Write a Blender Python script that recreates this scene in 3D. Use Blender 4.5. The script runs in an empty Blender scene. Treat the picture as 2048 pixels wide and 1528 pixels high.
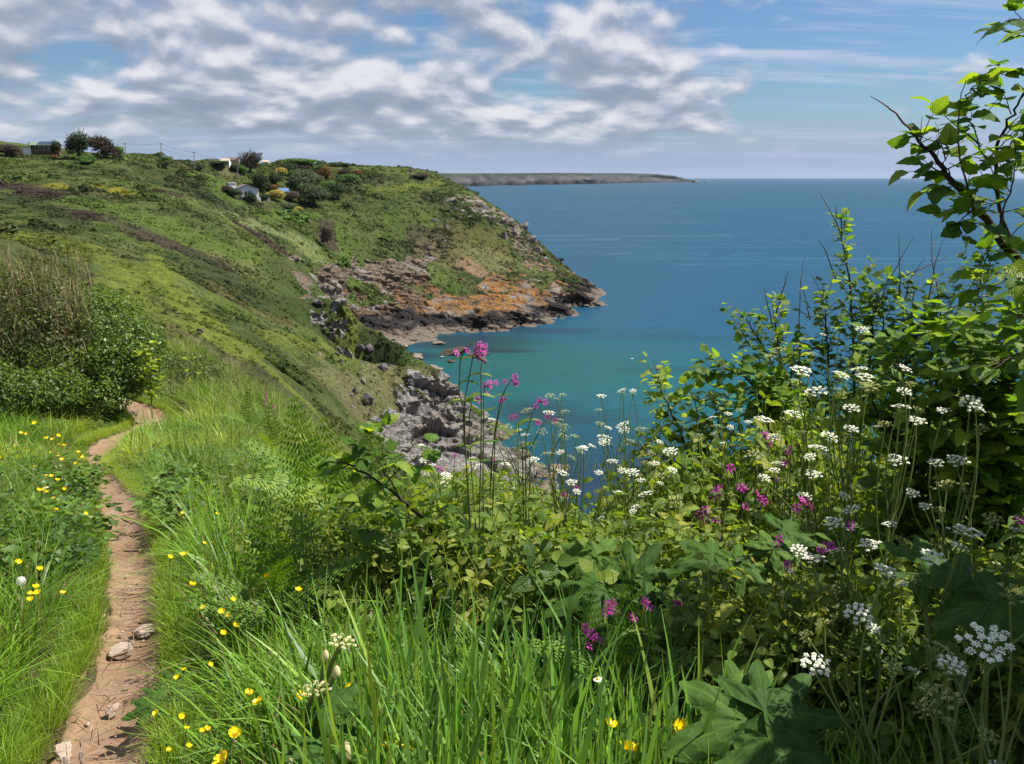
import bpy, bmesh, math, random
import numpy as np
from mathutils import Vector, Matrix, Euler
R = math.radians
scene = bpy.context.scene
COL = scene.collection
rng = np.random.default_rng(7)
random.seed(7)

# ------------------------------------------------------------------ camera, sky, sun, exposure
F = 1704.0                       # focal length in pixels of a 2048 wide frame
PITCH = R(13.55)
EYE = 42.0                       # metres above the sea
cam_d = bpy.data.cameras.new('camera')
cam_d.sensor_width = 36.0
cam_d.lens = 36.0 * F / 2048.0
cam_d.clip_start = 0.05
cam_d.clip_end = 90000.0
cam = bpy.data.objects.new('camera', cam_d)
cam.location = (0, 0, EYE)
cam.rotation_euler = (R(90) - PITCH, 0, 0)
COL.objects.link(cam)
scene.camera = cam

SUN_AZ, SUN_EL = R(78), R(56)    # azimuth clockwise from the view direction (+Y)
SUN = Vector((math.sin(SUN_AZ) * math.cos(SUN_EL), math.cos(SUN_AZ) * math.cos(SUN_EL), math.sin(SUN_EL)))
sl = bpy.data.lights.new('sun', 'SUN')
sl.energy = 5.0
sl.angle = R(0.53)
sl.color = (1.0, 0.955, 0.88)
so = bpy.data.objects.new('sun', sl)
so.rotation_euler = (-SUN).to_track_quat('-Z', 'Y').to_euler()
so.location = (40, 10, 90)
COL.objects.link(so)

scene.view_settings.view_transform = 'Standard'
scene.view_settings.look = 'None'
scene.view_settings.exposure = 0.70
scene.view_settings.gamma = 1.0
scene.view_settings.use_curve_mapping = False
try:
    scene.cycles.max_bounces = 5
    scene.cycles.diffuse_bounces = 2
    scene.cycles.transmission_bounces = 2
    scene.cycles.transparent_max_bounces = 6
    scene.cycles.caustics_reflective = False
    scene.cycles.caustics_refractive = False
    scene.cycles.use_adaptive_sampling = True
    scene.cycles.use_denoising = True
except Exception:
    pass


class NT:
    """Small helper to write node trees."""
    def __init__(self, tree):
        self.t = tree
        self.n = tree.nodes
        self.l = tree.links

    def node(self, kind, **kw):
        x = self.n.new(kind)
        for k, v in kw.items():
            setattr(x, k, v)
        return x

    def put(self, sock, v):
        if v is None:
            return
        if isinstance(v, bpy.types.NodeSocket):
            self.l.new(v, sock)
        else:
            if sock.type == 'RGBA' and len(v) == 3:
                v = (*v, 1)
            sock.default_value = v

    def math(self, op, a, b=None, c=None, clamp=False):
        x = self.node('ShaderNodeMath', operation=op, use_clamp=clamp)
        for i, v in enumerate((a, b, c)):
            self.put(x.inputs[i], v)
        return x.outputs[0]

    def sep(self, v):
        x = self.node('ShaderNodeSeparateXYZ')
        self.put(x.inputs[0], v)
        return x.outputs

    def comb(self, a=0.0, b=0.0, c=0.0):
        x = self.node('ShaderNodeCombineXYZ')
        for i, v in enumerate((a, b, c)):
            self.put(x.inputs[i], v)
        return x.outputs[0]

    def noise(self, vec, scale=1.0, detail=4.0, rough=0.55, dist=0.0, color=False, lac=2.0):
        x = self.node('ShaderNodeTexNoise')
        self.put(x.inputs['Vector'], vec)
        x.inputs['Scale'].default_value = scale
        x.inputs['Detail'].default_value = detail
        x.inputs['Roughness'].default_value = rough
        x.inputs['Lacunarity'].default_value = lac
        x.inputs['Distortion'].default_value = dist
        return x.outputs['Color' if color else 'Fac']

    def voro(self, vec, scale=1.0, feature='F1', out='Distance', rand=1.0):
        x = self.node('ShaderNodeTexVoronoi', feature=feature)
        self.put(x.inputs['Vector'], vec)
        x.inputs['Scale'].default_value = scale
        x.inputs['Randomness'].default_value = rand
        return x.outputs[out]

    def ramp(self, fac, stops, interp='LINEAR'):
        x = self.node('ShaderNodeValToRGB')
        x.color_ramp.interpolation = interp
        e = x.color_ramp.elements
        while len(e) < len(stops):
            e.new(0.5)
        for s, (p, c) in zip(e, stops):
            s.position = p
            s.color = (c, c, c, 1) if isinstance(c, (int, float)) else (*c, 1)
        self.put(x.inputs[0], fac)
        return x.outputs[0]

    def mix(self, fac, a, b, blend='MIX'):
        x = self.node('ShaderNodeMix', data_type='RGBA', blend_type=blend)
        self.put(x.inputs[0], fac)
        self.put(x.inputs[6], a)
        self.put(x.inputs[7], b)
        return x.outputs[2]

    def map(self, v, a, b, c, d, smooth=False):
        x = self.node('ShaderNodeMapRange')
        x.interpolation_type = 'SMOOTHSTEP' if smooth else 'LINEAR'
        self.put(x.inputs[0], v)
        for i, q in enumerate((a, b, c, d)):
            self.put(x.inputs[i + 1], q)
        return x.outputs[0]

    def vmul(self, v, s):
        x = self.node('ShaderNodeVectorMath', operation='MULTIPLY')
        self.put(x.inputs[0], v)
        self.put(x.inputs[1], s)
        return x.outputs[0]

    def vadd(self, v, s):
        x = self.node('ShaderNodeVectorMath', operation='ADD')
        self.put(x.inputs[0], v)
        self.put(x.inputs[1], s)
        return x.outputs[0]

    def bump(self, h, strength=0.5, dist=0.1, normal=None):
        x = self.node('ShaderNodeBump')
        x.inputs['Strength'].default_value = strength
        x.inputs['Distance'].default_value = dist
        self.put(x.inputs['Height'], h)
        if normal is not None:
            self.put(x.inputs['Normal'], normal)
        return x.outputs[0]

    def attr(self, name, kind='GEOMETRY', out='Color'):
        x = self.node('ShaderNodeAttribute', attribute_name=name, attribute_type=kind)
        return x.outputs[out]


# ---- the sky: Nishita air with cloud fields laid out on a plane above the sea
SKY = 0.050
EX = 2 ** 0.70                   # cloud brightness is given as seen, before this exposure
world = bpy.data.worlds.new('World')
scene.world = world
world.use_nodes = True
w = NT(world.node_tree)
w.n.clear()
sky = w.node('ShaderNodeTexSky', sky_type='NISHITA')
sky.sun_disc = False
sky.sun_elevation = SUN_EL
sky.sun_rotation = SUN_AZ
sky.altitude = 40
sky.air_density = 1.15
sky.dust_density = 0.35
sky.ozone_density = 2.6
tc = w.node('ShaderNodeTexCoord')
D = tc.outputs['Generated']
dx, dy, dz = w.sep(D)
hor = w.math('SQRT', w.math('ADD', w.math('MULTIPLY', dx, dx), w.math('MULTIPLY', dy, dy)))
az = w.math('ARCTAN2', dx, dy)
el = w.math('MAXIMUM', w.math('ARCTAN2', dz, hor), 0.0)


def cloud_field(shift, scale, seed, detail=6.0, c=0.085, ysc=2.1, rough=0.50):
    e = w.math('ADD', el, shift)
    # banks that flatten and crowd together towards the horizon
    px = w.math('MULTIPLY', az, 5.2)
    py = w.math('LOGARITHM', w.math('ADD', e, c), 2.718)
    v = w.comb(px, w.math('MULTIPLY', py, ysc), seed + 4.3)
    big = w.noise(v, scale, detail, rough, 0.25)
    # rounded billows on top of the broad field
    wv = w.vadd(v, w.vmul(w.noise(v, scale * 2.2, 3, 0.5, color=True), (0.22, 0.22, 0.0)))
    x = w.node('ShaderNodeTexVoronoi', feature='SMOOTH_F1')
    w.put(x.inputs['Vector'], wv)
    x.inputs['Scale'].default_value = scale * 3.1
    x.inputs['Smoothness'].default_value = 0.6
    puff = w.math('SUBTRACT', 0.42, x.outputs['Distance'])
    return w.math('ADD', big, w.math('MULTIPLY', puff, 0.17))


# more cloud over the land (left), opening to blue over the sea (right)
side = w.map(az, 0.06, 0.34, 0.0, 1.0, True)
side2 = w.map(az, -0.75, 0.30, 0.03, 0.0)
far_side = w.map(az, 0.9, 2.4, 0.0, 0.09, True)
thr = w.math('SUBTRACT', w.math('ADD', 0.365, w.math('MULTIPLY', side, 0.21)), w.math('ADD', side2, far_side))
n0 = cloud_field(0.0, 1.55, 3.7)
n1 = cloud_field(0.013, 1.55, 3.7)
dens = w.map(w.math('SUBTRACT', n0, thr), -0.04, 0.14, 0.0, 1.0, True)
dens = w.math('MULTIPLY', dens, w.map(w.math('ABSOLUTE', az), 2.6, 3.1, 1.0, 0.0, True))
edge = w.math('SUBTRACT', n0, n1)
fine = cloud_field(0.0, 6.5, 9.1, 5.0)
lit = w.math('ADD', w.map(edge, -0.13, 0.15, 0.0, 1.0), w.math('MULTIPLY', w.math('SUBTRACT', fine, 0.5), 0.35), clamp=True)
KS = 1 / SKY / EX
c_dark = (0.27 * KS, 0.33 * KS, 0.44 * KS)
c_mid = (0.40 * KS, 0.45 * KS, 0.57 * KS)
c_lit = (0.82 * KS, 0.82 * KS, 0.87 * KS)
cc = w.mix(w.map(lit, 0.0, 0.5, 0.0, 1.0), c_dark, c_mid)
cc = w.mix(w.map(lit, 0.30, 1.0, 0.0, 1.0, True), cc, c_lit)
# high thin veils, stretched along the horizon
ve = w.math('DIVIDE', 1.0, w.math('ADD', el, 0.10))
vv = w.comb(w.math('MULTIPLY', w.math('MULTIPLY', dx, ve), 0.34), w.math('MULTIPLY', w.math('MULTIPLY', dy, ve), 1.5), 5.3)
veil = w.map(w.noise(vv, 1.5, 6.0, 0.6, 0.7), 0.47, 0.72, 0.0, 0.8, True)
base = w.mix(1.0, sky.outputs[0], (0.72, 0.93, 1.22), 'MULTIPLY')
base = w.mix(veil, base, (0.60 * KS, 0.64 * KS, 0.80 * KS))
# low pale air near the horizon
low = w.map(el, 0.0, 0.085, 0.85, 0.0, True)
skyc = w.mix(low, base, (0.36 * KS, 0.46 * KS, 0.70 * KS))
fade = w.map(el, 0.012, 0.06, 0.0, 1.0, True)
skyc = w.mix(w.math('MULTIPLY', w.math('MULTIPLY', dens, fade), 0.93), skyc, cc)
bg = w.node('ShaderNodeBackground')
w.put(bg.inputs[0], skyc)
bg.inputs[1].default_value = SKY
wo = w.node('ShaderNodeOutputWorld')
w.l.new(bg.outputs[0], wo.inputs[0])

# ------------------------------------------------------------------ helpers
CP, SP = math.cos(PITCH), math.sin(PITCH)


def ray(px, py):
    u = (px - 1024.0) / F
    v = (764.0 - py) / F
    return np.array((u, CP + v * SP, -SP + v * CP))


def at(px, py, Y):
    """World point seen at pixel (px, py) at a ground distance Y ahead."""
    r = ray(px, py)
    return np.array((0, 0, EYE)) + r * (Y / r[1])


def at_z(px, py, z):
    r = ray(px, py)
    return np.array((0, 0, EYE)) + r * ((z - EYE) / r[2])


def proj(p):
    p = np.asarray(p, float)
    q = p - np.array((0, 0, EYE))
    d = q[..., 1] * CP - q[..., 2] * SP
    up = q[..., 1] * SP + q[..., 2] * CP
    d = np.where(np.abs(d) < 1e-6, 1e-6, d)
    return 1024 + F * q[..., 0] / d, 764 - F * up / d, d


_perm = rng.permutation(4096)


def _h(ix, iy, iz):
    return _perm[(_perm[(_perm[ix & 4095] + iy) & 4095] + iz) & 4095] / 4095.0


def vnoise(x, y, z):
    x, y, z = np.broadcast_arrays(np.asarray(x, float), np.asarray(y, float), np.asarray(z, float))
    ix, iy, iz = np.floor(x).astype(int), np.floor(y).astype(int), np.floor(z).astype(int)
    fx, fy, fz = x - ix, y - iy, z - iz
    fx, fy, fz = (t * t * (3 - 2 * t) for t in (fx, fy, fz))
    r = 0
    for a in (0, 1):
        for b in (0, 1):
            for c in (0, 1):
                wgt = (fx if a else 1 - fx) * (fy if b else 1 - fy) * (fz if c else 1 - fz)
                r = r + wgt * _h(ix + a, iy + b, iz + c)
    return r


def fbm(x, y, z=0.0, octaves=4, gain=0.5):
    r, amp, tot = 0, 1.0, 0.0
    for o in range(octaves):
        s = 2.03 ** o
        r = r + amp * vnoise(np.asarray(x) * s + 17.3 * o, np.asarray(y) * s - 9.1 * o, np.asarray(z) * s + 3.3 * o)
        tot += amp
        amp *= gain
    return r / tot


def voronoi(x, y, z):
    """Distance to nearest and second feature, and random value of the nearest cell."""
    x, y, z = np.broadcast_arrays(np.asarray(x, float), np.asarray(y, float), np.asarray(z, float))
    ix, iy, iz = np.floor(x).astype(int), np.floor(y).astype(int), np.floor(z).astype(int)
    f1 = np.full(x.shape, 9.0)
    f2 = np.full(x.shape, 9.0)
    idv = np.zeros(x.shape)
    for a in (-1, 0, 1):
        for b in (-1, 0, 1):
            for c in (-1, 0, 1):
                jx, jy, jz = ix + a, iy + b, iz + c
                qx = jx + _h(jx, jy, jz)
                qy = jy + _h(jx + 311, jy + 17, jz)
                qz = jz + _h(jx, jy + 157, jz + 71)
                d = np.sqrt((qx - x) ** 2 + (qy - y) ** 2 + (qz - z) ** 2)
                near = d < f1
                f2 = np.where(near, f1, np.minimum(f2, d))
                idv = np.where(near, _h(jx + 77, jy + 5, jz + 913), idv)
                f1 = np.where(near, d, f1)
    return f1, f2, idv


def sstep(a, b, x):
    t = np.clip((np.asarray(x, float) - a) / (b - a), 0, 1)
    return t * t * (3 - 2 * t)


class RBF:
    """Smooth height surface through scattered points."""
    def __init__(self, pts, c=3.0, lam=0.0):
        p = np.asarray(pts, float)
        self.p, self.c = p[:, :2], c
        n = len(p)
        d = np.sqrt(((self.p[:, None] - self.p[None]) ** 2).sum(-1) + c * c)
        P = np.c_[np.ones(n), self.p]
        A = np.zeros((n + 3, n + 3))
        A[:n, :n] = -d + lam * np.eye(n)
        A[:n, n:] = P
        A[n:, :n] = P.T
        self.w = np.linalg.solve(A, np.r_[p[:, 2], 0, 0, 0])

    def __call__(self, x, y):
        x, y = np.asarray(x, float), np.asarray(y, float)
        shp = np.broadcast(x, y).shape
        x, y = np.broadcast_to(x, shp).ravel(), np.broadcast_to(y, shp).ravel()
        out = np.zeros(x.shape)
        n = len(self.p)
        for s in range(0, len(x), 20000):
            sl_ = slice(s, s + 20000)
            d = np.sqrt((x[sl_, None] - self.p[:, 0]) ** 2 + (y[sl_, None] - self.p[:, 1]) ** 2 + self.c ** 2)
            out[sl_] = -d @ self.w[:n] + self.w[n] + self.w[n + 1] * x[sl_] + self.w[n + 2] * y[sl_]
        return out.reshape(shp)


def tag(o, label=None, cat=None, group=None, kind=None):
    if label:
        o['label'] = label
    if cat:
        o['category'] = cat
    if group:
        o['group'] = group
    if kind:
        o['kind'] = kind
    return o


def link(name, me, mat=None, parent=None):
    o = bpy.data.objects.new(name, me)
    if mat is not None and me is not None and len(me.materials) == 0:
        me.materials.append(mat)
    COL.objects.link(o)
    if parent is not None:
        o.parent = parent
    return o


def empty(name, loc, label=None, cat=None, group=None, rz=0.0):
    o = bpy.data.objects.new(name, None)
    o.empty_display_size = 0.2
    o.location = loc
    o.rotation_euler = (0, 0, rz)
    COL.objects.link(o)
    return tag(o, label, cat, group)


def mesh_np(name, verts, faces, smooth=True, attrs=None, uv=None):
    """verts (n,3); faces: array (m,3) or (m,4), or list of such arrays."""
    me = bpy.data.meshes.new(name)
    verts = np.asarray(verts, np.float32)
    fl = [np.atleast_2d(np.asarray(f, np.int32)) for f in (faces if isinstance(faces, list) else [faces])]
    fl = [f for f in fl if len(f)]
    loops = np.concatenate([f.ravel() for f in fl])
    tot = np.concatenate([np.full(len(f), f.shape[1], np.int32) for f in fl])
    me.vertices.add(len(verts))
    me.vertices.foreach_set('co', verts.ravel())
    me.loops.add(len(loops))
    me.loops.foreach_set('vertex_index', loops)
    me.polygons.add(len(tot))
    me.polygons.foreach_set('loop_start', np.r_[0, np.cumsum(tot)[:-1]].astype(np.int32))
    me.polygons.foreach_set('loop_total', tot)
    me.polygons.foreach_set('use_smooth', np.full(len(tot), bool(smooth)))
    if uv is not None:
        lay = me.uv_layers.new(name='uv')
        lay.data.foreach_set('uv', np.asarray(uv, np.float32)[loops].ravel())
    for k, v in (attrs or {'bc': np.full(len(verts), 0.5)}).items():
        v = np.asarray(v, np.float32)
        if v.ndim == 1:
            a = me.attributes.new(k, 'FLOAT', 'POINT')
            a.data.foreach_set('value', v)
        else:
            a = me.attributes.new(k, 'FLOAT_COLOR', 'POINT')
            a.data.foreach_set('color', np.c_[v, np.ones(len(v))].astype(np.float32).ravel())
    me.update(calc_edges=True)
    me.validate()
    return me


def grid_faces(nr, nc):
    i = np.arange(nr * nc).reshape(nr, nc)
    return np.stack([i[:-1, :-1], i[:-1, 1:], i[1:, 1:], i[1:, :-1]], -1).reshape(-1, 4)


def new_mat(name):
    m = bpy.data.materials.new(name)
    m.use_nodes = True
    t = NT(m.node_tree)
    t.n.clear()
    out = t.node('ShaderNodeOutputMaterial')
    return m, t, out


def pbsdf(t, color, rough=0.8, spec=0.3, normal=None, metallic=0.0):
    b = t.node('ShaderNodeBsdfPrincipled')
    t.put(b.inputs['Base Color'], color)
    t.put(b.inputs['Roughness'], rough)
    t.put(b.inputs['Specular IOR Level'], spec)
    t.put(b.inputs['Metallic'], metallic)
    if normal is not None:
        t.put(b.inputs['Normal'], normal)
    return b.outputs[0]


def simple_mat(name, color, rough=0.8, spec=0.3, var=0.25, scale=8.0, bump=0.0):
    m, t, out = new_mat(name)
    co = t.node('ShaderNodeTexCoord').outputs['Object']
    n = t.noise(co, scale, 5, 0.6)
    c = t.mix(n, tuple(x * (1 - var) for x in color), tuple(min(1, x * (1 + var)) for x in color))
    nm = t.bump(n, bump, 0.02) if bump else None
    t.l.new(pbsdf(t, c, rough, spec, nm), out.inputs[0])
    return m

# ------------------------------------------------------------------ the land: control points (pixel, pixel, distance)
def P(*rows):
    return [at(*r) for r in rows]


W0 = at_z          # a point of the water line seen at a pixel
CTRL = []
CTRL += P((-420, 335, 225), (-250, 325, 235), (-100, 322, 240), (0, 322, 242), (120, 318, 245), (240, 316, 255), (330, 312, 275), (430, 322, 300),
          (480, 325, 320), (560, 324, 370), (640, 328, 400), (730, 335, 405), (820, 342, 405), (870, 349, 400),
          (900, 364, 395), (950, 388, 385), (1000, 417, 368), (1035, 443, 352), (1060, 472, 344), (1080, 508, 334),
          (1120, 533, 326), (1160, 560, 317))
# behind the skyline
for (a, b, c) in ((-250, 325, 235), (0, 322, 242), (120, 318, 245), (240, 316, 255), (330, 312, 275), (430, 322, 300), (480, 325, 320), (560, 324, 370), (640, 328, 400), (730, 335, 405)):
    q = at(a, b, c)
    CTRL += [q + (-6, 45, -2.5)]
for (a, b, c, dxx, dyy) in ((820, 342, 405, 14, 30), (870, 349, 400, 18, 22), (900, 364, 395, 20, 20), (950, 388, 385, 20, 16), (1000, 417, 368, 20, 12), (1035, 443, 352, 18, 10),
                            (1060, 472, 344, 14, 8), (1080, 508, 334, 14, 8), (1120, 533, 326, 12, 8), (1160, 560, 317, 9, 8)):
    q = at(a, b, c)
    CTRL += [np.array((q[0] + dxx, q[1] + dyy, q[2] * 0.35 - 2)), np.array((q[0] + 2.2 * dxx, q[1] + 2.2 * dyy, -6))]
# hillside on the left
CTRL += P((-420, 430, 140), (-300, 520, 90), (-200, 640, 55), (0, 370, 190), (0, 420, 150), (0, 480, 92), (60, 640, 48), (150, 400, 172), (300, 376, 205), (340, 385, 207), (240, 345, 235), (430, 355, 262),
          (450, 440, 196), (520, 480, 189), (580, 518, 184), (620, 545, 180), (650, 600, 178), (680, 650, 179),
          (200, 460, 140), (150, 530, 95), (300, 500, 132), (400, 520, 146), (500, 560, 152), (560, 615, 150), (620, 655, 152))
# the spur in front and its crest
CTRL += P((310, 530, 100), (430, 608, 100), (540, 644, 112), (640, 671, 127), (700, 671, 137), (760, 684, 142), (800, 704, 141), (850, 744, 136),
          (900, 764, 131), (930, 798, 128), (955, 858, 127),
          (350, 650, 60), (430, 690, 48), (500, 720, 60), (600, 740, 75), (640, 800, 70), (700, 850, 74), (750, 800, 95), (760, 880, 88), (700, 740, 105), (800, 760, 122),
          (800, 880, 108), (860, 890, 118), (900, 870, 121), (900, 950, 104), (985, 940, 113), (1055, 925, 117), (1060, 1000, 102))
CTRL += [W0(970, 890, 0.3), W0(1092, 960, 0.3), W0(1080, 930, 0.3), W0(1095, 1010, 0.3)]
# behind the crest of the spur, down into the cove
for (a, b, c) in ((640, 671, 127), (700, 671, 137), (760, 684, 142), (800, 704, 141), (850, 744, 136), (900, 764, 131), (930, 798, 128)):
    q = at(a, b, c)
    CTRL += [q + (4, 9, -q[2] * 0.62 - 1.0), np.array((q[0] + 9, q[1] + 20, -3.0))]
# ravine and headland
CTRL += P((480, 400, 285), (560, 385, 305), (650, 385, 320), (560, 440, 262), (620, 470, 258), (655, 480, 268), (690, 600, 240), (665, 560, 235), (700, 520, 268), (640, 430, 285),
          (620, 345, 360), (720, 370, 350), (800, 400, 330), (860, 380, 362), (900, 450, 322), (980, 480, 318), (800, 480, 296), (860, 520, 290),
          (930, 400, 352), (1000, 450, 337), (1040, 500, 322), (760, 545, 264), (800, 533, 270), (850, 570, 268), (900, 560, 276), (960, 555, 282), (1020, 535, 296), (1080, 545, 303), (720, 590, 246),
          (900, 600, 261), (960, 600, 263), (1020, 580, 275), (1100, 570, 297), (1140, 580, 301))
CTRL += [W0(x_, y_, z_) for (x_, y_, z_) in ((700, 664, 0.8), (740, 660, 1.6), (800, 655, 1.6), (850, 650, 1.4), (820, 676, 0.5), (855, 679, 0.3), (770, 676, 0.4), (900, 654, 0.9), (960, 659, 0.5), (1040, 650, 0.5), (1100, 634, 0.5),
                                             (1150, 611, 0.5), (1185, 598, 0.4), (1199, 588, 0.4))]
CTRL += [W0(760, 632, 3.2), W0(820, 630, 3.2), W0(900, 630, 3.2), W0(980, 634, 3.2), W0(1050, 622, 3.5), W0(1110, 606, 3.5), W0(1150, 592, 3.5)]
# sea bed
CTRL += [np.array(t_, float) for t_ in ((-12, 222, -2.5), (0, 226, -3), (12, 232, -3), (24, 245, -3), (38, 262, -3), (52, 290, -4), (60, 320, -6), (-22, 205, -2.5), (-27, 190, -2.5), (-8, 190, -4),
                                         (15, 205, -5), (40, 230, -6), (80, 280, -8), (0, 165, -4), (15, 150, -4), (12, 128, -3), (30, 180, -6), (70, 350, -8), (90, 420, -8),
                                         (25, 110, -3), (45, 90, -5), (8, 100, -1.0), (60, 140, -7), (100, 200, -9))]
# the slope below the near bank
CTRL += [np.array(t_, float) for t_ in ((-2, 12, 35), (-9, 24, 35.5), (-7, 28, 31.5), (-2, 20, 28), (0, 35, 19), (0, 60, 7), (2, 82, 1.5), (12, 15, 26), (15, 45, 4), (15, 60, -2), (30, 50, -4), (40, 10, 22), (60, 20, 12), (60, 50, -6),
                                         (-12, 40, 33.5), (-30, 20, 42), (-60, 20, 48), (-60, 60, 42), (-110, 100, 47), (-150, 170, 47), (-20, 0, 42), (30, -10, 30), (-60, -20, 50), (-160, 60, 55))]
for i_, c_ in enumerate(CTRL):
    qx, qy, qd = proj(c_)
    if 120 < c_[1] < 146 and 740 < qx < 970 and 670 < qy < 870 and c_[2] > 3:
        CTRL[i_] = c_ + np.array((0, 0, 1.3))      # the crag stands proud of the turf
HF = RBF(CTRL, c=1.5, lam=0.0)


def hill_z(x, y):
    z = HF(x, y)
    und = (fbm(x * 0.06, y * 0.06, 1.0, 3) - 0.5) * 2.2 * sstep(30, 70, y) * sstep(2, 9, z)
    return z + und


def hit(px, py, ys=np.concatenate([np.arange(14, 60, 0.5), np.arange(60, 480, 0.5)])):
    """World point where the line of sight through a pixel meets the hillside."""
    r = ray(px, py)
    t = ys / r[1]
    z = EYE + r[2] * t
    zz = hill_z(r[0] * t, ys)
    k = np.argmax(zz >= z)
    if zz[k] < z[k]:
        k = len(ys) - 1
    return np.array((r[0] * t[k], ys[k], zz[k]))


# ------------------------------------------------------------------ colours of the ground cover
G_MID = np.array((0.060, 0.078, 0.020))
G_DARK = np.array((0.032, 0.045, 0.013))
G_BRIGHT = np.array((0.074, 0.112, 0.020))
G_YEL = np.array((0.118, 0.140, 0.022))
G_TAN = np.array((0.152, 0.129, 0.063))
G_BROWN = np.array((0.046, 0.033, 0.024))
G_PALE = np.array((0.132, 0.155, 0.056))
G_RUST = np.array((0.106, 0.063, 0.030))
G_GORSE = np.array((0.198, 0.172, 0.020))
# (points in the photograph, radius across in px, stretch in depth, colour, strength)
PATCH = [
    ([(0, 372), (60, 378), (150, 415), (200, 440)], 20, 0.5, G_BROWN, 1.0),
    ([(330, 384), (400, 412), (470, 445), (530, 480), (575, 512)], 13, 0.35, G_BROWN, 1.0),
    ([(270, 430), (310, 480), (370, 510), (430, 530)], 30, 0.4, G_BROWN, 0.9),
    ([(400, 520), (470, 570), (560, 620), (640, 650)], 42, 0.5, G_DARK, 0.75),
    ([(430, 580), (480, 610), (560, 640)], 26, 0.5, G_RUST, 0.3),
    ([(20, 390), (110, 430), (160, 450)], 16, 0.5, G_DARK, 1.0),
    ([(90, 372), (180, 372), (250, 385)], 14, 0.7, G_GORSE, 0.75),
    ([(220, 384), (260, 390)], 9, 0.7, G_GORSE, 0.7),
    ([(140, 400), (230, 420), (300, 440)], 34, 0.5, G_BRIGHT, 0.85),
    ([(300, 440), (360, 470), (430, 500), (500, 530)], 26, 0.4, G_BRIGHT, 0.8),
    ([(440, 520), (500, 545)], 22, 0.5, G_TAN, 0.35),
    ([(60, 480), (160, 500), (260, 560), (330, 640)], 46, 0.5, G_YEL, 0.75),
    ([(310, 515), (350, 560), (420, 640), (500, 720), (560, 760)], 30, 0.6, G_YEL, 0.95),
    ([(420, 690), (500, 740)], 26, 0.6, G_YEL, 0.9),
    ([(470, 700), (540, 760), (600, 800), (640, 840)], 34, 0.8, G_YEL, 0.7),
    ([(600, 720), (660, 760), (690, 740)], 30, 0.7, G_BRIGHT, 0.6),
    ([(560, 680), (640, 700), (700, 690)], 34, 0.6, G_YEL, 0.6),
    ([(640, 760), (700, 790), (760, 760), (720, 840)], 46, 0.6, G_TAN, 0.55),
    ([(820, 740), (860, 770)], 30, 0.6, G_TAN, 0.4),
    ([(380, 350), (440, 365), (480, 380)], 14, 0.9, G_BRIGHT, 0.9),
    ([(450, 390), (520, 430), (580, 440)], 22, 0.6, G_BRIGHT, 0.7),
    ([(440, 425), (520, 455), (590, 480), (640, 520)], 16, 0.5, G_PALE, 0.9),
    ([(560, 430), (620, 430)], 20, 0.7, G_BRIGHT, 1.0),
    ([(640, 400), (700, 420), (760, 480), (740, 540)], 40, 0.5, G_MID, 0.6),
    ([(690, 480), (720, 560)], 24, 0.5, G_BRIGHT, 0.65),
    ([(740, 385), (820, 372), (880, 366)], 9, 0.6, G_YEL, 0.7),
    ([(780, 430), (850, 440), (820, 470)], 26, 0.5, G_BRIGHT, 0.35),
    ([(830, 470), (880, 470), (850, 490)], 20, 0.5, G_BROWN, 0.6),
    ([(900, 400), (960, 440)], 30, 0.5, G_DARK, 0.6),
    ([(920, 470), (980, 480), (1000, 500)], 30, 0.5, G_RUST, 0.35),
    ([(860, 500), (930, 520), (1000, 520)], 30, 0.5, G_TAN, 0.55),
    ([(930, 532), (960, 545)], 18, 0.6, (0.22, 0.145, 0.085), 0.9),
    ([(1000, 530), (1060, 535)], 18, 0.6, G_PALE, 0.45),
    ([(600, 340), (700, 350), (800, 360)], 18, 0.8, G_DARK, 0.7),
    ([(560, 350), (650, 370)], 26, 0.8, G_DARK, 0.6),
    ([(655, 455), (660, 495)], 15, 0.5, G_BROWN, 0.9),
    ([(800, 530), (830, 560)], 16, 0.5, G_BRIGHT, 0.4),
    ([(30, 330), (150, 340), (300, 345)], 16, 0.9, G_DARK, 0.5),
    ([(60, 345), (100, 352)], 12, 0.9, G_PALE, 0.6),
    ([(390, 320), (450, 335)], 10, 0.9, G_TAN, 0.45),
    ([(330, 680), (400, 720), (470, 760)], 16, 0.6, G_TAN, 0.7),
]
PW = []
for pts, rp, k, col, st in PATCH:
    q = np.array([hit(*p_) for p_ in pts])
    dist = np.sqrt((q ** 2)[:, :2].sum(1)).mean()
    PW.append((q[:, :2], rp * dist / F, k, np.asarray(col, float), st))


def seg_dist(x, y, pl, k):
    best = np.full(np.shape(x), 1e9)
    for a, b in zip(pl[:-1], pl[1:]):
        ab = np.array((b[0] - a[0], (b[1] - a[1]) * k))
        ax, ay = x - a[0], (y - a[1]) * k
        t = np.clip((ax * ab[0] + ay * ab[1]) / max(1e-6, ab @ ab), 0, 1)
        best = np.minimum(best, np.hypot(ax - t * ab[0], ay - t * ab[1]))
    return best


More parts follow.
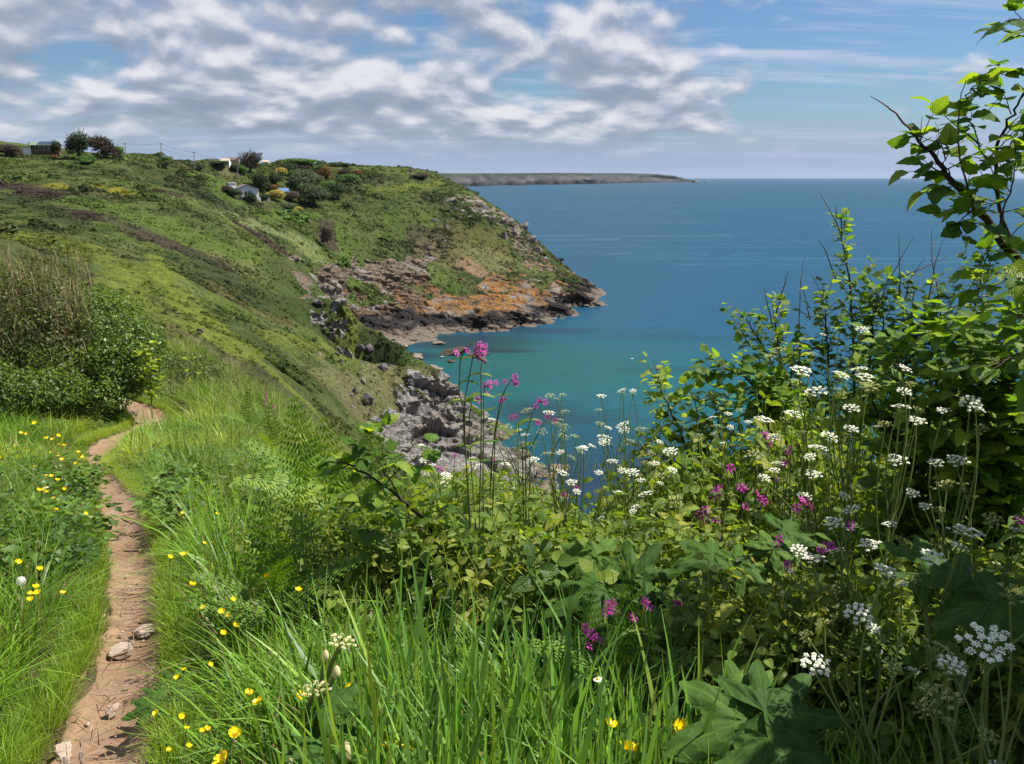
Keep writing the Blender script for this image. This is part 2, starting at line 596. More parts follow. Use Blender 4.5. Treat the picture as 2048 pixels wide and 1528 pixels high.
def cover_color(x, y):
    n = fbm(x * 0.09, y * 0.05, 2.2, 4)[..., None]
    n2 = fbm(x * 0.35, y * 0.22, 7.2, 3)[..., None]
    c = G_MID + (n - 0.5) * 2.0 * (G_BRIGHT - G_DARK) * 0.8
    c = c + (np.clip(n2 - 0.5, -0.3, 0.3)) * (G_TAN - G_DARK) * 0.7
    c = np.clip(c, 0.015, 1)
    wx = x + (fbm(x * 0.2, y * 0.2, 5.5, 3) - 0.5) * 7
    wy = y + (fbm(x * 0.2, y * 0.2, 15.5, 3) - 0.5) * 12
    for pl, r, k, col, st in PW:
        m = (1 - sstep(0.55, 1.35, seg_dist(wx, wy, pl, k) / r)) * st
        c = c * (1 - m[..., None]) + col * m[..., None]
    f = 0.82 + 0.36 * fbm(x * 0.9, y * 0.7, 3.0, 3)
    return c * f[..., None]


# upper limit of bare rock along the headland, as height over x
_lim = [hit(*p_) for p_ in ((690, 625), (735, 600), (760, 548), (775, 512), (800, 508), (832, 530), (848, 565), (900, 560), (940, 572), (985, 540), (1040, 545), (1085, 560), (1120, 545), (1150, 560))]
LX = np.array([q[0] for q in _lim])
LZ = np.array([q[2] for q in _lim])
SPUR_L = [hit(*p_) for p_ in ((770, 900), (800, 810), (815, 770), (860, 775), (880, 745), (900, 764))]


def rock_mask(x, y, z, slope):
    n = fbm(x * 0.22, y * 0.22, z * 0.3 + 4, 4)
    n3 = fbm(x * 0.7, y * 0.7, z * 0.7 + 9, 3)
    head = sstep(215, 224, y)
    lim = np.interp(x + (n - 0.5) * 12 + (n3 - 0.5) * 5, LX, LZ)
    m1 = head * sstep(0.9, -0.9, z - lim + 1.0 + 3.2 * sstep(LX[4] + 2, LX[1], x) + (n - 0.5) * 5 + (n3 - 0.5) * 3)
    m1 = m1 * (1 - sstep(0.54, 0.60, fbm(x * 0.16, y * 0.1, 31.0, 3) + (n3 - .5) * .25) * sstep(4.5, 7, z))
    # the seaward crags under the skyline of the headland
    cr = [hit(955, 405), hit(1010, 435), hit(1045, 480), hit(1070, 520)]
    dcr = seg_dist(x, y, np.array([q[:2] for q in cr]), 0.6)
    m2 = head * sstep(11, 3, dcr + (n - 0.5) * 16) * sstep(0.40, 0.52, n3)
    # the spur in front
    ds = seg_dist(x, y, np.array([hit(850, 920)[:2], hit(885, 855)[:2], hit(920, 806)[:2], hit(945, 860)[:2]]), 0.6)
    sp = (1 - sstep(150, 160, y))
    m3 = sp * sstep(6.0, 3.4, ds + (n - 0.5) * 7 + (n3 - 0.5) * 4) * sstep(75, 84, y)
    m3 = np.maximum(m3, sp * sstep(60, 75, y) * sstep(3.6, 2.4, z + (n - 0.5) * 4))
    m4 = sstep(1.1, 0.6, z) * sstep(40, 60, y)
    # broken ground on the lip of the left ravine wall
    dr = seg_dist(x, y, np.array([hit(588, 520)[:2], hit(612, 560)[:2], hit(640, 600)[:2], hit(672, 640)[:2]]), 0.5)
    m5 = sstep(2.6, 0.8, dr + (n - 0.5) * 6) * sstep(0.42, 0.54, n3)
    return np.clip(np.maximum.reduce([m1, m2, m3, m4, m5]), 0, 1)


def rock_color(x, y, z, rnd):
    n = fbm(x * 0.35, y * 0.35, z * 0.6, 4)
    n2 = fbm(x * 0.13 + 9, y * 0.13, z * 0.25 + 2, 3)
    n3 = fbm(x * 1.6, y * 1.6, z * 2.2, 3)
    grey = np.array((0.222, 0.168, 0.115))
    brown = np.array((0.180, 0.120, 0.076))
    dark = np.array((0.024, 0.021, 0.021))
    orange = np.array((0.33, 0.165, 0.048))
    barn = np.array((0.22, 0.175, 0.13))
    pale = np.array((0.345, 0.325, 0.298))

    def mixc(a, b, t):
        return a * (1 - t[..., None]) + b * t[..., None]
    c = mixc(np.broadcast_to(brown, x.shape + (3,)), np.broadcast_to(grey, x.shape + (3,)), sstep(5, 13, z + (n - 0.5) * 8))
    c = mixc(c, pale, sstep(0.52, 0.66, n2) * 0.7)
    ctr = hit(985, 592)
    near_or = np.exp(-(((x - ctr[0]) / 24) ** 2)) * sstep(215, 224, y)
    o = sstep(0.49, 0.62, n + 0.13 * near_or + (n3 - 0.5) * 0.2) * sstep(2.6, 4.2, z) * (1 - sstep(10, 13, z)) * (0.42 + 0.58 * near_or)
    spur = 1 - sstep(150, 160, y)
    c = mixc(c, pale * 0.92, spur * 0.8)
    o = o * (1 - 0.55 * spur)
    c = mixc(c, orange, o)
    zz = z + (n - 0.5) * 2.4
    blk = sstep(0.9, 1.7, zz) * (1 - sstep(2.9, 4.6, zz + (n2 - 0.5) * 5)) * (1 - 0.93 * spur)
    c = mixc(c, dark, blk * 0.95)
    c = mixc(c, barn, sstep(1.6, 0.7, zz))
    return c * (0.68 + 0.5 * n3 + 0.22 * (rnd - 0.5))[..., None]


def surface(name, x0, x1, y0, y1, step, edge=3.0, keep=None, rough=1.0, lift=0.0, cell=1.0):
    xs = np.arange(x0, x1 + 1e-6, step)
    ys = np.arange(y0, y1 + 1e-6, step)
    X, Y = np.meshgrid(xs, ys)
    Z = hill_z(X, Y)
    gy, gx = np.gradient(Z, step)
    slope = np.hypot(gx, gy)
    fade = np.minimum.reduce([(X - x0) / edge, (x1 - X) / edge, (Y - y0) / edge, (y1 - Y) / edge]).clip(0, 1)
    rk = rock_mask(X, Y, Z, slope)
    # blocks of rock: cells flattened along a tilted bedding, pushed in and out of the face
    bz = Z + 0.22 * X + 0.12 * Y
    hx, hy = X * 0.95 + Y * 0.3, Y * 0.95 - X * 0.3
    hx = hx + (fbm(X * 0.4, Y * 0.4, Z * 0.4, 2) - 0.5) * 2
    a1, a2, aid = voronoi(hx / (5.5 * cell), hy / (5.5 * cell), bz / (1.7 * cell))
    b1, b2, bid = voronoi(hx / (2.1 * cell) + 9, hy / (2.1 * cell), bz / (0.6 * cell))
    off = (aid - 0.5) * 2.0 + (bid - 0.5) * 0.85
    off -= (1 - sstep(0.0, 0.14, a2 - a1)) * 0.9 + (1 - sstep(0.0, 0.16, b2 - b1)) * 0.35
    off += (fbm(X * 1.1, Y * 1.1, Z * 1.1, 3) - 0.5) * 0.8
    off *= rough
    low = sstep(-1.0, 1.2, Z) * 0.7 + 0.3
    nl = np.sqrt(gx ** 2 + gy ** 2 + 0.35)
    m = rk * fade * low
    Vx = X - gx / nl * off * m * sstep(0.1, 0.6, slope)
    Vy = Y - gy / nl * off * m * sstep(0.1, 0.6, slope)
    Vz = Z + off * m * 0.62
    # rough vegetation
    g = (1 - rk) * fade
    Vz = Vz + g * ((fbm(X * 0.45, Y * 0.45, 2.0, 4) - 0.5) * 1.5 + (fbm(X * 1.7, Y * 1.7, 2.0, 2) - 0.5) * 0.35) * sstep(22, 50, Y)
    Vz = Vz + lift
    col = cover_color(X, Y)
    rc = rock_color(X, Y, Z, aid)
    fc = grid_faces(*X.shape)
    if keep is not None:
        cx = X.ravel()[fc].mean(1)
        cy = Y.ravel()[fc].mean(1)
        fc = fc[keep(cx, cy)]
    used = np.unique(fc)
    rem = np.full(X.size, -1)
    rem[used] = np.arange(len(used))
    V = np.c_[Vx.ravel(), Vy.ravel(), Vz.ravel()][used]
    me = mesh_np(name, V, rem[fc], smooth=False, attrs={'gcol': col.reshape(-1, 3)[used], 'rcol': rc.reshape(-1, 3)[used], 'rock': rk.ravel()[used]})
    return me


MH, t, out = new_mat('hill_cover_and_rock')
co = t.node('ShaderNodeTexCoord').outputs['Object']
rk = t.attr('rock', out='Fac')
nz = t.noise(co, 1.7, 6, 0.62)
nf = t.noise(co, 6.5, 5, 0.65)
g = t.mix(1.0, t.attr('gcol'), t.ramp(nz, [(0.28, 0.55), (0.72, 1.5)]), 'MULTIPLY')
g = t.mix(1.0, g, t.ramp(nf, [(0.3, 0.65), (0.7, 1.35)]), 'MULTIPLY')
rn = t.noise(t.vmul(co, (1.0, 1.0, 2.2)), 2.3, 8, 0.68)
crack = t.voro(t.vadd(t.vmul(co, (0.8, 0.8, 1.9)), t.vmul(t.noise(co, 1.5, 3, 0.5, color=True), (0.7, 0.7, 0.7))), 0.9, 'DISTANCE_TO_EDGE')
crack2 = t.voro(t.vmul(co, (0.9, 1.1, 2.4)), 2.4, 'DISTANCE_TO_EDGE')
r_ = t.mix(1.0, t.attr('rcol'), t.ramp(rn, [(0.3, 0.62), (0.7, 1.4)]), 'MULTIPLY')
hgt = t.math('ADD', t.math('MULTIPLY', t.ramp(crack, [(0.0, 0.0), (0.10, 1.0)]), 0.6), t.math('ADD', t.math('MULTIPLY', t.ramp(crack2, [(0.0, 0.0), (0.08, 1.0)]), 0.3), rn))
rfac = t.ramp(t.math('ADD', rk, t.math('MULTIPLY', t.math('SUBTRACT', nz, 0.5), 0.9)), [(0.42, 0.0), (0.56, 1.0)])
nb = t.bump(t.math('ADD', nz, t.math('MULTIPLY', nf, 0.5)), 0.9, 0.5)
nr_ = t.bump(hgt, 0.9, 0.42)
sh = t.node('ShaderNodeMixShader')
t.put(sh.inputs[0], rfac)
t.l.new(pbsdf(t, g, 0.9, 0.12, nb), sh.inputs[1])
t.l.new(pbsdf(t, r_, 0.82, 0.25, nr_), sh.inputs[2])
t.l.new(sh.outputs[0], out.inputs[0])

FINE_H = (-98, 56, 220, 352)
FINE_S = (-70, 16, 19, 158)


def outside(cx, cy):
    m = np.ones(cx.shape, bool)
    for (a, b, c, d) in (FINE_H, FINE_S):
        m &= ~((cx > a + 2) & (cx < b - 2) & (cy > c + 2) & (cy < d - 2))
    return m


tag(link('hills', surface('hills', -330, 120, 12, 480, 1.5, keep=outside), MH), kind='structure')
tag(link('headland', surface('headland', *FINE_H, 0.36), MH), kind='structure')
tag(link('hillside', surface('hillside', *FINE_S, 0.33, rough=1.15, cell=1.15), MH), kind='structure')

# ------------------------------------------------------------------ the sea
MS, t, out = new_mat('sea_water')
co = t.node('ShaderNodeTexCoord').outputs['Object']
x_, y_, z_ = t.sep(co)
warp = t.noise(co, 0.012, 4, 0.55, color=True)
wx, wy, wz = t.sep(warp)


def blob(cx, cy, rx, ry, wob=0.9):
    a = t.math('ADD', t.math('DIVIDE', t.math('SUBTRACT', x_, cx), rx), t.math('MULTIPLY', t.math('SUBTRACT', wx, 0.5), wob * 2))
    b = t.math('ADD', t.math('DIVIDE', t.math('SUBTRACT', y_, cy), ry), t.math('MULTIPLY', t.math('SUBTRACT', wy, 0.5), wob * 2))
    d = t.math('SQRT', t.math('ADD', t.math('MULTIPLY', a, a), t.math('MULTIPLY', b, b)))
    return t.map(d, 0.15, 1.35, 1.0, 0.0, True)


deep = t.mix(t.noise(t.vmul(co, (0.5, 1.6, 1)), 0.004, 4, 0.6), (0.003, 0.042, 0.080), (0.004, 0.062, 0.110))
teal = (0.001, 0.074, 0.080)
green = (0.003, 0.066, 0.053)
weed = (0.004, 0.016, 0.017)
c = t.mix(t.math('MULTIPLY', blob(18, 170, 62, 75), 0.95), deep, teal)
c = t.mix(t.math('MULTIPLY', blob(0, 190, 34, 34), 0.8), c, green)
c = t.mix(t.math('MULTIPLY', blob(14, 138, 12, 26), 0.8), c, (0.002, 0.048, 0.066))
c = t.mix(t.math('MULTIPLY', blob(26, 112, 40, 26), 0.9), c, (0.003, 0.020, 0.042))
for bx in ((-14, 222, 26, 12, 0.8), (-3, 207, 11, 3.4, 0.95), (-12, 212, 16, 5, 0.7), (9, 236, 22, 6, 0.6), (-22, 200, 8, 6, 0.7), (4, 152, 9, 9, 0.6), (12, 146, 16, 5, 0.35), (36, 186, 16, 5, 0.25), (44, 226, 20, 6, 0.25)):
    c = t.mix(t.math('MULTIPLY', blob(*bx[:4], 0.5), bx[4]), c, weed)
# long pale slicks of slack water offshore
st = t.noise(t.vadd(t.vmul(co, (0.0016, 0.011, 1)), t.vmul(warp, (0.6, 0.6, 0))), 1.0, 3, 0.5)
slick = t.ramp(t.math('ABSOLUTE', t.math('SUBTRACT', st, 0.52)), [(0.0, 1.0), (0.012, 0.0)])
far_ = t.map(y_, 260, 420, 0.0, 0.30, True)
c = t.mix(t.math('MULTIPLY', slick, far_), c, (0.075, 0.13, 0.18))
s1 = t.noise(t.vmul(co, (0.75, 1.25, 1)), 0.55, 5, 0.62)
s2 = t.noise(t.vmul(co, (0.6, 1.2, 1)), 0.09, 4, 0.6)
s3 = t.noise(co, 2.6, 3, 0.6)
hh = t.math('ADD', t.math('MULTIPLY', s1, 0.9), t.math('ADD', t.math('MULTIPLY', s2, 1.6), t.math('MULTIPLY', s3, 0.22)))
c = t.mix(1.0, c, t.ramp(t.math('ADD', t.math('MULTIPLY', s1, 0.6), t.math('MULTIPLY', s2, 0.4)), [(0.3, 0.80), (0.7, 1.22)]), 'MULTIPLY')
nb = t.bump(hh, 0.55, 0.5)
# body colour of the water under a wind-ruffled surface: the ruffled facets never reach full grazing reflection
df = t.node('ShaderNodeBsdfDiffuse')
t.put(df.inputs['Color'], c)
gl = t.node('ShaderNodeBsdfGlossy')
gl.inputs['Roughness'].default_value = 0.25
t.put(gl.inputs['Color'], (0.9, 0.95, 1.0))
t.put(gl.inputs['Normal'], nb)
lw = t.node('ShaderNodeFresnel')
lw.inputs['IOR'].default_value = 1.33
t.put(lw.inputs['Normal'], nb)
ms = t.node('ShaderNodeMixShader')
t.put(ms.inputs[0], t.math('MINIMUM', t.math('MULTIPLY', lw.outputs[0], 0.75), 0.17))
t.l.new(df.outputs[0], ms.inputs[1])
t.l.new(gl.outputs[0], ms.inputs[2])
t.l.new(ms.outputs[0], out.inputs[0])
NS = 96
ring = [0, 40, 120, 300, 700, 1600, 4000, 9000, 16000, 23000]
v = [(0, 120, 0)]
fq, ft = [], []
for i, rr in enumerate(ring[1:]):
    for k in range(NS):
        a = 2 * math.pi * k / NS
        v.append((rr * math.sin(a), 120 + rr * math.cos(a), 0))
for k in range(NS):
    ft.append((0, 1 + (k + 1) % NS, 1 + k))
for i in range(len(ring) - 2):
    for k in range(NS):
        k2 = (k + 1) % NS
        fq.append((1 + i * NS + k, 1 + i * NS + k2, 1 + (i + 1) * NS + k2, 1 + (i + 1) * NS + k))
tag(link('sea', mesh_np('sea', v, [np.array(ft), np.array(fq)]), MS), kind='structure')

# ------------------------------------------------------------------ the far headland across the bay
pxs = np.linspace(820, 1392, 420)
wl = np.interp(pxs, [820, 940, 1050, 1150, 1250, 1392], [378, 373.0, 370.0, 367.8, 366.6, 365.0])
tp = np.interp(pxs, [820, 900, 1000, 1100, 1160, 1260, 1310, 1345, 1362, 1375, 1392], [347, 346.2, 346.4, 345.8, 346.2, 346.6, 348, 351, 355, 361.5, 365.0])
base = np.array([at_z(a, b, 0.0) for a, b in zip(pxs, wl)])
u = np.arange(len(pxs)) * 0.09
gul = fbm(u * 0.20, 0.0, 4.0, 3) - 0.5
rows = []
prof = [(-0.02, -0.06), (0.0, 0.0), (0.004, 0.14), (0.010, 0.26), (0.020, 0.38), (0.036, 0.51), (0.056, 0.64), (0.078, 0.76), (0.100, 0.87), (0.125, 0.95), (0.16, 1.0), (0.24, 1.02), (0.40, 1.0), (0.6, 0.8)]
fc_ = []
for (back, hf) in prof:
    back2 = back * 1.0 + gul * 0.30 * math.exp(-((back - 0.03) / 0.06) ** 2)
    nn = (fbm(u * 0.6, back * 40.0, 8.0, 4) - 0.5)
    back2 = back2 + nn * 0.03 * (1 if 0 <= back < 0.15 else 0.2)
    pos = base * (1 + back2)[:, None]
    dist_top = base[:, 1] * (1 + 0.18)
    ztop = np.array([at(a, b, d)[2] for a, b, d in zip(pxs, tp, dist_top)])
    z = np.maximum(ztop, 0.0) * hf + nn * 10 * (0.2 < hf < 0.99) * np.clip(ztop / 40, 0, 1)
    rows.append(np.c_[pos[:, 0], pos[:, 1], z])
    cl = 1 - sstep(0.40, 0.85, hf + nn * 0.6 + gul * 0.3)
    rock = np.array((0.080, 0.072, 0.072))
    heath = np.array((0.040, 0.048, 0.036))
    field = np.array((0.065, 0.12, 0.040))
    fld = sstep(1130, 900, pxs + nn * 200) * sstep(0.9, 0.99, hf)
    cc_ = rock * cl[:, None] + heath * (1 - cl[:, None])
    cc_ = cc_ * (1 - fld[:, None]) + field * fld[:, None]
    fc_.append(cc_ * (0.7 + 0.6 * fbm(u * 0.9, back * 30, 2.0, 3))[:, None])
rows = np.array(rows)
MF, t, out = new_mat('far_cliff')
co = t.node('ShaderNodeTexCoord').outputs['Object']
n = t.noise(t.vmul(co, (1, 0.35, 2.2)), 0.011, 8, 0.72)
_, _, fz = t.sep(co)
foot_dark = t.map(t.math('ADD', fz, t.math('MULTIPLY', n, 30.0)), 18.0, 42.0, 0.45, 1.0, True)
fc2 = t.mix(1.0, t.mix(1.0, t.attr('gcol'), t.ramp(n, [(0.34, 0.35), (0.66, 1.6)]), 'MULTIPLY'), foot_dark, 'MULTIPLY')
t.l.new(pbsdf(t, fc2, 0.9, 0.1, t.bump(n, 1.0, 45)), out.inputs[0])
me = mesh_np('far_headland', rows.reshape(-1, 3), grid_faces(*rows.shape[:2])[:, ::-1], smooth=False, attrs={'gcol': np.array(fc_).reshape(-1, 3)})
tag(link('far_headland', me, MF), kind='structure')

# ------------------------------------------------------------------ the near bank and the path
NB = P((165, 1540, 1.95), (240, 1357, 2.5), (262, 1183, 3.3), (248, 1029, 5.0), (225, 970, 7.0), (186, 938, 10.0), (270, 852, 14.0), (250, 812, 16.3),
       (0, 1520, 2.05), (-250, 1520, 2.05), (0, 1150, 3.6), (-150, 1000, 5.6), (0, 985, 6.6), (0, 915, 10.6), (60, 850, 13.5), (-200, 880, 11), (150, 775, 18.5), (-100, 770, 18), (250, 735, 21), (120, 700, 26),
       (500, 1545, 1.95), (1000, 1630, 1.8), (1000, 1330, 2.65), (600, 1220, 3.1), (600, 1015, 5.3), (450, 960, 7.2), (450, 860, 12), (380, 800, 16), (330, 745, 20.5), (340, 715, 24))
NB += [np.array((a, b, EYE + c)) for a, b, c in ((0.3, 4.0, -2.2), (0.4, 5.0, -3.1), (0.5, 6.5, -4.6), (2.0, 4.0, -2.3), (2.5, 5.0, -3.2), (3, 3, -1.7), (4, 4.5, -2.6), (1.5, 2.5, -1.68), (3, 1, -1.5), (0, 0, -1.6), (-3, 0, -1.45), (5, 6, -5.5),
                                                 (-0.8, 6.2, -2.8), (-1.77, 9, -3.25), (-0.7, 9.3, -4.4), (-2.9, 12, -3.85), (-1.7, 12.3, -5.3), (-4.7, 16, -4.35), (-3.4, 16.5, -6.0), (-6.6, 20, -4.75), (-5.0, 21, -6.8),
                                                 (-9.3, 25, -5.2), (-7.3, 27, -8.2), (1.5, 10, -7.5), (0.5, 14, -10), (-1, 20, -13), (-4, 28, -13), (-14, 30, -6.5), (-10, 33, -10), (6, 12, -11), (0, 25, -16), (-18, 20, -3.0), (-17, 8, -1.5))]
NF = RBF(NB, c=0.5)


def near_z(x, y):
    return NF(x, y) + (fbm(np.asarray(x) * 1.1, np.asarray(y) * 1.1, 3.0, 3) - 0.5) * 0.10


def near_hit(px, py):
    ys = np.concatenate([np.arange(0.6, 8, 0.02), np.arange(8, 34, 0.05)])
    r = ray(px, py)
    tt = ys / r[1]
    z = EYE + r[2] * tt
    zz = NF(r[0] * tt, ys)
    k = np.argmax(zz >= z)
    return np.array((r[0] * tt[k], ys[k], zz[k]))


PATH_PX = [(115, 1680, 290), (160, 1560, 240), (190, 1490, 205), (206, 1450, 180), (228, 1400, 165), (246, 1350, 142), (262, 1300, 122), (268, 1250, 114), (266, 1200, 102), (264, 1150, 92), (258, 1100, 86),
           (252, 1050, 80), (240, 1000, 72), (224, 970, 60), (196, 945, 44), (186, 922, 36), (208, 890, 60), (268, 862, 84), (304, 838, 70), (270, 812, 66), (232, 797, 60), (185, 786, 60), (120, 776, 60)]
pc = np.array([near_hit(a, b) for a, b, c in PATH_PX])
pw = 1.02 * np.array([c * (p[1] * CP + (EYE - p[2]) * SP) / F * 0.5 for p, (a, b, c) in zip(pc, PATH_PX)])
pw[-8:] = np.clip(pw[-8:], 0.14, 0.26)
# resample the centre line
sl_ = np.r_[0, np.cumsum(np.hypot(*np.diff(pc[:, :2], axis=0).T))]
ss = np.arange(0, sl_[-1], 0.06)
PCX, PCY = np.interp(ss, sl_, pc[:, 0]), np.interp(ss, sl_, pc[:, 1])
PWI = np.interp(ss, sl_, pw)
ker = np.hanning(15) / np.hanning(15).sum()
PCX = np.convolve(np.pad(PCX, 7, 'edge'), ker, 'valid')
PCY = np.convolve(np.pad(PCY, 7, 'edge'), ker, 'valid')


def path_d(x, y):
    """Distance from the path's centre line divided by its half width."""
    x, y = np.asarray(x, float), np.asarray(y, float)
    shp = x.shape
    x, y = x.ravel(), y.ravel()
    out_ = np.empty(x.shape)
    for s in range(0, len(x), 20000):
        q = slice(s, s + 20000)
        d = np.hypot(x[q, None] - PCX[None], y[q, None] - PCY[None]) / PWI[None]
        out_[q] = d.min(1)
    return out_.reshape(shp)


def ground_z(x, y):
    z = near_z(x, y)
    return z - 0.05 * (1 - sstep(0.7, 1.5, path_d(x, y)))


MG, t, out = new_mat('soil_and_moss')
co = t.node('ShaderNodeTexCoord').outputs['Object']
n = t.noise(co, 5.0, 6, 0.6)
n2 = t.noise(co, 40.0, 4, 0.6)
c = t.mix(t.ramp(n, [(0.35, 0.0), (0.65, 1.0)]), (0.050, 0.046, 0.020), (0.105, 0.090, 0.040))
c = t.mix(t.ramp(n2, [(0.4, 0.0), (0.7, 0.6)]), c, (0.10, 0.075, 0.04))
t.l.new(pbsdf(t, c, 0.95, 0.1, t.bump(t.math('ADD', n, n2), 0.8, 0.04)), out.inputs[0])
X, Y = np.meshgrid(np.arange(-18, 8.01, 0.13), np.arange(-1.5, 33.01, 0.13))
Z = ground_z(X, Y) - 0.06 * (1 - sstep(1.05, 1.45, path_d(X, Y)))
tag(link('ground', mesh_np('ground', np.c_[X.ravel(), Y.ravel(), Z.ravel()], grid_faces(*X.shape)), MG), kind='structure')

MP, t, out = new_mat('trodden_earth')
co = t.node('ShaderNodeTexCoord').outputs['Object']
n = t.noise(co, 3.5, 7, 0.6)
n2 = t.noise(co, 26.0, 6, 0.68)
n3 = t.noise(t.vmul(co, (1.0, 0.35, 1.0)), 9.0, 4, 0.6)
pv = t.voro(co, 75.0)
c = t.mix(t.ramp(n, [(0.3, 0.0), (0.7, 1.0)]), (0.212, 0.130, 0.078), (0.305, 0.200, 0.128))
c = t.mix(t.ramp(n3, [(0.5, 0.0), (0.72, 0.55)]), c, (0.34, 0.23, 0.165))
c = t.mix(1.0, c, t.ramp(n2, [(0.25, 0.72), (0.75, 1.22)]), 'MULTIPLY')
c = t.mix(t.ramp(pv, [(0.05, 0.5), (0.16, 0.0)]), c, (0.31, 0.22, 0.16))
h = t.math('ADD', t.math('MULTIPLY', n2, 0.8), t.math('ADD', t.math('MULTIPLY', n, 1.5), t.math('MULTIPLY', t.ramp(pv, [(0.0, 1.0), (0.2, 0.0)]), 0.25)))
t.l.new(pbsdf(t, c, 0.92, 0.15, t.bump(h, 0.6, 0.018)), out.inputs[0])
tx, ty = np.gradient(PCX), np.gradient(PCY)
tl = np.hypot(tx, ty)
nxv, nyv = ty / tl, -tx / tl
us = np.linspace(-1.35, 1.35, 19)
VX = PCX[:, None] + nxv[:, None] * PWI[:, None] * us
VY = PCY[:, None] + nyv[:, None] * PWI[:, None] * us
VX, VY = VX + nxv[:, None] * (fbm(VX * 5, VY * 5, 31.0, 3) - 0.5) * 0.10 * np.abs(us), VY + nyv[:, None] * (fbm(VX * 5, VY * 5, 31.0, 3) - 0.5) * 0.10 * np.abs(us)
wob = (fbm(VX * 7, VY * 7, 1.0, 3) - 0.5) * 0.03 + (fbm(VX * 24, VY * 24, 1.0, 2) - 0.5) * 0.006 - 0.02 * (1 - us[None] ** 2).clip(0, 1)
VZ = ground_z(VX, VY) + 0.008 + wob + -0.075 * sstep(0.92, 1.3, np.abs(us))[None]
tag(link('path', mesh_np('path', np.c_[VX.ravel(), VY.ravel(), VZ.ravel()], grid_faces(*VX.shape)), MP), kind='structure')


# ------------------------------------------------------------------ scattered cover (geometry nodes)
def scatter(name, protos, pos, rot, scl, col, pidx, **kw):
    me = bpy.data.meshes.new(name)
    n = len(pos)
    me.vertices.add(n)
    me.vertices.foreach_set('co', np.asarray(pos, np.float32).ravel())
    a = me.attributes.new('rot', 'FLOAT_VECTOR', 'POINT')
    a.data.foreach_set('vector', np.asarray(rot, np.float32).ravel())
    a = me.attributes.new('scl', 'FLOAT_VECTOR', 'POINT')
    a.data.foreach_set('vector', np.asarray(scl, np.float32).ravel())
    a = me.attributes.new('icol', 'FLOAT_COLOR', 'POINT')
    a.data.foreach_set('color', np.c_[col, np.ones(n)].astype(np.float32).ravel())
    a = me.attributes.new('pidx', 'INT', 'POINT')
    a.data.foreach_set('value', np.asarray(pidx, np.int32))
    me.update()
    o = link(name, me)
    ng = bpy.data.node_groups.new(name, 'GeometryNodeTree')
    ng.interface.new_socket('Geometry', in_out='INPUT', socket_type='NodeSocketGeometry')
    ng.interface.new_socket('Geometry', in_out='OUTPUT', socket_type='NodeSocketGeometry')
    N, L = ng.nodes, ng.links
    gi, go = N.new('NodeGroupInput'), N.new('NodeGroupOutput')
    jn = N.new('GeometryNodeJoinGeometry')

    def named(nm, ty):
        x = N.new('GeometryNodeInputNamedAttribute')
        x.data_type = ty
        x.inputs['Name'].default_value = nm
        return x.outputs['Attribute']
    r_, s_, p_ = named('rot', 'FLOAT_VECTOR'), named('scl', 'FLOAT_VECTOR'), named('pidx', 'INT')
    e2r = N.new('FunctionNodeEulerToRotation')
    L.new(r_, e2r.inputs[0])
    for k, po in enumerate(protos):
        oi = N.new('GeometryNodeObjectInfo')
        oi.inputs['Object'].default_value = po
        oi.inputs['As Instance'].default_value = True
        cmp_ = N.new('FunctionNodeCompare')
        cmp_.data_type = 'INT'
        cmp_.operation = 'EQUAL'
        L.new(p_, cmp_.inputs[2])
        cmp_.inputs[3].default_value = k
        ip = N.new('GeometryNodeInstanceOnPoints')
        L.new(gi.outputs[0], ip.inputs['Points'])
        L.new(cmp_.outputs[0], ip.inputs['Selection'])
        L.new(oi.outputs['Geometry'], ip.inputs['Instance'])
        L.new(e2r.outputs[0], ip.inputs['Rotation'])
        L.new(s_, ip.inputs['Scale'])
        L.new(ip.outputs[0], jn.inputs[0])
    L.new(jn.outputs[0], go.inputs[0])
    md = o.modifiers.new('scatter', 'NODES')
    md.node_group = ng
    return tag(o, kind='stuff', **kw)


def proto(name, me, mat):
    o = bpy.data.objects.new(name, me)
    me.materials.append(mat)
    return o


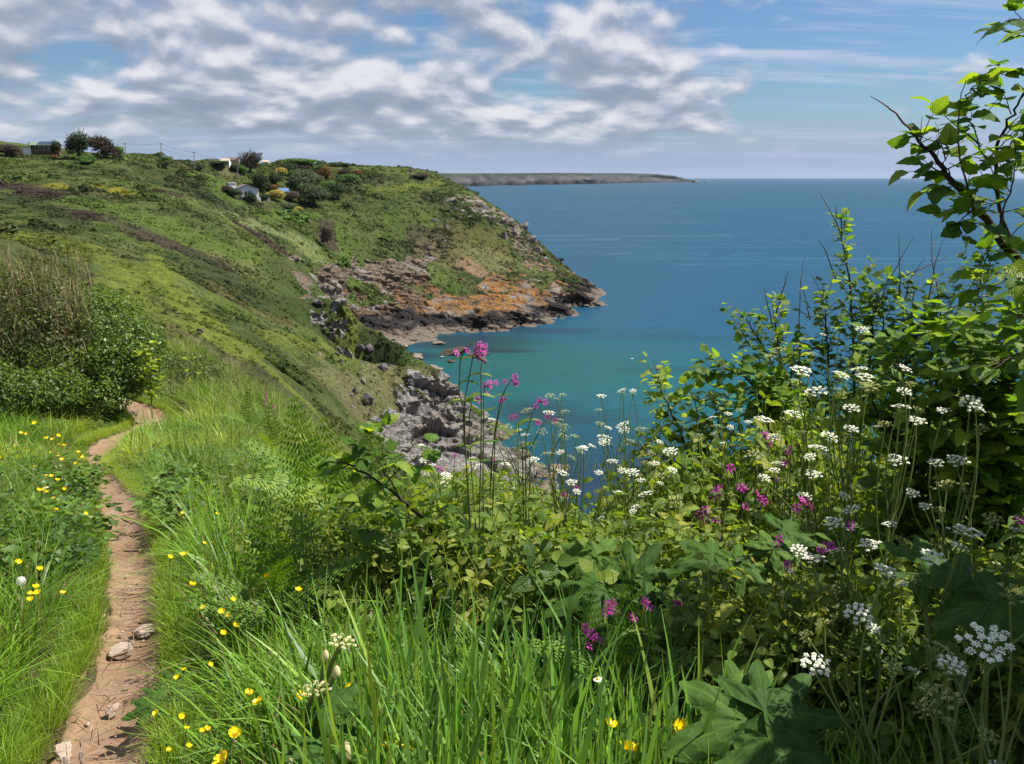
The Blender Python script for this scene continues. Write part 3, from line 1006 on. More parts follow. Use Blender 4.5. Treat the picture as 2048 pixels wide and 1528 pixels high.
def leafy_mat(name, dark=None, mid=None, light=None, trans=0.4, rough=0.45, spec=0.3, inst=False, veins=False, var=0.5, tcol=(1.5, 1.55, 0.45)):
    """Thin green leaf: a glossy upper face with light coming through from behind."""
    m, t, out = new_mat(name)
    bc = t.attr('bc', out='Fac')
    if inst:
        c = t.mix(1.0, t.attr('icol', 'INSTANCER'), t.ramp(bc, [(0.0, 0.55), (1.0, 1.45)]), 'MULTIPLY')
    else:
        oi = t.node('ShaderNodeObjectInfo')
        f = t.math('ADD', bc, t.math('MULTIPLY', t.math('SUBTRACT', oi.outputs['Random'], 0.5), var), clamp=True)
        c = t.ramp(f, [(0.0, dark), (0.5, mid), (1.0, light)])
    k_ = 1 + trans * (0.35 if inst else 1.0)
    c = t.mix(1.0, c, (k_, k_, k_), 'MULTIPLY')
    nm = None
    if veins:
        uv = t.node('ShaderNodeUVMap', uv_map='uv').outputs[0]
        u_, v_, _ = t.sep(uv)
        au = t.math('ABSOLUTE', u_)
        side_ = t.math('SINE', t.math('MULTIPLY', t.math('SUBTRACT', v_, t.math('MULTIPLY', au, 0.38)), 58.0 if veins is True else veins))
        vein = t.math('MAXIMUM', t.ramp(side_, [(0.86, 0.0), (1.0, 0.8)]), t.ramp(au, [(0.03, 1.0), (0.09, 0.0)]))
        c = t.mix(t.math('MULTIPLY', vein, 0.45), c, t.mix(1.0, c, (2.0, 1.8, 1.5), 'MULTIPLY'))
        nm = t.bump(t.math('ADD', t.math('MULTIPLY', side_, -0.5), t.math('MULTIPLY', vein, -0.6)), 0.45 if veins is True else 0.25, 0.004)
    b = pbsdf(t, c, rough, spec, nm)
    tr = t.node('ShaderNodeBsdfTranslucent')
    t.put(tr.inputs[0], t.mix(1.0, c, tcol, 'MULTIPLY'))
    if nm is not None:
        t.put(tr.inputs[1], nm)
    sh = t.node('ShaderNodeMixShader')
    sh.inputs[0].default_value = trans
    t.l.new(b, sh.inputs[1])
    t.l.new(tr.outputs[0], sh.inputs[2])
    t.l.new(sh.outputs[0], out.inputs[0])
    return m


class Acc:
    """Collects pieces into one mesh."""
    def __init__(self):
        self.v, self.q, self.t, self.b, self.u = [], [], [], [], []
        self.n = 0

    def add(self, v, q=None, t=None, bc=0.5, uv=None):
        v = np.asarray(v, float)
        self.v.append(v)
        if q is not None and len(q):
            self.q.append(np.asarray(q) + self.n)
        if t is not None and len(t):
            self.t.append(np.asarray(t) + self.n)
        self.b.append(np.broadcast_to(np.asarray(bc, float), (len(v),)))
        self.u.append(np.zeros((len(v), 2)) if uv is None else np.asarray(uv, float))
        self.n += len(v)

    def mesh(self, name, smooth=True):
        fs = []
        if self.q:
            fs.append(np.concatenate(self.q))
        if self.t:
            fs.append(np.concatenate(self.t))
        return mesh_np(name, np.concatenate(self.v), fs, smooth, {'bc': np.concatenate(self.b)}, np.concatenate(self.u))


def tube_geo(pts, r0, r1, sides=5):
    pts = np.asarray(pts, float)
    n = len(pts)
    d = np.gradient(pts, axis=0)
    d /= np.linalg.norm(d, axis=1)[:, None] + 1e-9
    ref = np.array((0.31, 0.52, 0.8))
    a = np.cross(d, ref)
    a /= np.linalg.norm(a, axis=1)[:, None] + 1e-9
    b = np.cross(d, a)
    rr = np.linspace(r0, r1, n)[:, None, None]
    th = np.arange(sides) * 2 * np.pi / sides
    ring = a[:, None] * np.cos(th)[None, :, None] + b[:, None] * np.sin(th)[None, :, None]
    v = (pts[:, None] + ring * rr).reshape(-1, 3)
    q = []
    for i in range(n - 1):
        for k in range(sides):
            k2 = (k + 1) % sides
            q.append((i * sides + k, i * sides + k2, (i + 1) * sides + k2, (i + 1) * sides + k))
    return v, np.array(q)


def blade(base, az_, length, width, lean, droop, segs=4, rnd=random):
    """A grass blade as a tapered, folded strip: vertices, quads, and position along it."""
    s = np.linspace(0, 1, segs + 1)
    dirx, diry = math.cos(az_), math.sin(az_)
    out_ = lean * s + droop * s ** 2.4
    x = base[0] + dirx * out_ * length
    y = base[1] + diry * out_ * length
    z = base[2] + length * (s - 0.55 * droop * s ** 2.6 * abs(droop) - 0.25 * lean * s * lean)
    wv = width * np.clip(1.05 - s ** 1.8, 0.04, 1) * (0.6 + 0.4 * np.minimum(1, s * 5))
    tw = az_ + math.pi / 2 + rnd.uniform(-0.7, 0.7)
    px, py = math.cos(tw), math.sin(tw)
    L_ = np.c_[x - px * wv, y - py * wv, z]
    R_ = np.c_[x + px * wv, y + py * wv, z]
    v = np.stack([L_, R_], 1).reshape(-1, 3)
    q = [(2 * i, 2 * i + 1, 2 * i + 3, 2 * i + 2) for i in range(segs)]
    return v, q, np.repeat(s, 2)


def tuft(seed, n, h, wid, spread, lean, droop, segs=4):
    rd = random.Random(seed)
    a = Acc()
    for i in range(n):
        r = spread * math.sqrt(rd.random())
        th = rd.uniform(0, 6.283)
        base = (r * math.cos(th), r * math.sin(th), -0.02)
        v, q, s = blade(base, th + rd.uniform(-0.9, 0.9), h * rd.uniform(0.45, 1.1), wid * rd.uniform(0.6, 1.2), rd.uniform(0.0, lean), rd.uniform(-0.1, droop), segs, rd)
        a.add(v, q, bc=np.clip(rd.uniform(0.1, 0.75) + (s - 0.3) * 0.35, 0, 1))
    return a.mesh('tuft')


M_GRASS = leafy_mat('grass_blade', inst=True, trans=0.46, rough=0.42, spec=0.35, tcol=(1.25, 1.25, 0.55))
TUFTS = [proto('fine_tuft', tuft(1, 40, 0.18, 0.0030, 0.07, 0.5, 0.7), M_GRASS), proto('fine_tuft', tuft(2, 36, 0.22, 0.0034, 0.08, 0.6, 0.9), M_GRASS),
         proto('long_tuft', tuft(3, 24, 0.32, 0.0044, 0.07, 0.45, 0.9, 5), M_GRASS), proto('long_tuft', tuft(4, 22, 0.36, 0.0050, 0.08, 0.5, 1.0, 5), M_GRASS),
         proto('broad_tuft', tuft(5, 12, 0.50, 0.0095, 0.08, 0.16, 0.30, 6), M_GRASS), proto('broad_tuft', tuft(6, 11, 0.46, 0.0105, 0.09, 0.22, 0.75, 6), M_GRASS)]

# small broad-leaved ground plants
def rosette(seed, n, size, up=0.4):
    rd = random.Random(seed)
    a = Acc()
    for i in range(n):
        th = rd.uniform(0, 6.283)
        r = size * rd.uniform(0.1, 1.0)
        L_ = size * rd.uniform(0.30, 0.55)
        zc = size * rd.uniform(0.15, 0.9) * up * 2
        c0 = np.array((r * math.cos(th), r * math.sin(th), zc))
        t1 = np.array((math.cos(th + rd.uniform(-.8, .8)), math.sin(th + rd.uniform(-.8, .8)), rd.uniform(-.35, .35)))
        nrm = np.array((rd.uniform(-.6, .6), rd.uniform(-.6, .6), 1.0))
        s1 = np.cross(nrm, t1)
        s1 /= np.linalg.norm(s1)
        wd = L_ * 0.36
        v = [c0, c0 + t1 * L_ * .35 + s1 * wd, c0 + t1 * L_ * .45 + np.array((0, 0, -0.12 * L_)), c0 + t1 * L_ * .35 - s1 * wd, c0 + t1 * L_]
        a.add(v, t=[(0, 2, 1), (0, 3, 2), (1, 2, 4), (2, 3, 4)], bc=rd.uniform(0.05, 0.95))
    return a.mesh('rosette', smooth=False)


M_HERB = leafy_mat('herb_leaf', inst=True, trans=0.36, rough=0.45, spec=0.3, tcol=(1.5, 1.5, 0.5))
HERBS = [proto('herb', rosette(11, 30, 0.075), M_HERB), proto('herb', rosette(12, 40, 0.10, 0.6), M_HERB), proto('herb', rosette(13, 54, 0.13, 0.8), M_HERB)]


def poly_in(px, py, poly):
    px, py = np.asarray(px), np.asarray(py)
    inside = np.zeros(px.shape, bool)
    j = len(poly) - 1
    for i in range(len(poly)):
        xi, yi = poly[i]
        xj, yj = poly[j]
        cond = ((yi > py) != (yj > py)) & (px < (xj - xi) * (py - yi) / (yj - yi + 1e-9) + xi)
        inside ^= cond
        j = i
    return inside


def spread_points(n, r0, r1, t0, t1, power=1.0, seed=1):
    g = np.random.default_rng(seed)
    u = g.random(n)
    r = (r0 ** power + u * (r1 ** power - r0 ** power)) ** (1 / power)
    th = g.uniform(R(t0), R(t1), n)
    return r * np.sin(th), r * np.cos(th), g


def ground_spot(px, py):
    return near_hit(px, py)[:2]


# where the grass is what: regions of the bank in world metres, taken from landmarks
B_TALL = [ground_spot(*p_) for p_ in ((640, 1640), (700, 1480), (1000, 1500), (1330, 1500), (1420, 1640), (1400, 1900), (1000, 2100), (640, 1900))]
x, y, g = spread_points(30000, 1.25, 30.0, -38, 34, 0.9, 5)
dpath = path_d(x, y)
kk = g.integers(0, len(PCX), 5200)
sd_ = np.where(g.random(5200) < 0.5, -1, 1) * (1.02 + 0.9 * g.random(5200) ** 1.4)
x = np.r_[x, PCX[kk] + nxv[kk] * PWI[kk] * sd_]
y = np.r_[y, PCY[kk] + nyv[kk] * PWI[kk] * sd_]
dpath = path_d(x, y)
keep = (dpath > 1.04 + 0.22 * g.random(len(x))) & ~((x > -0.2 * y) & (y > 5.2))
keep &= ~((x > 0.0) & (y > 2.2) & (g.random(len(x)) < 0.75))
x, y, dpath = x[keep], y[keep], dpath[keep]
n = len(x)
tall = poly_in(x, y, B_TALL)
ridge = seg_dist(x, y, np.array([(-1.77, 9), (-2.9, 12), (-4.7, 16), (-6.6, 20), (-9.3, 25)]), 1.0)
nz_ = fbm(x * 0.9, y * 0.9, 1.0, 4)
nz2 = fbm(x * 0.35, y * 0.35, 6.0, 3)
rnd1, rnd2 = g.random(n), g.random(n)
pidx = np.where(rnd1 < 0.5, np.where(rnd2 < .5, 0, 1), np.where(rnd2 < .5, 2, 3))
edge_ = dpath < 2.9
pidx = np.where(edge_, np.where(rnd2 < .5, 0, 1), pidx)
right_of = x > np.interp(y, PCY[np.argsort(PCY)], PCX[np.argsort(PCY)])
pidx = np.where(tall & (rnd1 < 0.8), np.where(rnd2 < .5, 4, 5), pidx)
c_yel = np.array((0.270, 0.345, 0.030))
c_gr = np.array((0.135, 0.255, 0.026))
c_dk = np.array((0.070, 0.150, 0.020))
c_bl = np.array((0.125, 0.235, 0.048))
c_dry = np.array((0.250, 0.215, 0.095))
tt = sstep(0.35, 0.65, nz_)[:, None]
col = c_gr * (1 - tt) + c_yel * tt
t2 = sstep(0.56, 0.70, nz2)[:, None] * 0.7
col = col * (1 - t2) + c_dk * t2
le = (sstep(2.4, 1.2, dpath) * 0.55)[:, None]
col = col * (1 - le) + c_yel * le
td = (sstep(2.6, 0.6, ridge) * (0.05 + 0.5 * rnd2))[:, None]
col = col * (1 - td) + c_dry * td
col = np.where(tall[:, None], c_bl * (0.75 + 0.8 * rnd2[:, None]) + (rnd1[:, None] < 0.14) * np.array((0.08, 0.06, 0.0)), col)
dry = (rnd2 > 0.95)[:, None]
col = np.where(dry, c_dry * 0.9, col)
col = col * (0.75 + 0.5 * g.random(n))[:, None]
sc = g.uniform(0.75, 1.35, n) * np.where(edge_, 0.50, 1.0) * np.where(right_of & ~edge_, 1.18, 1.0) * (0.75 + 0.5 * sstep(0.35, 0.65, fbm(x * 1.6, y * 1.6, 9.0, 2)))
sc = sc * (0.58 + 0.022 * np.hypot(x, y))
sc = np.where(tall, g.uniform(0.7, 1.05, n), sc)
rot = np.c_[g.normal(0, 0.16, n), g.normal(0, 0.16, n), g.uniform(0, 6.283, n)]
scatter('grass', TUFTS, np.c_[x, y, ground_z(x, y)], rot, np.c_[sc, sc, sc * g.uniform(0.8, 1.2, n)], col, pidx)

# broad-leaved herbs between the grasses
x, y, g = spread_points(8500, 1.6, 26.0, -37, 33, 0.9, 8)
nz_ = fbm(x * 0.8, y * 0.8, 4.0, 3)
keep = (path_d(x, y) > 1.5) & ~((x > -0.2 * y) & (y > 5.0)) & (nz_ > 0.50) & ~poly_in(x, y, B_TALL)
x, y, nz_ = x[keep], y[keep], nz_[keep]
n = len(x)
col = np.array((0.070, 0.135, 0.022)) * (0.7 + 0.9 * g.random(n))[:, None] + np.array((0.04, 0.03, 0.0)) * (g.random(n) > .7)[:, None]
sc = g.uniform(0.6, 1.25, n)
scatter('ground_herbs', HERBS, np.c_[x, y, ground_z(x, y) + 0.03], np.c_[g.normal(0, .2, n), g.normal(0, .2, n), g.uniform(0, 6.28, n)], np.c_[sc, sc, sc], col, g.integers(0, 3, n))

# flowering grass stalks and dead stems standing over the turf
def seed_stalks(seed):
    rd = random.Random(seed)
    a = Acc()
    for i in range(6):
        th = rd.uniform(0, 6.283)
        r = rd.uniform(0, 0.06)
        h_ = rd.uniform(0.24, 0.46)
        v, q, s = blade((r * math.cos(th), r * math.sin(th), 0), th, h_, 0.0011, rd.uniform(0.05, 0.45), rd.uniform(0, .5), 4, rd)
        a.add(v, q, bc=0.5)
        tip = v[-2:].mean(0)
        back = v[-4:-2].mean(0)
        d_ = (tip - back) / (np.linalg.norm(tip - back) + 1e-9)
        for j in range(9):
            p = tip - d_ * 0.006 * j
            t2 = rd.uniform(0, 6.283)
            o2 = np.array((math.cos(t2), math.sin(t2), 0.5)) * rd.uniform(0.004, 0.010)
            s2 = np.cross(o2, d_) * 0.35
            a.add([p, p + o2 * .5 + s2, p + o2, p + o2 * .5 - s2], q=[(0, 1, 2, 3)], bc=rd.uniform(0.4, 1))
    return a.mesh('seed_grass', smooth=False)


SEEDS = [proto('seed_grass', seed_stalks(i + 50), M_GRASS) for i in range(3)]
x, y, g = spread_points(3600, 1.7, 28.0, -37, 20, 0.9, 18)
ridge = seg_dist(x, y, np.array([(-1.2, 7.5), (-1.77, 9), (-2.9, 12), (-4.7, 16), (-6.6, 20), (-9.3, 25)]), 1.0)
keep = (path_d(x, y) > 1.9) & ~((x > -0.2 * y) & (y > 5.0)) & (g.random(len(x)) < 0.22 + 0.45 * sstep(2.8, 0.4, ridge)) & ~((x > -0.1) & (y > 2.2))
x, y = x[keep], y[keep]
n = len(x)
sc = g.uniform(0.7, 1.2, n) * (0.75 + 0.02 * y)
col = np.array((0.24, 0.19, 0.095)) * (0.6 + 0.7 * g.random(n))[:, None]
scatter('seed_grass', SEEDS, np.c_[x, y, ground_z(x, y)], np.c_[g.normal(0, .15, n), g.normal(0, .15, n), g.uniform(0, 6.28, n)], np.c_[sc, sc, sc], col, g.integers(0, 3, n))

# dead straw lying on the path
def straw(seed):
    rd = random.Random(seed)
    a = Acc()
    for i in range(5):
        L_ = rd.uniform(0.03, 0.11)
        th = rd.uniform(0, 6.28)
        p0 = np.array((rd.uniform(-.12, .12), rd.uniform(-.12, .12), 0.006))
        d_ = np.array((math.cos(th), math.sin(th), rd.uniform(-.03, .1)))
        s_ = np.array((-math.sin(th), math.cos(th), 0)) * 0.0016
        a.add([p0 - s_, p0 + s_, p0 + d_ * L_ + s_ * .5, p0 + d_ * L_ - s_ * .5], q=[(0, 1, 2, 3)], bc=rd.uniform(0.2, 0.9))
    return a.mesh('straw', smooth=False)


M_STRAW = leafy_mat('dry_straw', inst=True, trans=0.1, rough=0.7, spec=0.1)
STR = [proto('straw', straw(i), M_STRAW) for i in range(3)]
k = np.random.default_rng(4).integers(0, len(PCX), 420)
g = np.random.default_rng(14)
o_ = np.clip(g.normal(0, 0.75, 420), -1.15, 1.15)
x, y = PCX[k] + nxv[k] * PWI[k] * o_, PCY[k] + nyv[k] * PWI[k] * o_
n = len(x)
col = np.array((0.30, 0.21, 0.12)) * (0.35 + 0.9 * g.random(n))[:, None]
scatter('straw', STR, np.c_[x, y, ground_z(x, y) + 0.018], np.c_[g.normal(0, .1, n), g.normal(0, .1, n), g.uniform(0, 6.28, n)], np.full((n, 3), 1.0), col, g.integers(0, 3, n))

# ------------------------------------------------------------------ gorse, heather and bracken covering the hills
def clump(seed, n, flat=0.6, quad=0.16):
    rd = random.Random(seed)
    a = Acc()
    for i in range(n):
        th, ph = rd.uniform(0, 6.283), math.asin(rd.uniform(0.0, 1.0))
        rr = rd.uniform(0.65, 1.0)
        d_ = np.array((math.cos(th) * math.cos(ph), math.sin(th) * math.cos(ph), math.sin(ph)))
        c0 = d_ * rr * np.array((0.5, 0.5, 0.5 * flat))
        nrm = d_ + np.array((rd.uniform(-.7, .7), rd.uniform(-.7, .7), rd.uniform(0.0, .9)))
        nrm /= np.linalg.norm(nrm)
        t1 = np.cross(nrm, (rd.uniform(-1, 1), rd.uniform(-1, 1), rd.uniform(-1, 1)))
        t1 /= np.linalg.norm(t1)
        s1 = np.cross(nrm, t1)
        q_ = quad * rd.uniform(0.6, 1.4)
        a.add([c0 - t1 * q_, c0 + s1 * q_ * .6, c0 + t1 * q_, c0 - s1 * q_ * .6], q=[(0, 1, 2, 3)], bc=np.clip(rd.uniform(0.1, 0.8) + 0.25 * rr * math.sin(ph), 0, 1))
    return a.mesh('clump', smooth=False)


M_CLUMP = leafy_mat('heath_cover', inst=True, trans=0.22, rough=0.7, spec=0.12, tcol=(1.2, 1.25, 0.6))
CL = [proto('clump', clump(i, 30 + 8 * i, 0.55 + 0.1 * i), M_CLUMP) for i in range(4)]
CL += [proto('tussock', tuft(20 + i, 26, 0.8, 0.020, 0.28, 0.55, 0.7, 3), M_CLUMP) for i in range(2)]
x, y, g = spread_points(150000, 24, 440, -40, 6, 1.0, 21)
z = hill_z(x, y)
e = 0.5
slope = np.hypot(hill_z(x + e, y) - z, hill_z(x, y + e) - z) / e
rk_ = rock_mask(x, y, z, slope)
ppx, ppy, dd = proj(np.c_[x, y, z])
ppx2, ppy2, dd2 = proj(np.c_[x, y + 0.5, hill_z(x, y + 0.5)])
keep = (z > 1.2) & (rk_ < 0.42 + 0.2 * g.random(len(x))) & (ppx > -90) & (ppx < 1260) & (ppy2 < ppy + 0.4)
x, y, z = x[keep], y[keep], z[keep]
n = len(x)
col = cover_color(x, y) * (0.6 + 0.85 * g.random(n) ** 1.3)[:, None]
bushy = fbm(x * 0.12, y * 0.1, 12.0, 3)
r_ = np.hypot(x, y)
lum = col.sum(1)
pidx = np.where((lum > 0.30) | (g.random(n) < 0.35), g.integers(4, 6, n), g.integers(0, 4, n))
sc = g.uniform(0.5, 1.15, n) * (0.24 + 0.0023 * r_) * (0.7 + 0.9 * sstep(0.5, 0.7, bushy))
big_ = (g.random(n) < 0.025) & (pidx < 4)
sc = np.where(big_, sc * g.uniform(1.8, 3.2, n), sc)
col = np.where(big_[:, None], col * np.array((0.80, 0.88, 0.90)), col)
sc = np.where(pidx >= 4, sc * 0.62, sc)
rot = np.c_[g.normal(0, .2, n), g.normal(0, .2, n), g.uniform(0, 6.28, n)]
scatter('heath_cover', CL, np.c_[x, y, z + 0.02 * sc], rot, np.c_[sc, sc, sc * g.uniform(0.8, 1.3, n)], col, pidx)


# ------------------------------------------------------------------ plants of the bank, one by one
def lift_hit(px, py, h):
    """Point seen at a pixel that stands h metres above the ground of the bank."""
    ys = np.concatenate([np.arange(0.6, 8, 0.01), np.arange(8, 34, 0.05)])
    r = ray(px, py)
    tt = ys / r[1]
    z = EYE + r[2] * tt
    zz = ground_zz(r[0] * tt, ys) + h
    k = np.argmax(zz >= z)
    return np.array((r[0] * tt[k], ys[k], z[k]))


def ground_zz(x, y):
    return NF(x, y)


def leaf_geo(seed, wide=0.40, teeth=0.12, fold=0.18, droop=0.25, n=9):
    """Ovate toothed leaf, stalk at the origin, unit length along +Y, face up."""
    rd = random.Random(seed)
    v, uv = [], []
    sd = rd.uniform(-0.06, 0.06)
    for i in range(n):
        s = i / (n - 1)
        w_ = wide * math.sin(math.pi * min(1, s ** 0.72 * 1.0)) ** 0.85 if 0 < s < 1 else 0.0
        w_ *= (1 + teeth * (1 if i % 2 else -1))
        z = -droop * s * s + rd.uniform(-0.012, 0.012)
        cx = sd * math.sin(s * 3.1)
        f = fold * w_
        v += [(cx - w_, s - 0.10 * w_ * (i % 2), z + f + rd.uniform(-.025, .025)), (cx, s, z), (cx + w_, s - 0.10 * w_ * (i % 2), z + f + rd.uniform(-.025, .025))]
        uv += [(-1, s), (0, s), (1, s)]
    q = []
    for i in range(n - 1):
        a = i * 3
        q += [(a, a + 1, a + 4, a + 3), (a + 1, a + 2, a + 5, a + 4)]
    return np.array(v), q, np.array(uv)


def frame_from(d, nrm):
    d = np.asarray(d, float) / np.linalg.norm(d)
    nrm = np.asarray(nrm, float) - d * (np.asarray(nrm, float) @ d)
    nrm /= np.linalg.norm(nrm) + 1e-9
    xx = np.cross(d, nrm)
    return np.stack([xx, d, nrm], 1)


M_ELM = leafy_mat('elm_leaf', (0.034, 0.075, 0.014), (0.090, 0.165, 0.022), (0.220, 0.280, 0.030), 0.50, 0.40, 0.32, veins=True, var=0.8)
M_LEAF = leafy_mat('shrub_leaf', (0.042, 0.085, 0.018), (0.110, 0.185, 0.030), (0.250, 0.300, 0.055), 0.48, 0.40, 0.34, veins=True, var=0.8)
M_PRIVET = leafy_mat('privet_leaf', (0.014, 0.036, 0.009), (0.040, 0.088, 0.016), (0.110, 0.190, 0.030), 0.22, 0.38, 0.35, var=0.2)
M_LIME = leafy_mat('lime_leaf', (0.11, 0.17, 0.02), (0.22, 0.28, 0.025), (0.34, 0.38, 0.04), 0.35, 0.4, 0.3, veins=True, var=0.5)
M_HOG = leafy_mat('hogweed_leaf', (0.024, 0.056, 0.012), (0.048, 0.098, 0.017), (0.095, 0.155, 0.028), 0.26, 0.6, 0.12, veins=22.0, var=0.5)
M_FERN = leafy_mat('fern_frond', (0.040, 0.090, 0.014), (0.088, 0.165, 0.022), (0.170, 0.240, 0.030), 0.36, 0.5, 0.2, var=0.5)
M_STEM = leafy_mat('green_stem', (0.08, 0.11, 0.025), (0.15, 0.20, 0.045), (0.26, 0.30, 0.08), 0.1, 0.5, 0.3, var=0.3)
M_PSTEM = leafy_mat('campion_stem', (0.07, 0.07, 0.03), (0.13, 0.13, 0.05), (0.20, 0.22, 0.08), 0.08, 0.6, 0.2, var=0.3)
M_WHITE = leafy_mat('white_floret', (0.64, 0.64, 0.48), (0.78, 0.79, 0.64), (0.84, 0.84, 0.72), 0.30, 0.6, 0.15, var=0.2, tcol=(1.0, 1.0, 0.92))
M_SEED = leafy_mat('green_umbel', (0.24, 0.26, 0.06), (0.38, 0.40, 0.12), (0.62, 0.62, 0.36), 0.25, 0.6, 0.15, var=0.3)
M_PINK = leafy_mat('pink_petal', (0.42, 0.025, 0.26), (0.60, 0.060, 0.42), (0.72, 0.15, 0.56), 0.35, 0.5, 0.2, var=0.3, tcol=(1.2, 0.8, 1.1))
M_CALYX = leafy_mat('calyx', (0.08, 0.020, 0.025), (0.14, 0.04, 0.04), (0.18, 0.09, 0.05), 0.1, 0.6, 0.2, var=0.3)
M_YELLOW = leafy_mat('buttercup_petal', (0.75, 0.50, 0.002), (0.86, 0.62, 0.004), (0.90, 0.72, 0.02), 0.25, 0.25, 0.5, var=0.2, tcol=(1.1, 1.0, 0.5))
M_CREAM = leafy_mat('cream_bud', (0.38, 0.36, 0.16), (0.55, 0.50, 0.26), (0.68, 0.62, 0.38), 0.15, 0.7, 0.1, var=0.3)
M_FOX = leafy_mat('foxglove_bell', (0.16, 0.015, 0.08), (0.28, 0.035, 0.15), (0.40, 0.10, 0.25), 0.2, 0.5, 0.3, var=0.3)
M_FLUFF = leafy_mat('seed_fluff', (0.55, 0.56, 0.52), (0.7, 0.7, 0.66), (0.8, 0.8, 0.78), 0.4, 0.8, 0.1, var=0.1, tcol=(1, 1, 1))
M_BARK = simple_mat('dark_bark', (0.060, 0.042, 0.030), 0.85, 0.2, 0.4, 40.0, 0.5)
M_TWIG = simple_mat('dead_twig', (0.17, 0.13, 0.105), 0.85, 0.2, 0.35, 40.0, 0.3)

LEAVES = {}
for nm, m, kw in (('elm', M_ELM, dict(wide=0.40, teeth=0.10, fold=0.16, droop=0.28)), ('shrub', M_LEAF, dict(wide=0.42, teeth=0.11, fold=0.2, droop=0.2)), ('lime', M_LIME, dict(wide=0.42, teeth=0.05, fold=0.2, droop=0.3)),
                  ('herb', M_LEAF, dict(wide=0.34, teeth=0.14, fold=0.22, droop=0.3)), ('lance', M_LEAF, dict(wide=0.20, teeth=0.02, fold=0.2, droop=0.45))):
    LEAVES[nm] = []
    for i in range(5):
        gv, gq, guv = leaf_geo(100 + i, **{**kw, 'fold': kw['fold'] * (0.4 + 0.4 * i), 'droop': kw['droop'] * (0.2 + 0.45 * i)})
        me = mesh_np('leaf', gv, np.array(gq), True, {'bc': np.full(len(gv), 0.30 + 0.1 * i)}, guv)
        me.materials.append(m)
        LEAVES[nm].append((me, gv, np.array(gq), guv))


def grow(stems, rd, gap=0.07, tlen=0.16, from_t=0.35, leaf=0.06, lgap=0.032, up=0.25, rise=0.2, bare_tip=0.0, depth_spread=1.0):
    """Side twigs and alternate leaves along given stems. Returns tubes and leaf placements."""
    tubes, leaves = [], []
    for st in stems:
        st = np.asarray(st, float)
        seg = np.linalg.norm(np.diff(st, axis=0), axis=1)
        cum = np.r_[0, np.cumsum(seg)]
        L_ = cum[-1]
        s = L_ * from_t
        end = L_ * (1 - bare_tip)
        sd = 1
        while s < end:
            k = min(np.searchsorted(cum, s) - 1, len(seg) - 1)
            k = max(k, 0)
            f = (s - cum[k]) / seg[k]
            p = st[k] * (1 - f) + st[k + 1] * f
            d = (st[k + 1] - st[k]) / seg[k]
            rv = np.array((rd.gauss(0, 1), rd.gauss(0, 1) * depth_spread, rd.gauss(0, 0.7)))
            rv -= d * (rv @ d)
            rv /= np.linalg.norm(rv) + 1e-9
            sd = -sd
            dirn = d * rd.uniform(0.3, 0.8) + rv * 0.9 + np.array((0, 0, up))
            dirn /= np.linalg.norm(dirn)
            tl_ = tlen * rd.uniform(0.35, 1.15) * (1 - 0.55 * (s / L_))
            npt = 4
            pts = [p]
            dd = dirn.copy()
            for j in range(npt):
                dd = dd + np.array((rd.gauss(0, .12), rd.gauss(0, .12), rd.gauss(0.02, .10)))
                dd /= np.linalg.norm(dd)
                pts.append(pts[-1] + dd * tl_ / npt)
            pts = np.array(pts)
            tubes.append((pts, 0.0020, 0.0008))
            a = 0.018
            flip = 1
            while a < tl_:
                q = a / tl_ * npt
                j = min(int(q), npt - 1)
                lp = pts[j] + (pts[j + 1] - pts[j]) * (q - j)
                td = pts[j + 1] - pts[j]
                td /= np.linalg.norm(td)
                sv = np.cross(td, (0, 0, 1))
                sv /= np.linalg.norm(sv) + 1e-9
                ld = td * 0.55 + sv * flip * 0.8 + np.array((0, 0, rd.uniform(-0.45, 0.12)))
                leaves.append((lp, ld, (rd.gauss(0, .42), rd.gauss(0, .42), 1.0), leaf * rd.uniform(0.55, 1.15)))
                flip = -flip
                a += lgap * rd.uniform(0.7, 1.3)
            leaves.append((pts[-1], dd + np.array((0, 0, -0.2)), (rd.gauss(0, .4), rd.gauss(0, .4), 1.0), leaf * rd.uniform(0.7, 1.1)))
            s += gap * rd.uniform(0.6, 1.4)
        # a few leaves straight off the end of the stem
        if bare_tip < 0.05:
            for j in range(3):
                leaves.append((st[-1], (st[-1] - st[-2]) / seg[-1] + np.array((rd.gauss(0, .6), rd.gauss(0, .6), rd.gauss(-.1, .3))), (rd.gauss(0, .3), rd.gauss(0, .3), 1.0), leaf * rd.uniform(0.6, 1.0)))
    return tubes, leaves


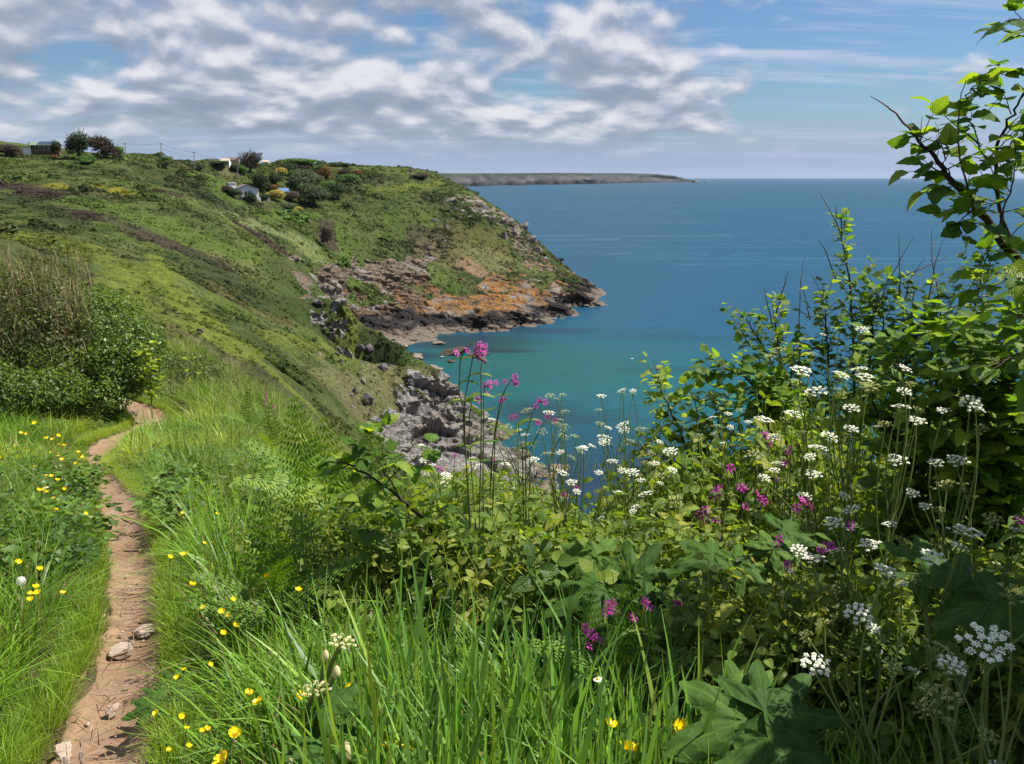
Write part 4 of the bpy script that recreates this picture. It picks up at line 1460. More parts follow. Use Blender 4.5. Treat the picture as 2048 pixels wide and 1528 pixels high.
def woody(name, label, cat, base, stems, radii, leaf_kind, seed, limit, leaf=0.06, group=None, bark=None, extra=None, **kw):
    """A shrub or tree built from given stems: stem parts, twigs, single leaves, and the rest of its foliage."""
    rd = random.Random(seed)
    root = empty(name, base, label, cat, group)
    B = np.asarray(base, float)
    bark = bark or M_BARK
    bare = [s for s, r in zip(stems, radii) if len(r) > 2]
    lush = [s for s, r in zip(stems, radii) if len(r) == 2]
    for st, r in zip(stems, radii):
        # smooth the stem a little
        st = np.asarray(st, float)
        tt = np.linspace(0, 1, len(st))
        t2 = np.linspace(0, 1, 4 * len(st))
        sm = np.stack([np.interp(t2, tt, st[:, k]) for k in range(3)], 1)
        sm[1:-1] = 0.25 * sm[:-2] + 0.5 * sm[1:-1] + 0.25 * sm[2:]
        sm = sm + (0.35 if len(r) > 2 else 1.0) * np.c_[[rd.gauss(0, 0.003) for _ in sm], [rd.gauss(0, 0.003) for _ in sm], [rd.gauss(0, 0.002) for _ in sm]]
        v, q = tube_geo(sm - B, r[0], r[1], 6)
        link('dead_twig' if len(r) > 2 else 'stem', mesh_np('stem', v, q), M_TWIG if len(r) > 2 else bark, root)
    tubes, lv = grow(lush, rd, leaf=leaf, **kw)
    if extra:
        t2, l2 = extra(rd)
        tubes += t2
        lv += l2
    a = Acc()
    for pts, r0, r1 in tubes:
        v, q = tube_geo(pts - B, r0, r1, 3)
        a.add(v, q)
    if a.n:
        tag(link('twigs', a.mesh('twigs'), bark, root), kind='stuff')
    place_leaves(root, B, lv, leaf_kind, limit, rd)
    return root


def place_leaves(root, B, lv, leaf_kind, limit, rd, nm='leaf'):
    var = LEAVES[leaf_kind]
    pos = np.array([l[0] for l in lv])
    px, py, dd = proj(pos)
    size = np.array([l[3] for l in lv]) * F / np.maximum(dd, 0.05)
    vis = (px > -20) & (px < 2068) & (py > -20) & (py < 1548) & (dd > 0)
    key = np.where(vis, size, 0) + np.array([rd.random() * 6 for _ in lv])
    order = np.argsort(-key)
    single = set(int(i) for i in order[:limit] if vis[i] and size[i] > 9)
    acc = Acc()
    for i, (p, d, nrm, s) in enumerate(lv):
        k = rd.randrange(5)
        Mx = frame_from(d, nrm)
        me, gv, gq, guv = var[k]
        if i in single:
            o = bpy.data.objects.new(nm, me)
            o.matrix_world = Matrix.Translation(Vector(p - B)) @ Matrix(Mx.tolist()).to_4x4() @ Matrix.Scale(s, 4)
            COL.objects.link(o)
            o.parent = root
        else:
            acc.add((gv * s) @ Mx.T + (p - B), gq, bc=np.clip(rd.uniform(0.15, 0.85), 0, 1), uv=guv)
    if acc.n:
        tag(link('foliage', acc.mesh('foliage'), var[0][0].materials[0], root), kind='stuff')


def S(*rows):
    return np.array([at(*r) for r in rows])


def foot(px, py, Y):
    q = at(px, py, Y)
    return np.array((q[0], q[1], float(near_z(q[0], q[1]))))


# ---- elm sapling in the middle of the bank
b0 = foot(925, 1260, 3.05)
woody('elm_sapling', 'dark-leaved elm sapling leaning left in the middle of the bank, before the pale rock', 'sapling', b0,
      [np.vstack([b0, S((914, 1172, 3.02), (905, 1130, 3.0), (862, 1056, 2.95), (819, 1012, 2.9), (768, 971, 2.85), (720, 940, 2.8), (690, 925, 2.78), (655, 925, 2.75))]),
       S((800, 998, 2.88), (770, 945, 2.82), (748, 905, 2.8), (735, 868, 2.8)), S((768, 971, 2.85), (800, 935, 2.82), (840, 915, 2.8), (862, 905, 2.8)), S((770, 945, 2.82), (765, 890, 2.84), (772, 850, 2.85)),
       S((862, 1056, 2.95), (830, 1060, 2.9), (790, 1075, 2.85), (740, 1060, 2.8)), S((905, 1130, 3.0), (880, 1075, 2.95), (890, 1020, 2.95)), S((914, 1172, 3.02), (880, 1140, 2.9), (830, 1150, 2.85), (790, 1130, 2.85)),
       S((905, 1130, 3.0), (960, 1090, 2.95), (1000, 1080, 2.95)), S((819, 1012, 2.9), (770, 1020, 2.8), (715, 1000, 2.75))],
      [(0.008, 0.003), (0.003, 0.001), (0.003, 0.001), (0.002, 0.001), (0.003, 0.001), (0.003, 0.001), (0.003, 0.001), (0.003, 0.001), (0.003, 0.001)],
      'elm', 31, 220, leaf=0.066, gap=0.045, tlen=0.14, from_t=0.28, lgap=0.034, up=0.15)

# ---- the elm at the right-hand edge, most of its crown outside the picture
tb = np.array((2.75, 2.7, float(near_z(2.75, 2.7))))


def shade_crown(rd):  # unseen elm leaves, added to shade the lower right of the bank
    tubes, lv = [], []
    for i in range(6500):
        th, ph = rd.uniform(0, 6.283), math.asin(rd.uniform(-0.95, 1))
        r = rd.uniform(0.35, 1.0) ** 0.6
        p = np.array((2.55, 1.75, EYE + 0.62)) + r * np.array((1.55 * math.cos(th) * math.cos(ph), 1.35 * math.sin(th) * math.cos(ph), 1.35 * math.sin(ph)))
        if i % 3 == 0:
            p = np.array((1.75 + rd.uniform(-.65, .6), 1.45 + rd.uniform(-.6, .6), EYE + 0.50 + rd.uniform(-.95, 1.0)))  # denser cluster added out of view to shade the big hogweed leaf
        x_, y_, d_ = proj(p)
        if d_ > 0.12 and x_ < 2110 or p[0] - 0.66 * (p[2] - EYE + 1.25) < -0.30 + 1.15 * max(0.0, p[1] - 1.15) + 0.25 * rd.random():  # keep leaves out of view, crown trimmed so its shadow spares the sunlit grass
            continue
        lv.append((p, (rd.gauss(0, 1), rd.gauss(0, 1), rd.uniform(-.8, .2)), (rd.gauss(0, .5), rd.gauss(0, .5), 1.0), rd.uniform(0.07, 0.12)))
    return tubes, lv


woody('elm_tree', 'tall leafy elm reaching in at the right-hand edge against sky and sea', 'tree', tb,
      [np.vstack([tb, S((2330, 1100, 2.6), (2200, 830, 2.5), (2110, 640, 2.4), (2035, 520, 2.35), (1990, 465, 2.3), (1950, 412, 2.28), (1905, 362, 2.26), (1868, 318, 2.25), (1832, 272, 2.22))]),
       S((1832, 272, 2.22), (1790, 225, 2.2), (1765, 207, 2.2), (1741, 192, 2.2)),
       S((2035, 520, 2.35), (1992, 400, 2.35), (1990, 300, 2.3), (2015, 240, 2.3), (2044, 195, 2.3), (2085, 110, 2.3)),
       S((1950, 412, 2.28), (1918, 320, 2.25), (1916, 250, 2.25), (1920, 205, 2.24), (1931, 160, 2.22)),
       S((1920, 208, 2.24), (1942, 178, 2.25), (1982, 155, 2.26), (2015, 145, 2.27)),
       S((1975, 330, 2.3), (1950, 260, 2.28), (1925, 215, 2.26)),
       S((2085, 110, 2.3), (2062, 60, 2.3), (2045, 40, 2.28), (2030, 22, 2.28)),
       S((2110, 640, 2.4), (2040, 575, 2.25), (1990, 545, 2.15), (1950, 545, 2.1)), S((2110, 640, 2.4), (2080, 640, 2.3), (2050, 650, 2.2), (2030, 660, 2.15)), S((2200, 830, 2.5), (2110, 720, 2.2), (2040, 700, 2.1), (1985, 740, 2.0)),
       S((1905, 362, 2.26), (1890, 330, 2.2), (1895, 290, 2.2)), S((1950, 412, 2.28), (1925, 440, 2.2), (1915, 445, 2.18)), S((1990, 465, 2.3), (2010, 420, 2.25), (2030, 340, 2.2), (2035, 300, 2.2)),
       S((1960, 340, 2.3), (1990, 300, 2.25), (2020, 290, 2.2), (2045, 270, 2.2)),
       S((1838, 300, 2.2), (1842, 262, 2.2), (1845, 232, 2.2)), S((1900, 305, 2.25), (1880, 268, 2.25), (1870, 245, 2.25)), S((1872, 330, 2.25), (1876, 300, 2.25), (1873, 270, 2.25)), S((1965, 240, 2.3), (1985, 210, 2.3), (2012, 185, 2.3)),
       ],
      [(0.022, 0.004), (0.0032, 0.0008, 1), (0.006, 0.002), (0.003, 0.001, 1), (0.002, 0.001), (0.002, 0.001), (0.002, 0.001), (0.004, 0.001), (0.004, 0.001), (0.004, 0.001), (0.002, 0.001), (0.002, 0.001), (0.003, 0.001),
       (0.003, 0.001), (0.0014, 0.0006, 1), (0.0014, 0.0006, 1), (0.0014, 0.0006, 1), (0.0014, 0.0006, 1)],
      'elm', 32, 300, leaf=0.060, extra=shade_crown, gap=0.036, tlen=0.18, from_t=0.30, lgap=0.034, up=0.12)

# ---- the thicket on the cliff edge: separate shrubs, some with bare dead twigs on top
THICKET = 'leafy shrubs along the cliff edge'


def thick(label, base, lush, bare, seed, limit, kind='shrub', leaf=0.047, **kw):
    b = foot(*base)
    st = [np.vstack([b, S(*l)]) for l in lush]
    rr = [(0.009, 0.002)] * len(st)
    st += [S(*l) for l in bare]
    rr += [(0.0042, 0.0009, 1)] * len(bare)
    k = dict(gap=0.016, tlen=0.34, from_t=0.30, lgap=0.030, up=0.3)
    k.update(kw)
    return woody('shrub', label, 'shrub', b, st, rr, kind, seed, limit, leaf=leaf, group=THICKET, **k)


thick('slender shrub with one upright leafy leader standing above the thicket against the sea', (1715, 1060, 4.4), [((1712, 800, 4.4), (1705, 650, 4.4), (1700, 560, 4.4), (1684, 480, 4.4), (1680, 436, 4.4)), ((1725, 820, 4.4), (1745, 690, 4.4), (1738, 600, 4.4))],
      [((1684, 470, 4.4), (1660, 420, 4.4), (1636, 380, 4.4)), ((1672, 560, 4.4), (1650, 500, 4.4), (1636, 478, 4.4)), ((1672, 436, 4.4), (1673, 410, 4.4))], 41, 190, tlen=0.17)
thick('bushy shrub topped by a fan of bare branching twigs left of the elm', (1800, 1060, 4.3), [((1770, 820, 4.3), (1740, 640, 4.3), (1780, 560, 4.3)), ((1800, 820, 4.3), (1815, 680, 4.3), (1830, 580, 4.3)), ((1785, 820, 4.3), (1770, 700, 4.3), (1765, 610, 4.3))],
      [((1735, 620, 4.3), (1790, 540, 4.3), (1828, 470, 4.3)), ((1800, 590, 4.3), (1799, 520, 4.3), (1797, 465, 4.3)), ((1780, 560, 4.3), (1850, 535, 4.3), (1900, 510, 4.3)), ((1810, 600, 4.3), (1818, 560, 4.3), (1850, 515, 4.3))], 42, 170)
thick('bushy shrub with two crossing dead twigs, directly below the hanging elm leaves', (1900, 1060, 4.2), [((1890, 820, 4.2), (1885, 680, 4.2), (1880, 590, 4.2)), ((1910, 820, 4.2), (1940, 680, 4.2), (1960, 560, 4.2), (1975, 500, 4.2)), ((1880, 850, 4.2), (1850, 720, 4.2), (1850, 640, 4.2))],
      [((1880, 600, 4.2), (1865, 530, 4.2), (1863, 458, 4.2)), ((1858, 600, 4.2), (1872, 520, 4.2), (1887, 478, 4.2)), ((1905, 640, 4.2), (1950, 560, 4.2), (1985, 470, 4.2))], 43, 170)
thick('shrub with a single thick bare stick rising from its middle', (1620, 1080, 4.3), [((1600, 900, 4.3), (1595, 790, 4.3), (1600, 690, 4.3)), ((1640, 880, 4.3), (1660, 760, 4.3), (1650, 640, 4.3), (1655, 590, 4.3)), ((1610, 900, 4.3), (1560, 780, 4.3), (1530, 700, 4.3), (1500, 650, 4.3), (1488, 632, 4.3))],
      [((1600, 760, 4.3), (1598, 640, 4.3), (1601, 570, 4.3), (1609, 512, 4.3)), ((1620, 640, 4.3), (1612, 600, 4.3), (1600, 560, 4.3))], 44, 170)
thick('small shrub with a pale leaf tuft at its tip beside the thick bare stick', (1590, 1080, 4.1), [((1580, 900, 4.1), (1560, 720, 4.1), (1548, 640, 4.1), (1560, 600, 4.1)), ((1585, 900, 4.1), (1580, 760, 4.1), (1590, 690, 4.1))],
      [((1545, 650, 4.1), (1533, 600, 4.1), (1528, 575, 4.1)), ((1560, 600, 4.1), (1570, 565, 4.1), (1578, 540, 4.1)), ((1500, 690, 4.1), (1480, 660, 4.1), (1462, 624, 4.1))], 45, 130, tlen=0.16)
thick('shrub with a long leafy bough arching left over the water', (1620, 1100, 4.0), [((1590, 900, 4.0), (1540, 810, 4.0), (1490, 752, 4.0), (1445, 735, 4.0), (1400, 748, 4.0)), ((1600, 920, 4.0), (1570, 850, 4.0), (1530, 800, 4.0)), ((1600, 920, 4.0), (1560, 830, 4.0), (1545, 760, 4.0))],
      [], 46, 150, kind='elm', leaf=0.06)
thick('low dark shrub leaning left, last of the thicket towards the cove', (1430, 1120, 4.2), [((1400, 980, 4.2), (1360, 860, 4.2), (1330, 800, 4.2), (1312, 758, 4.2)), ((1420, 980, 4.2), (1400, 880, 4.2), (1390, 800, 4.2)), ((1430, 980, 4.2), (1440, 880, 4.2), (1430, 800, 4.2)), ((1410, 1000, 4.2), (1350, 940, 4.2), (1310, 880, 4.2))],
      [((1320, 770, 4.2), (1312, 735, 4.2), (1306, 716, 4.2)), ((1370, 800, 4.2), (1372, 770, 4.2), (1366, 738, 4.2))], 47, 200, leaf=0.048)
thick('dense shrub filling the dip below the arching bough', (1530, 1160, 3.7), [((1500, 1040, 3.7), (1470, 960, 3.7), (1450, 900, 3.7)), ((1530, 1040, 3.7), (1530, 950, 3.7), (1520, 880, 3.7)), ((1550, 1040, 3.7), (1590, 950, 3.7), (1600, 880, 3.7)), ((1480, 1060, 3.7), (1420, 1010, 3.7), (1390, 960, 3.7))],
      [], 48, 170, leaf=0.046)
thick('sunlit yellow-green shrub in front of the thicket, below the elm', (1840, 1120, 3.0), [((1830, 900, 3.0), (1810, 780, 3.0), (1790, 680, 3.0)), ((1850, 900, 3.0), (1870, 780, 3.0), (1880, 680, 3.0)), ((1820, 930, 3.0), (1760, 830, 3.0), (1720, 760, 3.0))],
      [], 49, 210, kind='elm', leaf=0.062)
thick('broad-leaved shrub at the right-hand edge under the elm boughs', (2010, 1120, 2.8), [((1990, 900, 2.8), (1960, 780, 2.8), (1935, 660, 2.8)), ((2010, 900, 2.8), (2020, 760, 2.8), (2010, 640, 2.8)), ((2000, 940, 2.8), (1930, 850, 2.8), (1890, 800, 2.8)), ((2020, 940, 2.8), (2050, 850, 2.8), (2060, 780, 2.8))],
      [], 50, 220, kind='elm', leaf=0.070)

# ---- hedge beside the path on the left
def bush_geo(lumps, n, leaf, seed, B, up=0.5):
    rd = random.Random(seed)
    a = Acc()
    wts = [l[1][0] * l[1][2] for l in lumps]
    for i in range(n):
        c, rr = rd.choices(lumps, wts)[0]
        th, ph = rd.uniform(0, 6.283), math.asin(rd.uniform(-0.5, 1.0))
        d = np.array((math.cos(th) * math.cos(ph), math.sin(th) * math.cos(ph), math.sin(ph)))
        k = rd.uniform(0.62, 1.0) * (1 + 0.35 * (vnoise(d[0] * 2.3 + c[0], d[1] * 2.3 + c[1], d[2] * 2.3 + seed) - 0.5))
        p = np.asarray(c) + d * np.asarray(rr) * k
        nrm = d * 0.6 + np.array((rd.gauss(0, .6), rd.gauss(0, .6), up + rd.gauss(0, .4)))
        nrm /= np.linalg.norm(nrm)
        t1 = np.cross(nrm, (rd.gauss(0, 1), rd.gauss(0, 1), rd.gauss(0, 1)))
        t1 /= np.linalg.norm(t1) + 1e-9
        s1 = np.cross(nrm, t1)
        L_ = leaf * rd.uniform(0.6, 1.3)
        p = p - B
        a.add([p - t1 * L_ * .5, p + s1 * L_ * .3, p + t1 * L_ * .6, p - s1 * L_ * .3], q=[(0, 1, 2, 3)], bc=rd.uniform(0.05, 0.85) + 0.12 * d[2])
    return a


def hedge_shrub(label, lumps_px, n, leaf, seed, mat, dry=None, cat='shrub', name='shrub'):
    lumps = []
    for (px, py, Y, rx, ry, rz) in lumps_px:
        lumps.append((at(px, py, Y), (rx, ry, rz)))
    c = np.mean([l[0] for l in lumps], axis=0)
    B = np.array((c[0], c[1], float(near_z(c[0], c[1]))))
    root = empty(name, B, label, cat, 'shrubs of the hedge beside the path' if cat == 'shrub' else None)
    tag(link('foliage', bush_geo(lumps, n, leaf, seed, B).mesh('foliage', False), mat, root), kind='stuff')
    rd = random.Random(seed)
    for (c_, rr) in lumps[:2]:
        for j in range(2):
            e_ = c_ + np.array((rd.uniform(-.5, .5) * rr[0], rd.uniform(-.3, .3), rd.uniform(0.1, 0.6) * rr[2]))
            g0 = c_ - np.array((rd.uniform(-.2, .2), 0, 0.8 * rr[2]))
            mid = (g0 + e_) / 2 + np.array((rd.uniform(-.15, .15), 0, 0))
            v, q = tube_geo(np.array([g0, mid, e_]) - B, 0.03, 0.008, 5)
            link('stem', mesh_np('stem', v, q), M_BARK, root)
    if dry:
        a = Acc()
        for i in range(dry[1]):
            px, py, Y = rd.uniform(*dry[0][0]), rd.uniform(*dry[0][1]), rd.uniform(*dry[0][2])
            p = at(px, py, Y) - B
            L_ = rd.uniform(0.22, 0.55)
            v, q, s = blade(p - np.array((0, 0, L_ * .4)), rd.uniform(0, 6.28), L_, 0.006, rd.uniform(0, .35), rd.uniform(0, .4), 4, rd)
            a.add(v, q, bc=rd.uniform(0.1, 0.9))
        tag(link('dry_stems', a.mesh('dry_stems', False), M_DRY, root), kind='stuff')
    return root


M_DRY = leafy_mat('dry_stems', (0.08, 0.055, 0.035), (0.19, 0.14, 0.085), (0.33, 0.26, 0.15), 0.15, 0.8, 0.1, var=0.1)
M_HEDGE = leafy_mat('hedge_leaf', (0.020, 0.042, 0.008), (0.060, 0.105, 0.016), (0.150, 0.210, 0.030), 0.32, 0.4, 0.3, var=0.2)
M_RED = leafy_mat('blackthorn_leaf', (0.030, 0.034, 0.012), (0.066, 0.086, 0.020), (0.130, 0.165, 0.030), 0.25, 0.45, 0.3, var=0.2)
hedge_shrub('big overgrown blackthorn with dry brown stems on top, left edge above the path', [(-40, 640, 15.5, 1.3, 1.2, 1.25), (40, 650, 15, 0.9, 1.0, 1.2), (110, 690, 15, 0.8, 1.0, 0.95), (60, 585, 15.5, 0.8, 0.9, 0.6), (120, 620, 15.2, 0.6, 0.8, 0.6), (150, 740, 14.5, 0.5, 0.7, 0.55), (90, 770, 14.4, 0.9, 0.7, 0.6), (-40, 760, 14.4, 0.9, 0.7, 0.7)], 17000, 0.062, 61, M_RED,
            dry=(((-30, 185), (505, 690), (14.0, 15.2)), 700))
hedge_shrub('glossy dark green privet sloping down to the bend of the path', [(215, 655, 15.5, 0.75, 0.9, 0.7), (265, 690, 15.2, 0.55, 0.8, 0.5), (190, 610, 16, 0.5, 0.8, 0.42), (300, 715, 15.2, 0.4, 0.6, 0.3), (220, 725, 14.8, 0.55, 0.6, 0.5), (280, 750, 14.9, 0.38, 0.5, 0.34), (235, 765, 14.6, 0.6, 0.5, 0.42), (170, 790, 14.4, 0.4, 0.5, 0.4), (215, 800, 14.2, 0.45, 0.4, 0.35), (255, 785, 14.8, 0.3, 0.4, 0.25)], 14000, 0.062, 62, M_HEDGE)
hedge_shrub('low mid-green bramble mound at the foot of the hedge beside the grass', [(20, 790, 13.4, 0.8, 0.7, 0.45), (100, 785, 13.6, 0.6, 0.7, 0.42), (150, 790, 14, 0.35, 0.5, 0.35), (-60, 770, 13.4, 0.7, 0.7, 0.6)], 6000, 0.06, 63, M_HEDGE)
hedge_shrub('small leafy bush between the privet and the path bend', [(210, 745, 14.8, 0.5, 0.5, 0.36), (260, 745, 15, 0.35, 0.5, 0.26)], 2200, 0.055, 64, M_HEDGE)
hedge_shrub('scrubby grey-green gorse bush on the edge past the path bend', [(400, 745, 18.5, 0.55, 0.6, 0.28), (370, 725, 19.5, 0.5, 0.6, 0.24), (440, 775, 17, 0.4, 0.5, 0.22)], 3600, 0.05, 65, M_RED)

# the bright yellow-green plant beside the privet
b = at(296, 752, 14.6)
b = np.array((b[0], b[1], float(near_z(b[0], b[1]))))
woody('sapling', 'bright yellow-green leafy sapling glowing against the dark privet', 'sapling', b,
      [np.vstack([b, S((298, 740, 14.5), (292, 712, 14.4), (285, 692, 14.4))]), np.vstack([b, S((302, 735, 14.5), (308, 705, 14.4), (312, 686, 14.4))]), np.vstack([b, S((300, 740, 14.5), (275, 708, 14.4))])],
      [(0.01, 0.004)] * 3, 'lime', 71, 80, leaf=0.11, gap=0.10, tlen=0.3, from_t=0.3, lgap=0.075, up=0.2, bark=M_STEM)
b = at(384, 728, 17)
b = np.array((b[0], b[1], float(near_z(b[0], b[1]))))
woody('sapling', 'small second yellow-green sapling at the cliff edge past the path bend', 'sapling', b,
      [np.vstack([b, S((378, 722, 16.8), (372, 716, 16.8))]), np.vstack([b, S((392, 718, 16.8), (396, 712, 16.8))])],
      [(0.01, 0.004)] * 2, 'lime', 72, 30, leaf=0.10, gap=0.12, tlen=0.14, from_t=0.3, lgap=0.08, up=0.2, bark=M_STEM)


# ------------------------------------------------------------------ undergrowth on the cliff edge (too dense to count)
def sprig(seed, h, n, leaf, kind):
    """An upright leafy sprig: stalk with opposite leaves."""
    rd = random.Random(seed)
    a = Acc()
    bend = np.array((rd.gauss(0, .18), rd.gauss(0, .18), 0))
    pts = np.array([np.array((0, 0, -0.08)) + np.array((0, 0, h + 0.08)) * s + bend * s * s * h for s in np.linspace(0, 1, 6)])
    v, q = tube_geo(pts, 0.0035, 0.0012, 3)
    a.add(v, q, bc=0.6)
    for i in range(n):
        s = 0.12 + 0.88 * (i + rd.random() * .6) / n
        j = min(int(s * 5), 4)
        p = pts[j] + (pts[j + 1] - pts[j]) * (s * 5 - j)
        th = i * 2.4 + rd.uniform(-.5, .5)
        d = np.array((math.cos(th), math.sin(th), rd.uniform(-.35, .45)))
        gv, gq, guv = LEAVES[kind][rd.randrange(5)][1:]
        L_ = leaf * rd.uniform(0.55, 1.2) * (1.15 - 0.5 * s)
        p = p + d * L_ * 0.25
        gv2 = gv[::1]
        # thin the leaf to five stations
        idx = np.concatenate([np.arange(3) + 3 * k for k in (0, 2, 4, 6, 8)])
        q5 = []
        for k in range(4):
            b = k * 3
            q5 += [(b, b + 1, b + 4, b + 3), (b + 1, b + 2, b + 5, b + 4)]
        Mx = frame_from(d, (rd.gauss(0, .45), rd.gauss(0, .45), 1))
        a.add((gv2[idx] * L_) @ Mx.T + p, q5, bc=rd.uniform(0.05, 0.95), uv=guv[idx])
    return a.mesh('sprig')


M_UNDER = leafy_mat('undergrowth_leaf', inst=True, trans=0.44, rough=0.40, spec=0.34, veins=True, tcol=(1.4, 1.4, 0.45))
SPR = [proto('sprig', sprig(201, 0.5, 32, 0.060, 'herb'), M_UNDER), proto('sprig', sprig(202, 0.5, 36, 0.052, 'shrub'), M_UNDER), proto('sprig', sprig(203, 0.5, 26, 0.072, 'herb'), M_UNDER),
       proto('sprig', sprig(204, 0.5, 44, 0.040, 'shrub'), M_UNDER), proto('sprig', sprig(205, 0.5, 30, 0.075, 'lance'), M_UNDER), proto('sprig', sprig(206, 0.5, 22, 0.085, 'shrub'), M_UNDER)]
g = np.random.default_rng(77)
n = 9500
y = 2.0 + 4.9 * g.random(n) ** 1.25
x = g.uniform(-0.30, 0.72, n) * y
z = ground_z(x, y)
lim_x = [560, 640, 720, 800, 900, 960, 1040, 1100, 1150, 1200, 1250, 1320, 1400, 1500, 1600, 1700, 1850, 2048, 2300]
lim_y = [1010, 965, 955, 970, 945, 945, 965, 1005, 1040, 1050, 990, 905, 850, 810, 750, 700, 650, 590, 590]
hgt = g.uniform(0.20, 0.62, n) + g.uniform(0.2, 0.8, n) * (y > 3.4)
px0, py0, d0 = proj(np.c_[x, y, z])
lim = np.interp(px0, lim_x, lim_y) + np.abs(g.normal(0, 26, n))
topz = EYE - 0.0 + 0 * z
# height at which the line of sight limit passes over this spot
zz_lim = np.array([at(a, b, c)[2] for a, b, c in zip(px0, lim, y)])
hgt = np.minimum(hgt, zz_lim - z)
keep = (hgt > 0.14) & (path_d(x, y) > 2.2) & ~((x < -0.05 * y) & (y < 2.7)) & ~((y < 2.45) & (x < 0.5)) & (d0 > 1.2)
keep &= ~((px0 < 820) & (g.random(n) < 0.45))
x, y, z, hgt = x[keep], y[keep], z[keep], hgt[keep]
n = len(x)
nz_ = fbm(x * 1.8, y * 1.8, 4.0, 3)
pidx = np.clip((nz_ * 9).astype(int) % 6, 0, 5)
pidx = np.where(g.random(n) < 0.35, g.integers(0, 6, n), pidx)
t_ = g.random(n)[:, None]
col = np.array((0.075, 0.140, 0.024)) * (1 - t_) + np.array((0.210, 0.275, 0.046)) * t_
col = np.where(g.random((n, 1)) < 0.1, np.array((0.28, 0.30, 0.05)), col)
sc = hgt / 0.5
scatter('undergrowth', SPR, np.c_[x, y, z], np.c_[g.normal(0, .22, n), g.normal(0, .22, n), g.uniform(0, 6.28, n)], np.c_[np.clip(sc, 0.5, 1.0), np.clip(sc, 0.5, 1.0), sc], col, pidx)


# ------------------------------------------------------------------ cow parsley
def umbel_geo(seed, rays=13, florets=9, seedhead=False):
    """A flat umbel one unit wide: rays and clusters of tiny flowers."""
    rd = random.Random(seed)
    s, f = Acc(), Acc()
    for i in range(rays):
        r = 0.46 * math.sqrt((i + 0.5) / rays) * rd.uniform(0.9, 1.1)
        th = i * 2.39996 + rd.uniform(-.2, .2)
        tip = np.array((r * math.cos(th), r * math.sin(th), -0.55 * r * r + rd.uniform(-.035, .035)))
        root = np.array((0, 0, -0.42))
        w_ = np.cross(tip - root, (0, 0, 1.0))
        w_ = w_ / (np.linalg.norm(w_) + 1e-9) * 0.009
        s.add([root - w_, root + w_, tip + w_ * .6, tip - w_ * .6], q=[(0, 1, 2, 3)], bc=0.6)
        s.add([root - np.array((0, 0, .0)), root + np.array((0.012, 0.0, 0.01)), tip], t=[(0, 1, 2)], bc=0.5)
        cl = rd.uniform(0.065, 0.095)
        for j in range(florets):
            rr = cl * math.sqrt((j + .5) / florets)
            t2 = j * 2.4 + th
            c = tip + np.array((rr * math.cos(t2), rr * math.sin(t2), 0.03 - rr * rr * 5 + rd.uniform(-.008, .008)))
            q_ = rd.uniform(0.018, 0.032)
            if seedhead:
                q_ *= 0.8
            nx = np.array((math.cos(t2), math.sin(t2), rd.uniform(-.5, .3)))
            ny = np.array((-math.sin(t2), math.cos(t2), rd.uniform(-.4, .4)))
            v = [c]
            for k in range(5):
                a_ = k * 2 * math.pi / 5
                v.append(c + (nx * math.cos(a_) + ny * math.sin(a_)) * q_ * (1.0 if k % 2 else 0.8))
            f.add(v, t=[(0, 1 + k, 1 + (k + 1) % 5) for k in range(5)], bc=rd.uniform(0.1, 1.0))
    return s, f


UMB = []
for i in range(4):
    s, f = umbel_geo(300 + i, 17 + i, 15)
    UMB.append((s, f, M_WHITE))
for i in range(3):
    s, f = umbel_geo(320 + i, 14 + i, 11, True)
    UMB.append((s, f, M_SEED))
UMESH = []
for s, f, m in UMB:
    ms = s.mesh('umbel_rays', False)
    ms.materials.append(M_STEM)
    mf = f.mesh('florets', False)
    mf.materials.append(m)
    UMESH.append((ms, mf))


def frond_geo(seed, pairs, plen, pinn, droop=0.4, tri=False, wide=0.30, bare=0.12):
    """A feathery frond along +Y, one unit long: midrib with pairs of comb-like side fronds."""
    rd = random.Random(seed)
    a = Acc()
    spine = lambda s: np.array((0.0, s, 0.10 * math.sin(s * 2.0) - droop * s * s * 0.55))
    pts = np.array([spine(s) for s in np.linspace(0, 1, 8)])
    v, q = tube_geo(pts, 0.008, 0.002, 3)
    a.add(v, q, bc=0.7)
    for i in range(pairs):
        s = bare + (1 - bare) * (i + 0.3) / pairs
        env = (1 - s) ** 0.75 * (1.0 if tri else min(1, 0.55 + s * 2.2))
        L_ = wide * env + 0.02
        p = spine(s)
        for sd in (-1, 1):
            d = np.array((sd * 0.92, 0.42, rd.uniform(-.12, .10)))
            d /= np.linalg.norm(d)
            side = np.array((-d[1] * sd, d[0] * sd, 0.0))
            side /= np.linalg.norm(side)
            wd = (1 - bare) / pairs * 0.46
            m = max(3, int(pinn * env + 2))
            bcv = rd.uniform(0.2, 0.8)
            for j in range(m):
                f0 = (j + 0.08) / m
                f1 = (j + 0.86) / m
                taper = 1 - 0.75 * f0
                pp0 = p + d * L_ * f0 + np.array((0, 0, -0.10 * L_ * f0 * f0))
                pp1 = p + d * L_ * f1 + np.array((0, 0, -0.10 * L_ * f1 * f1))
                for s2 in (-1, 1):
                    tipd = (pp0 + pp1) / 2 + side * s2 * wd * taper * 1.15 + d * L_ * 0.10 / m * 2 + np.array((0, 0, rd.uniform(-.01, .01)))
                    a.add([pp0, pp1, tipd + d * L_ * .25 / m, tipd - d * L_ * .12 / m], q=[(0, 1, 2, 3)], bc=np.clip(bcv + rd.uniform(-.12, .12), 0, 1))
    return a.mesh('frond', False)


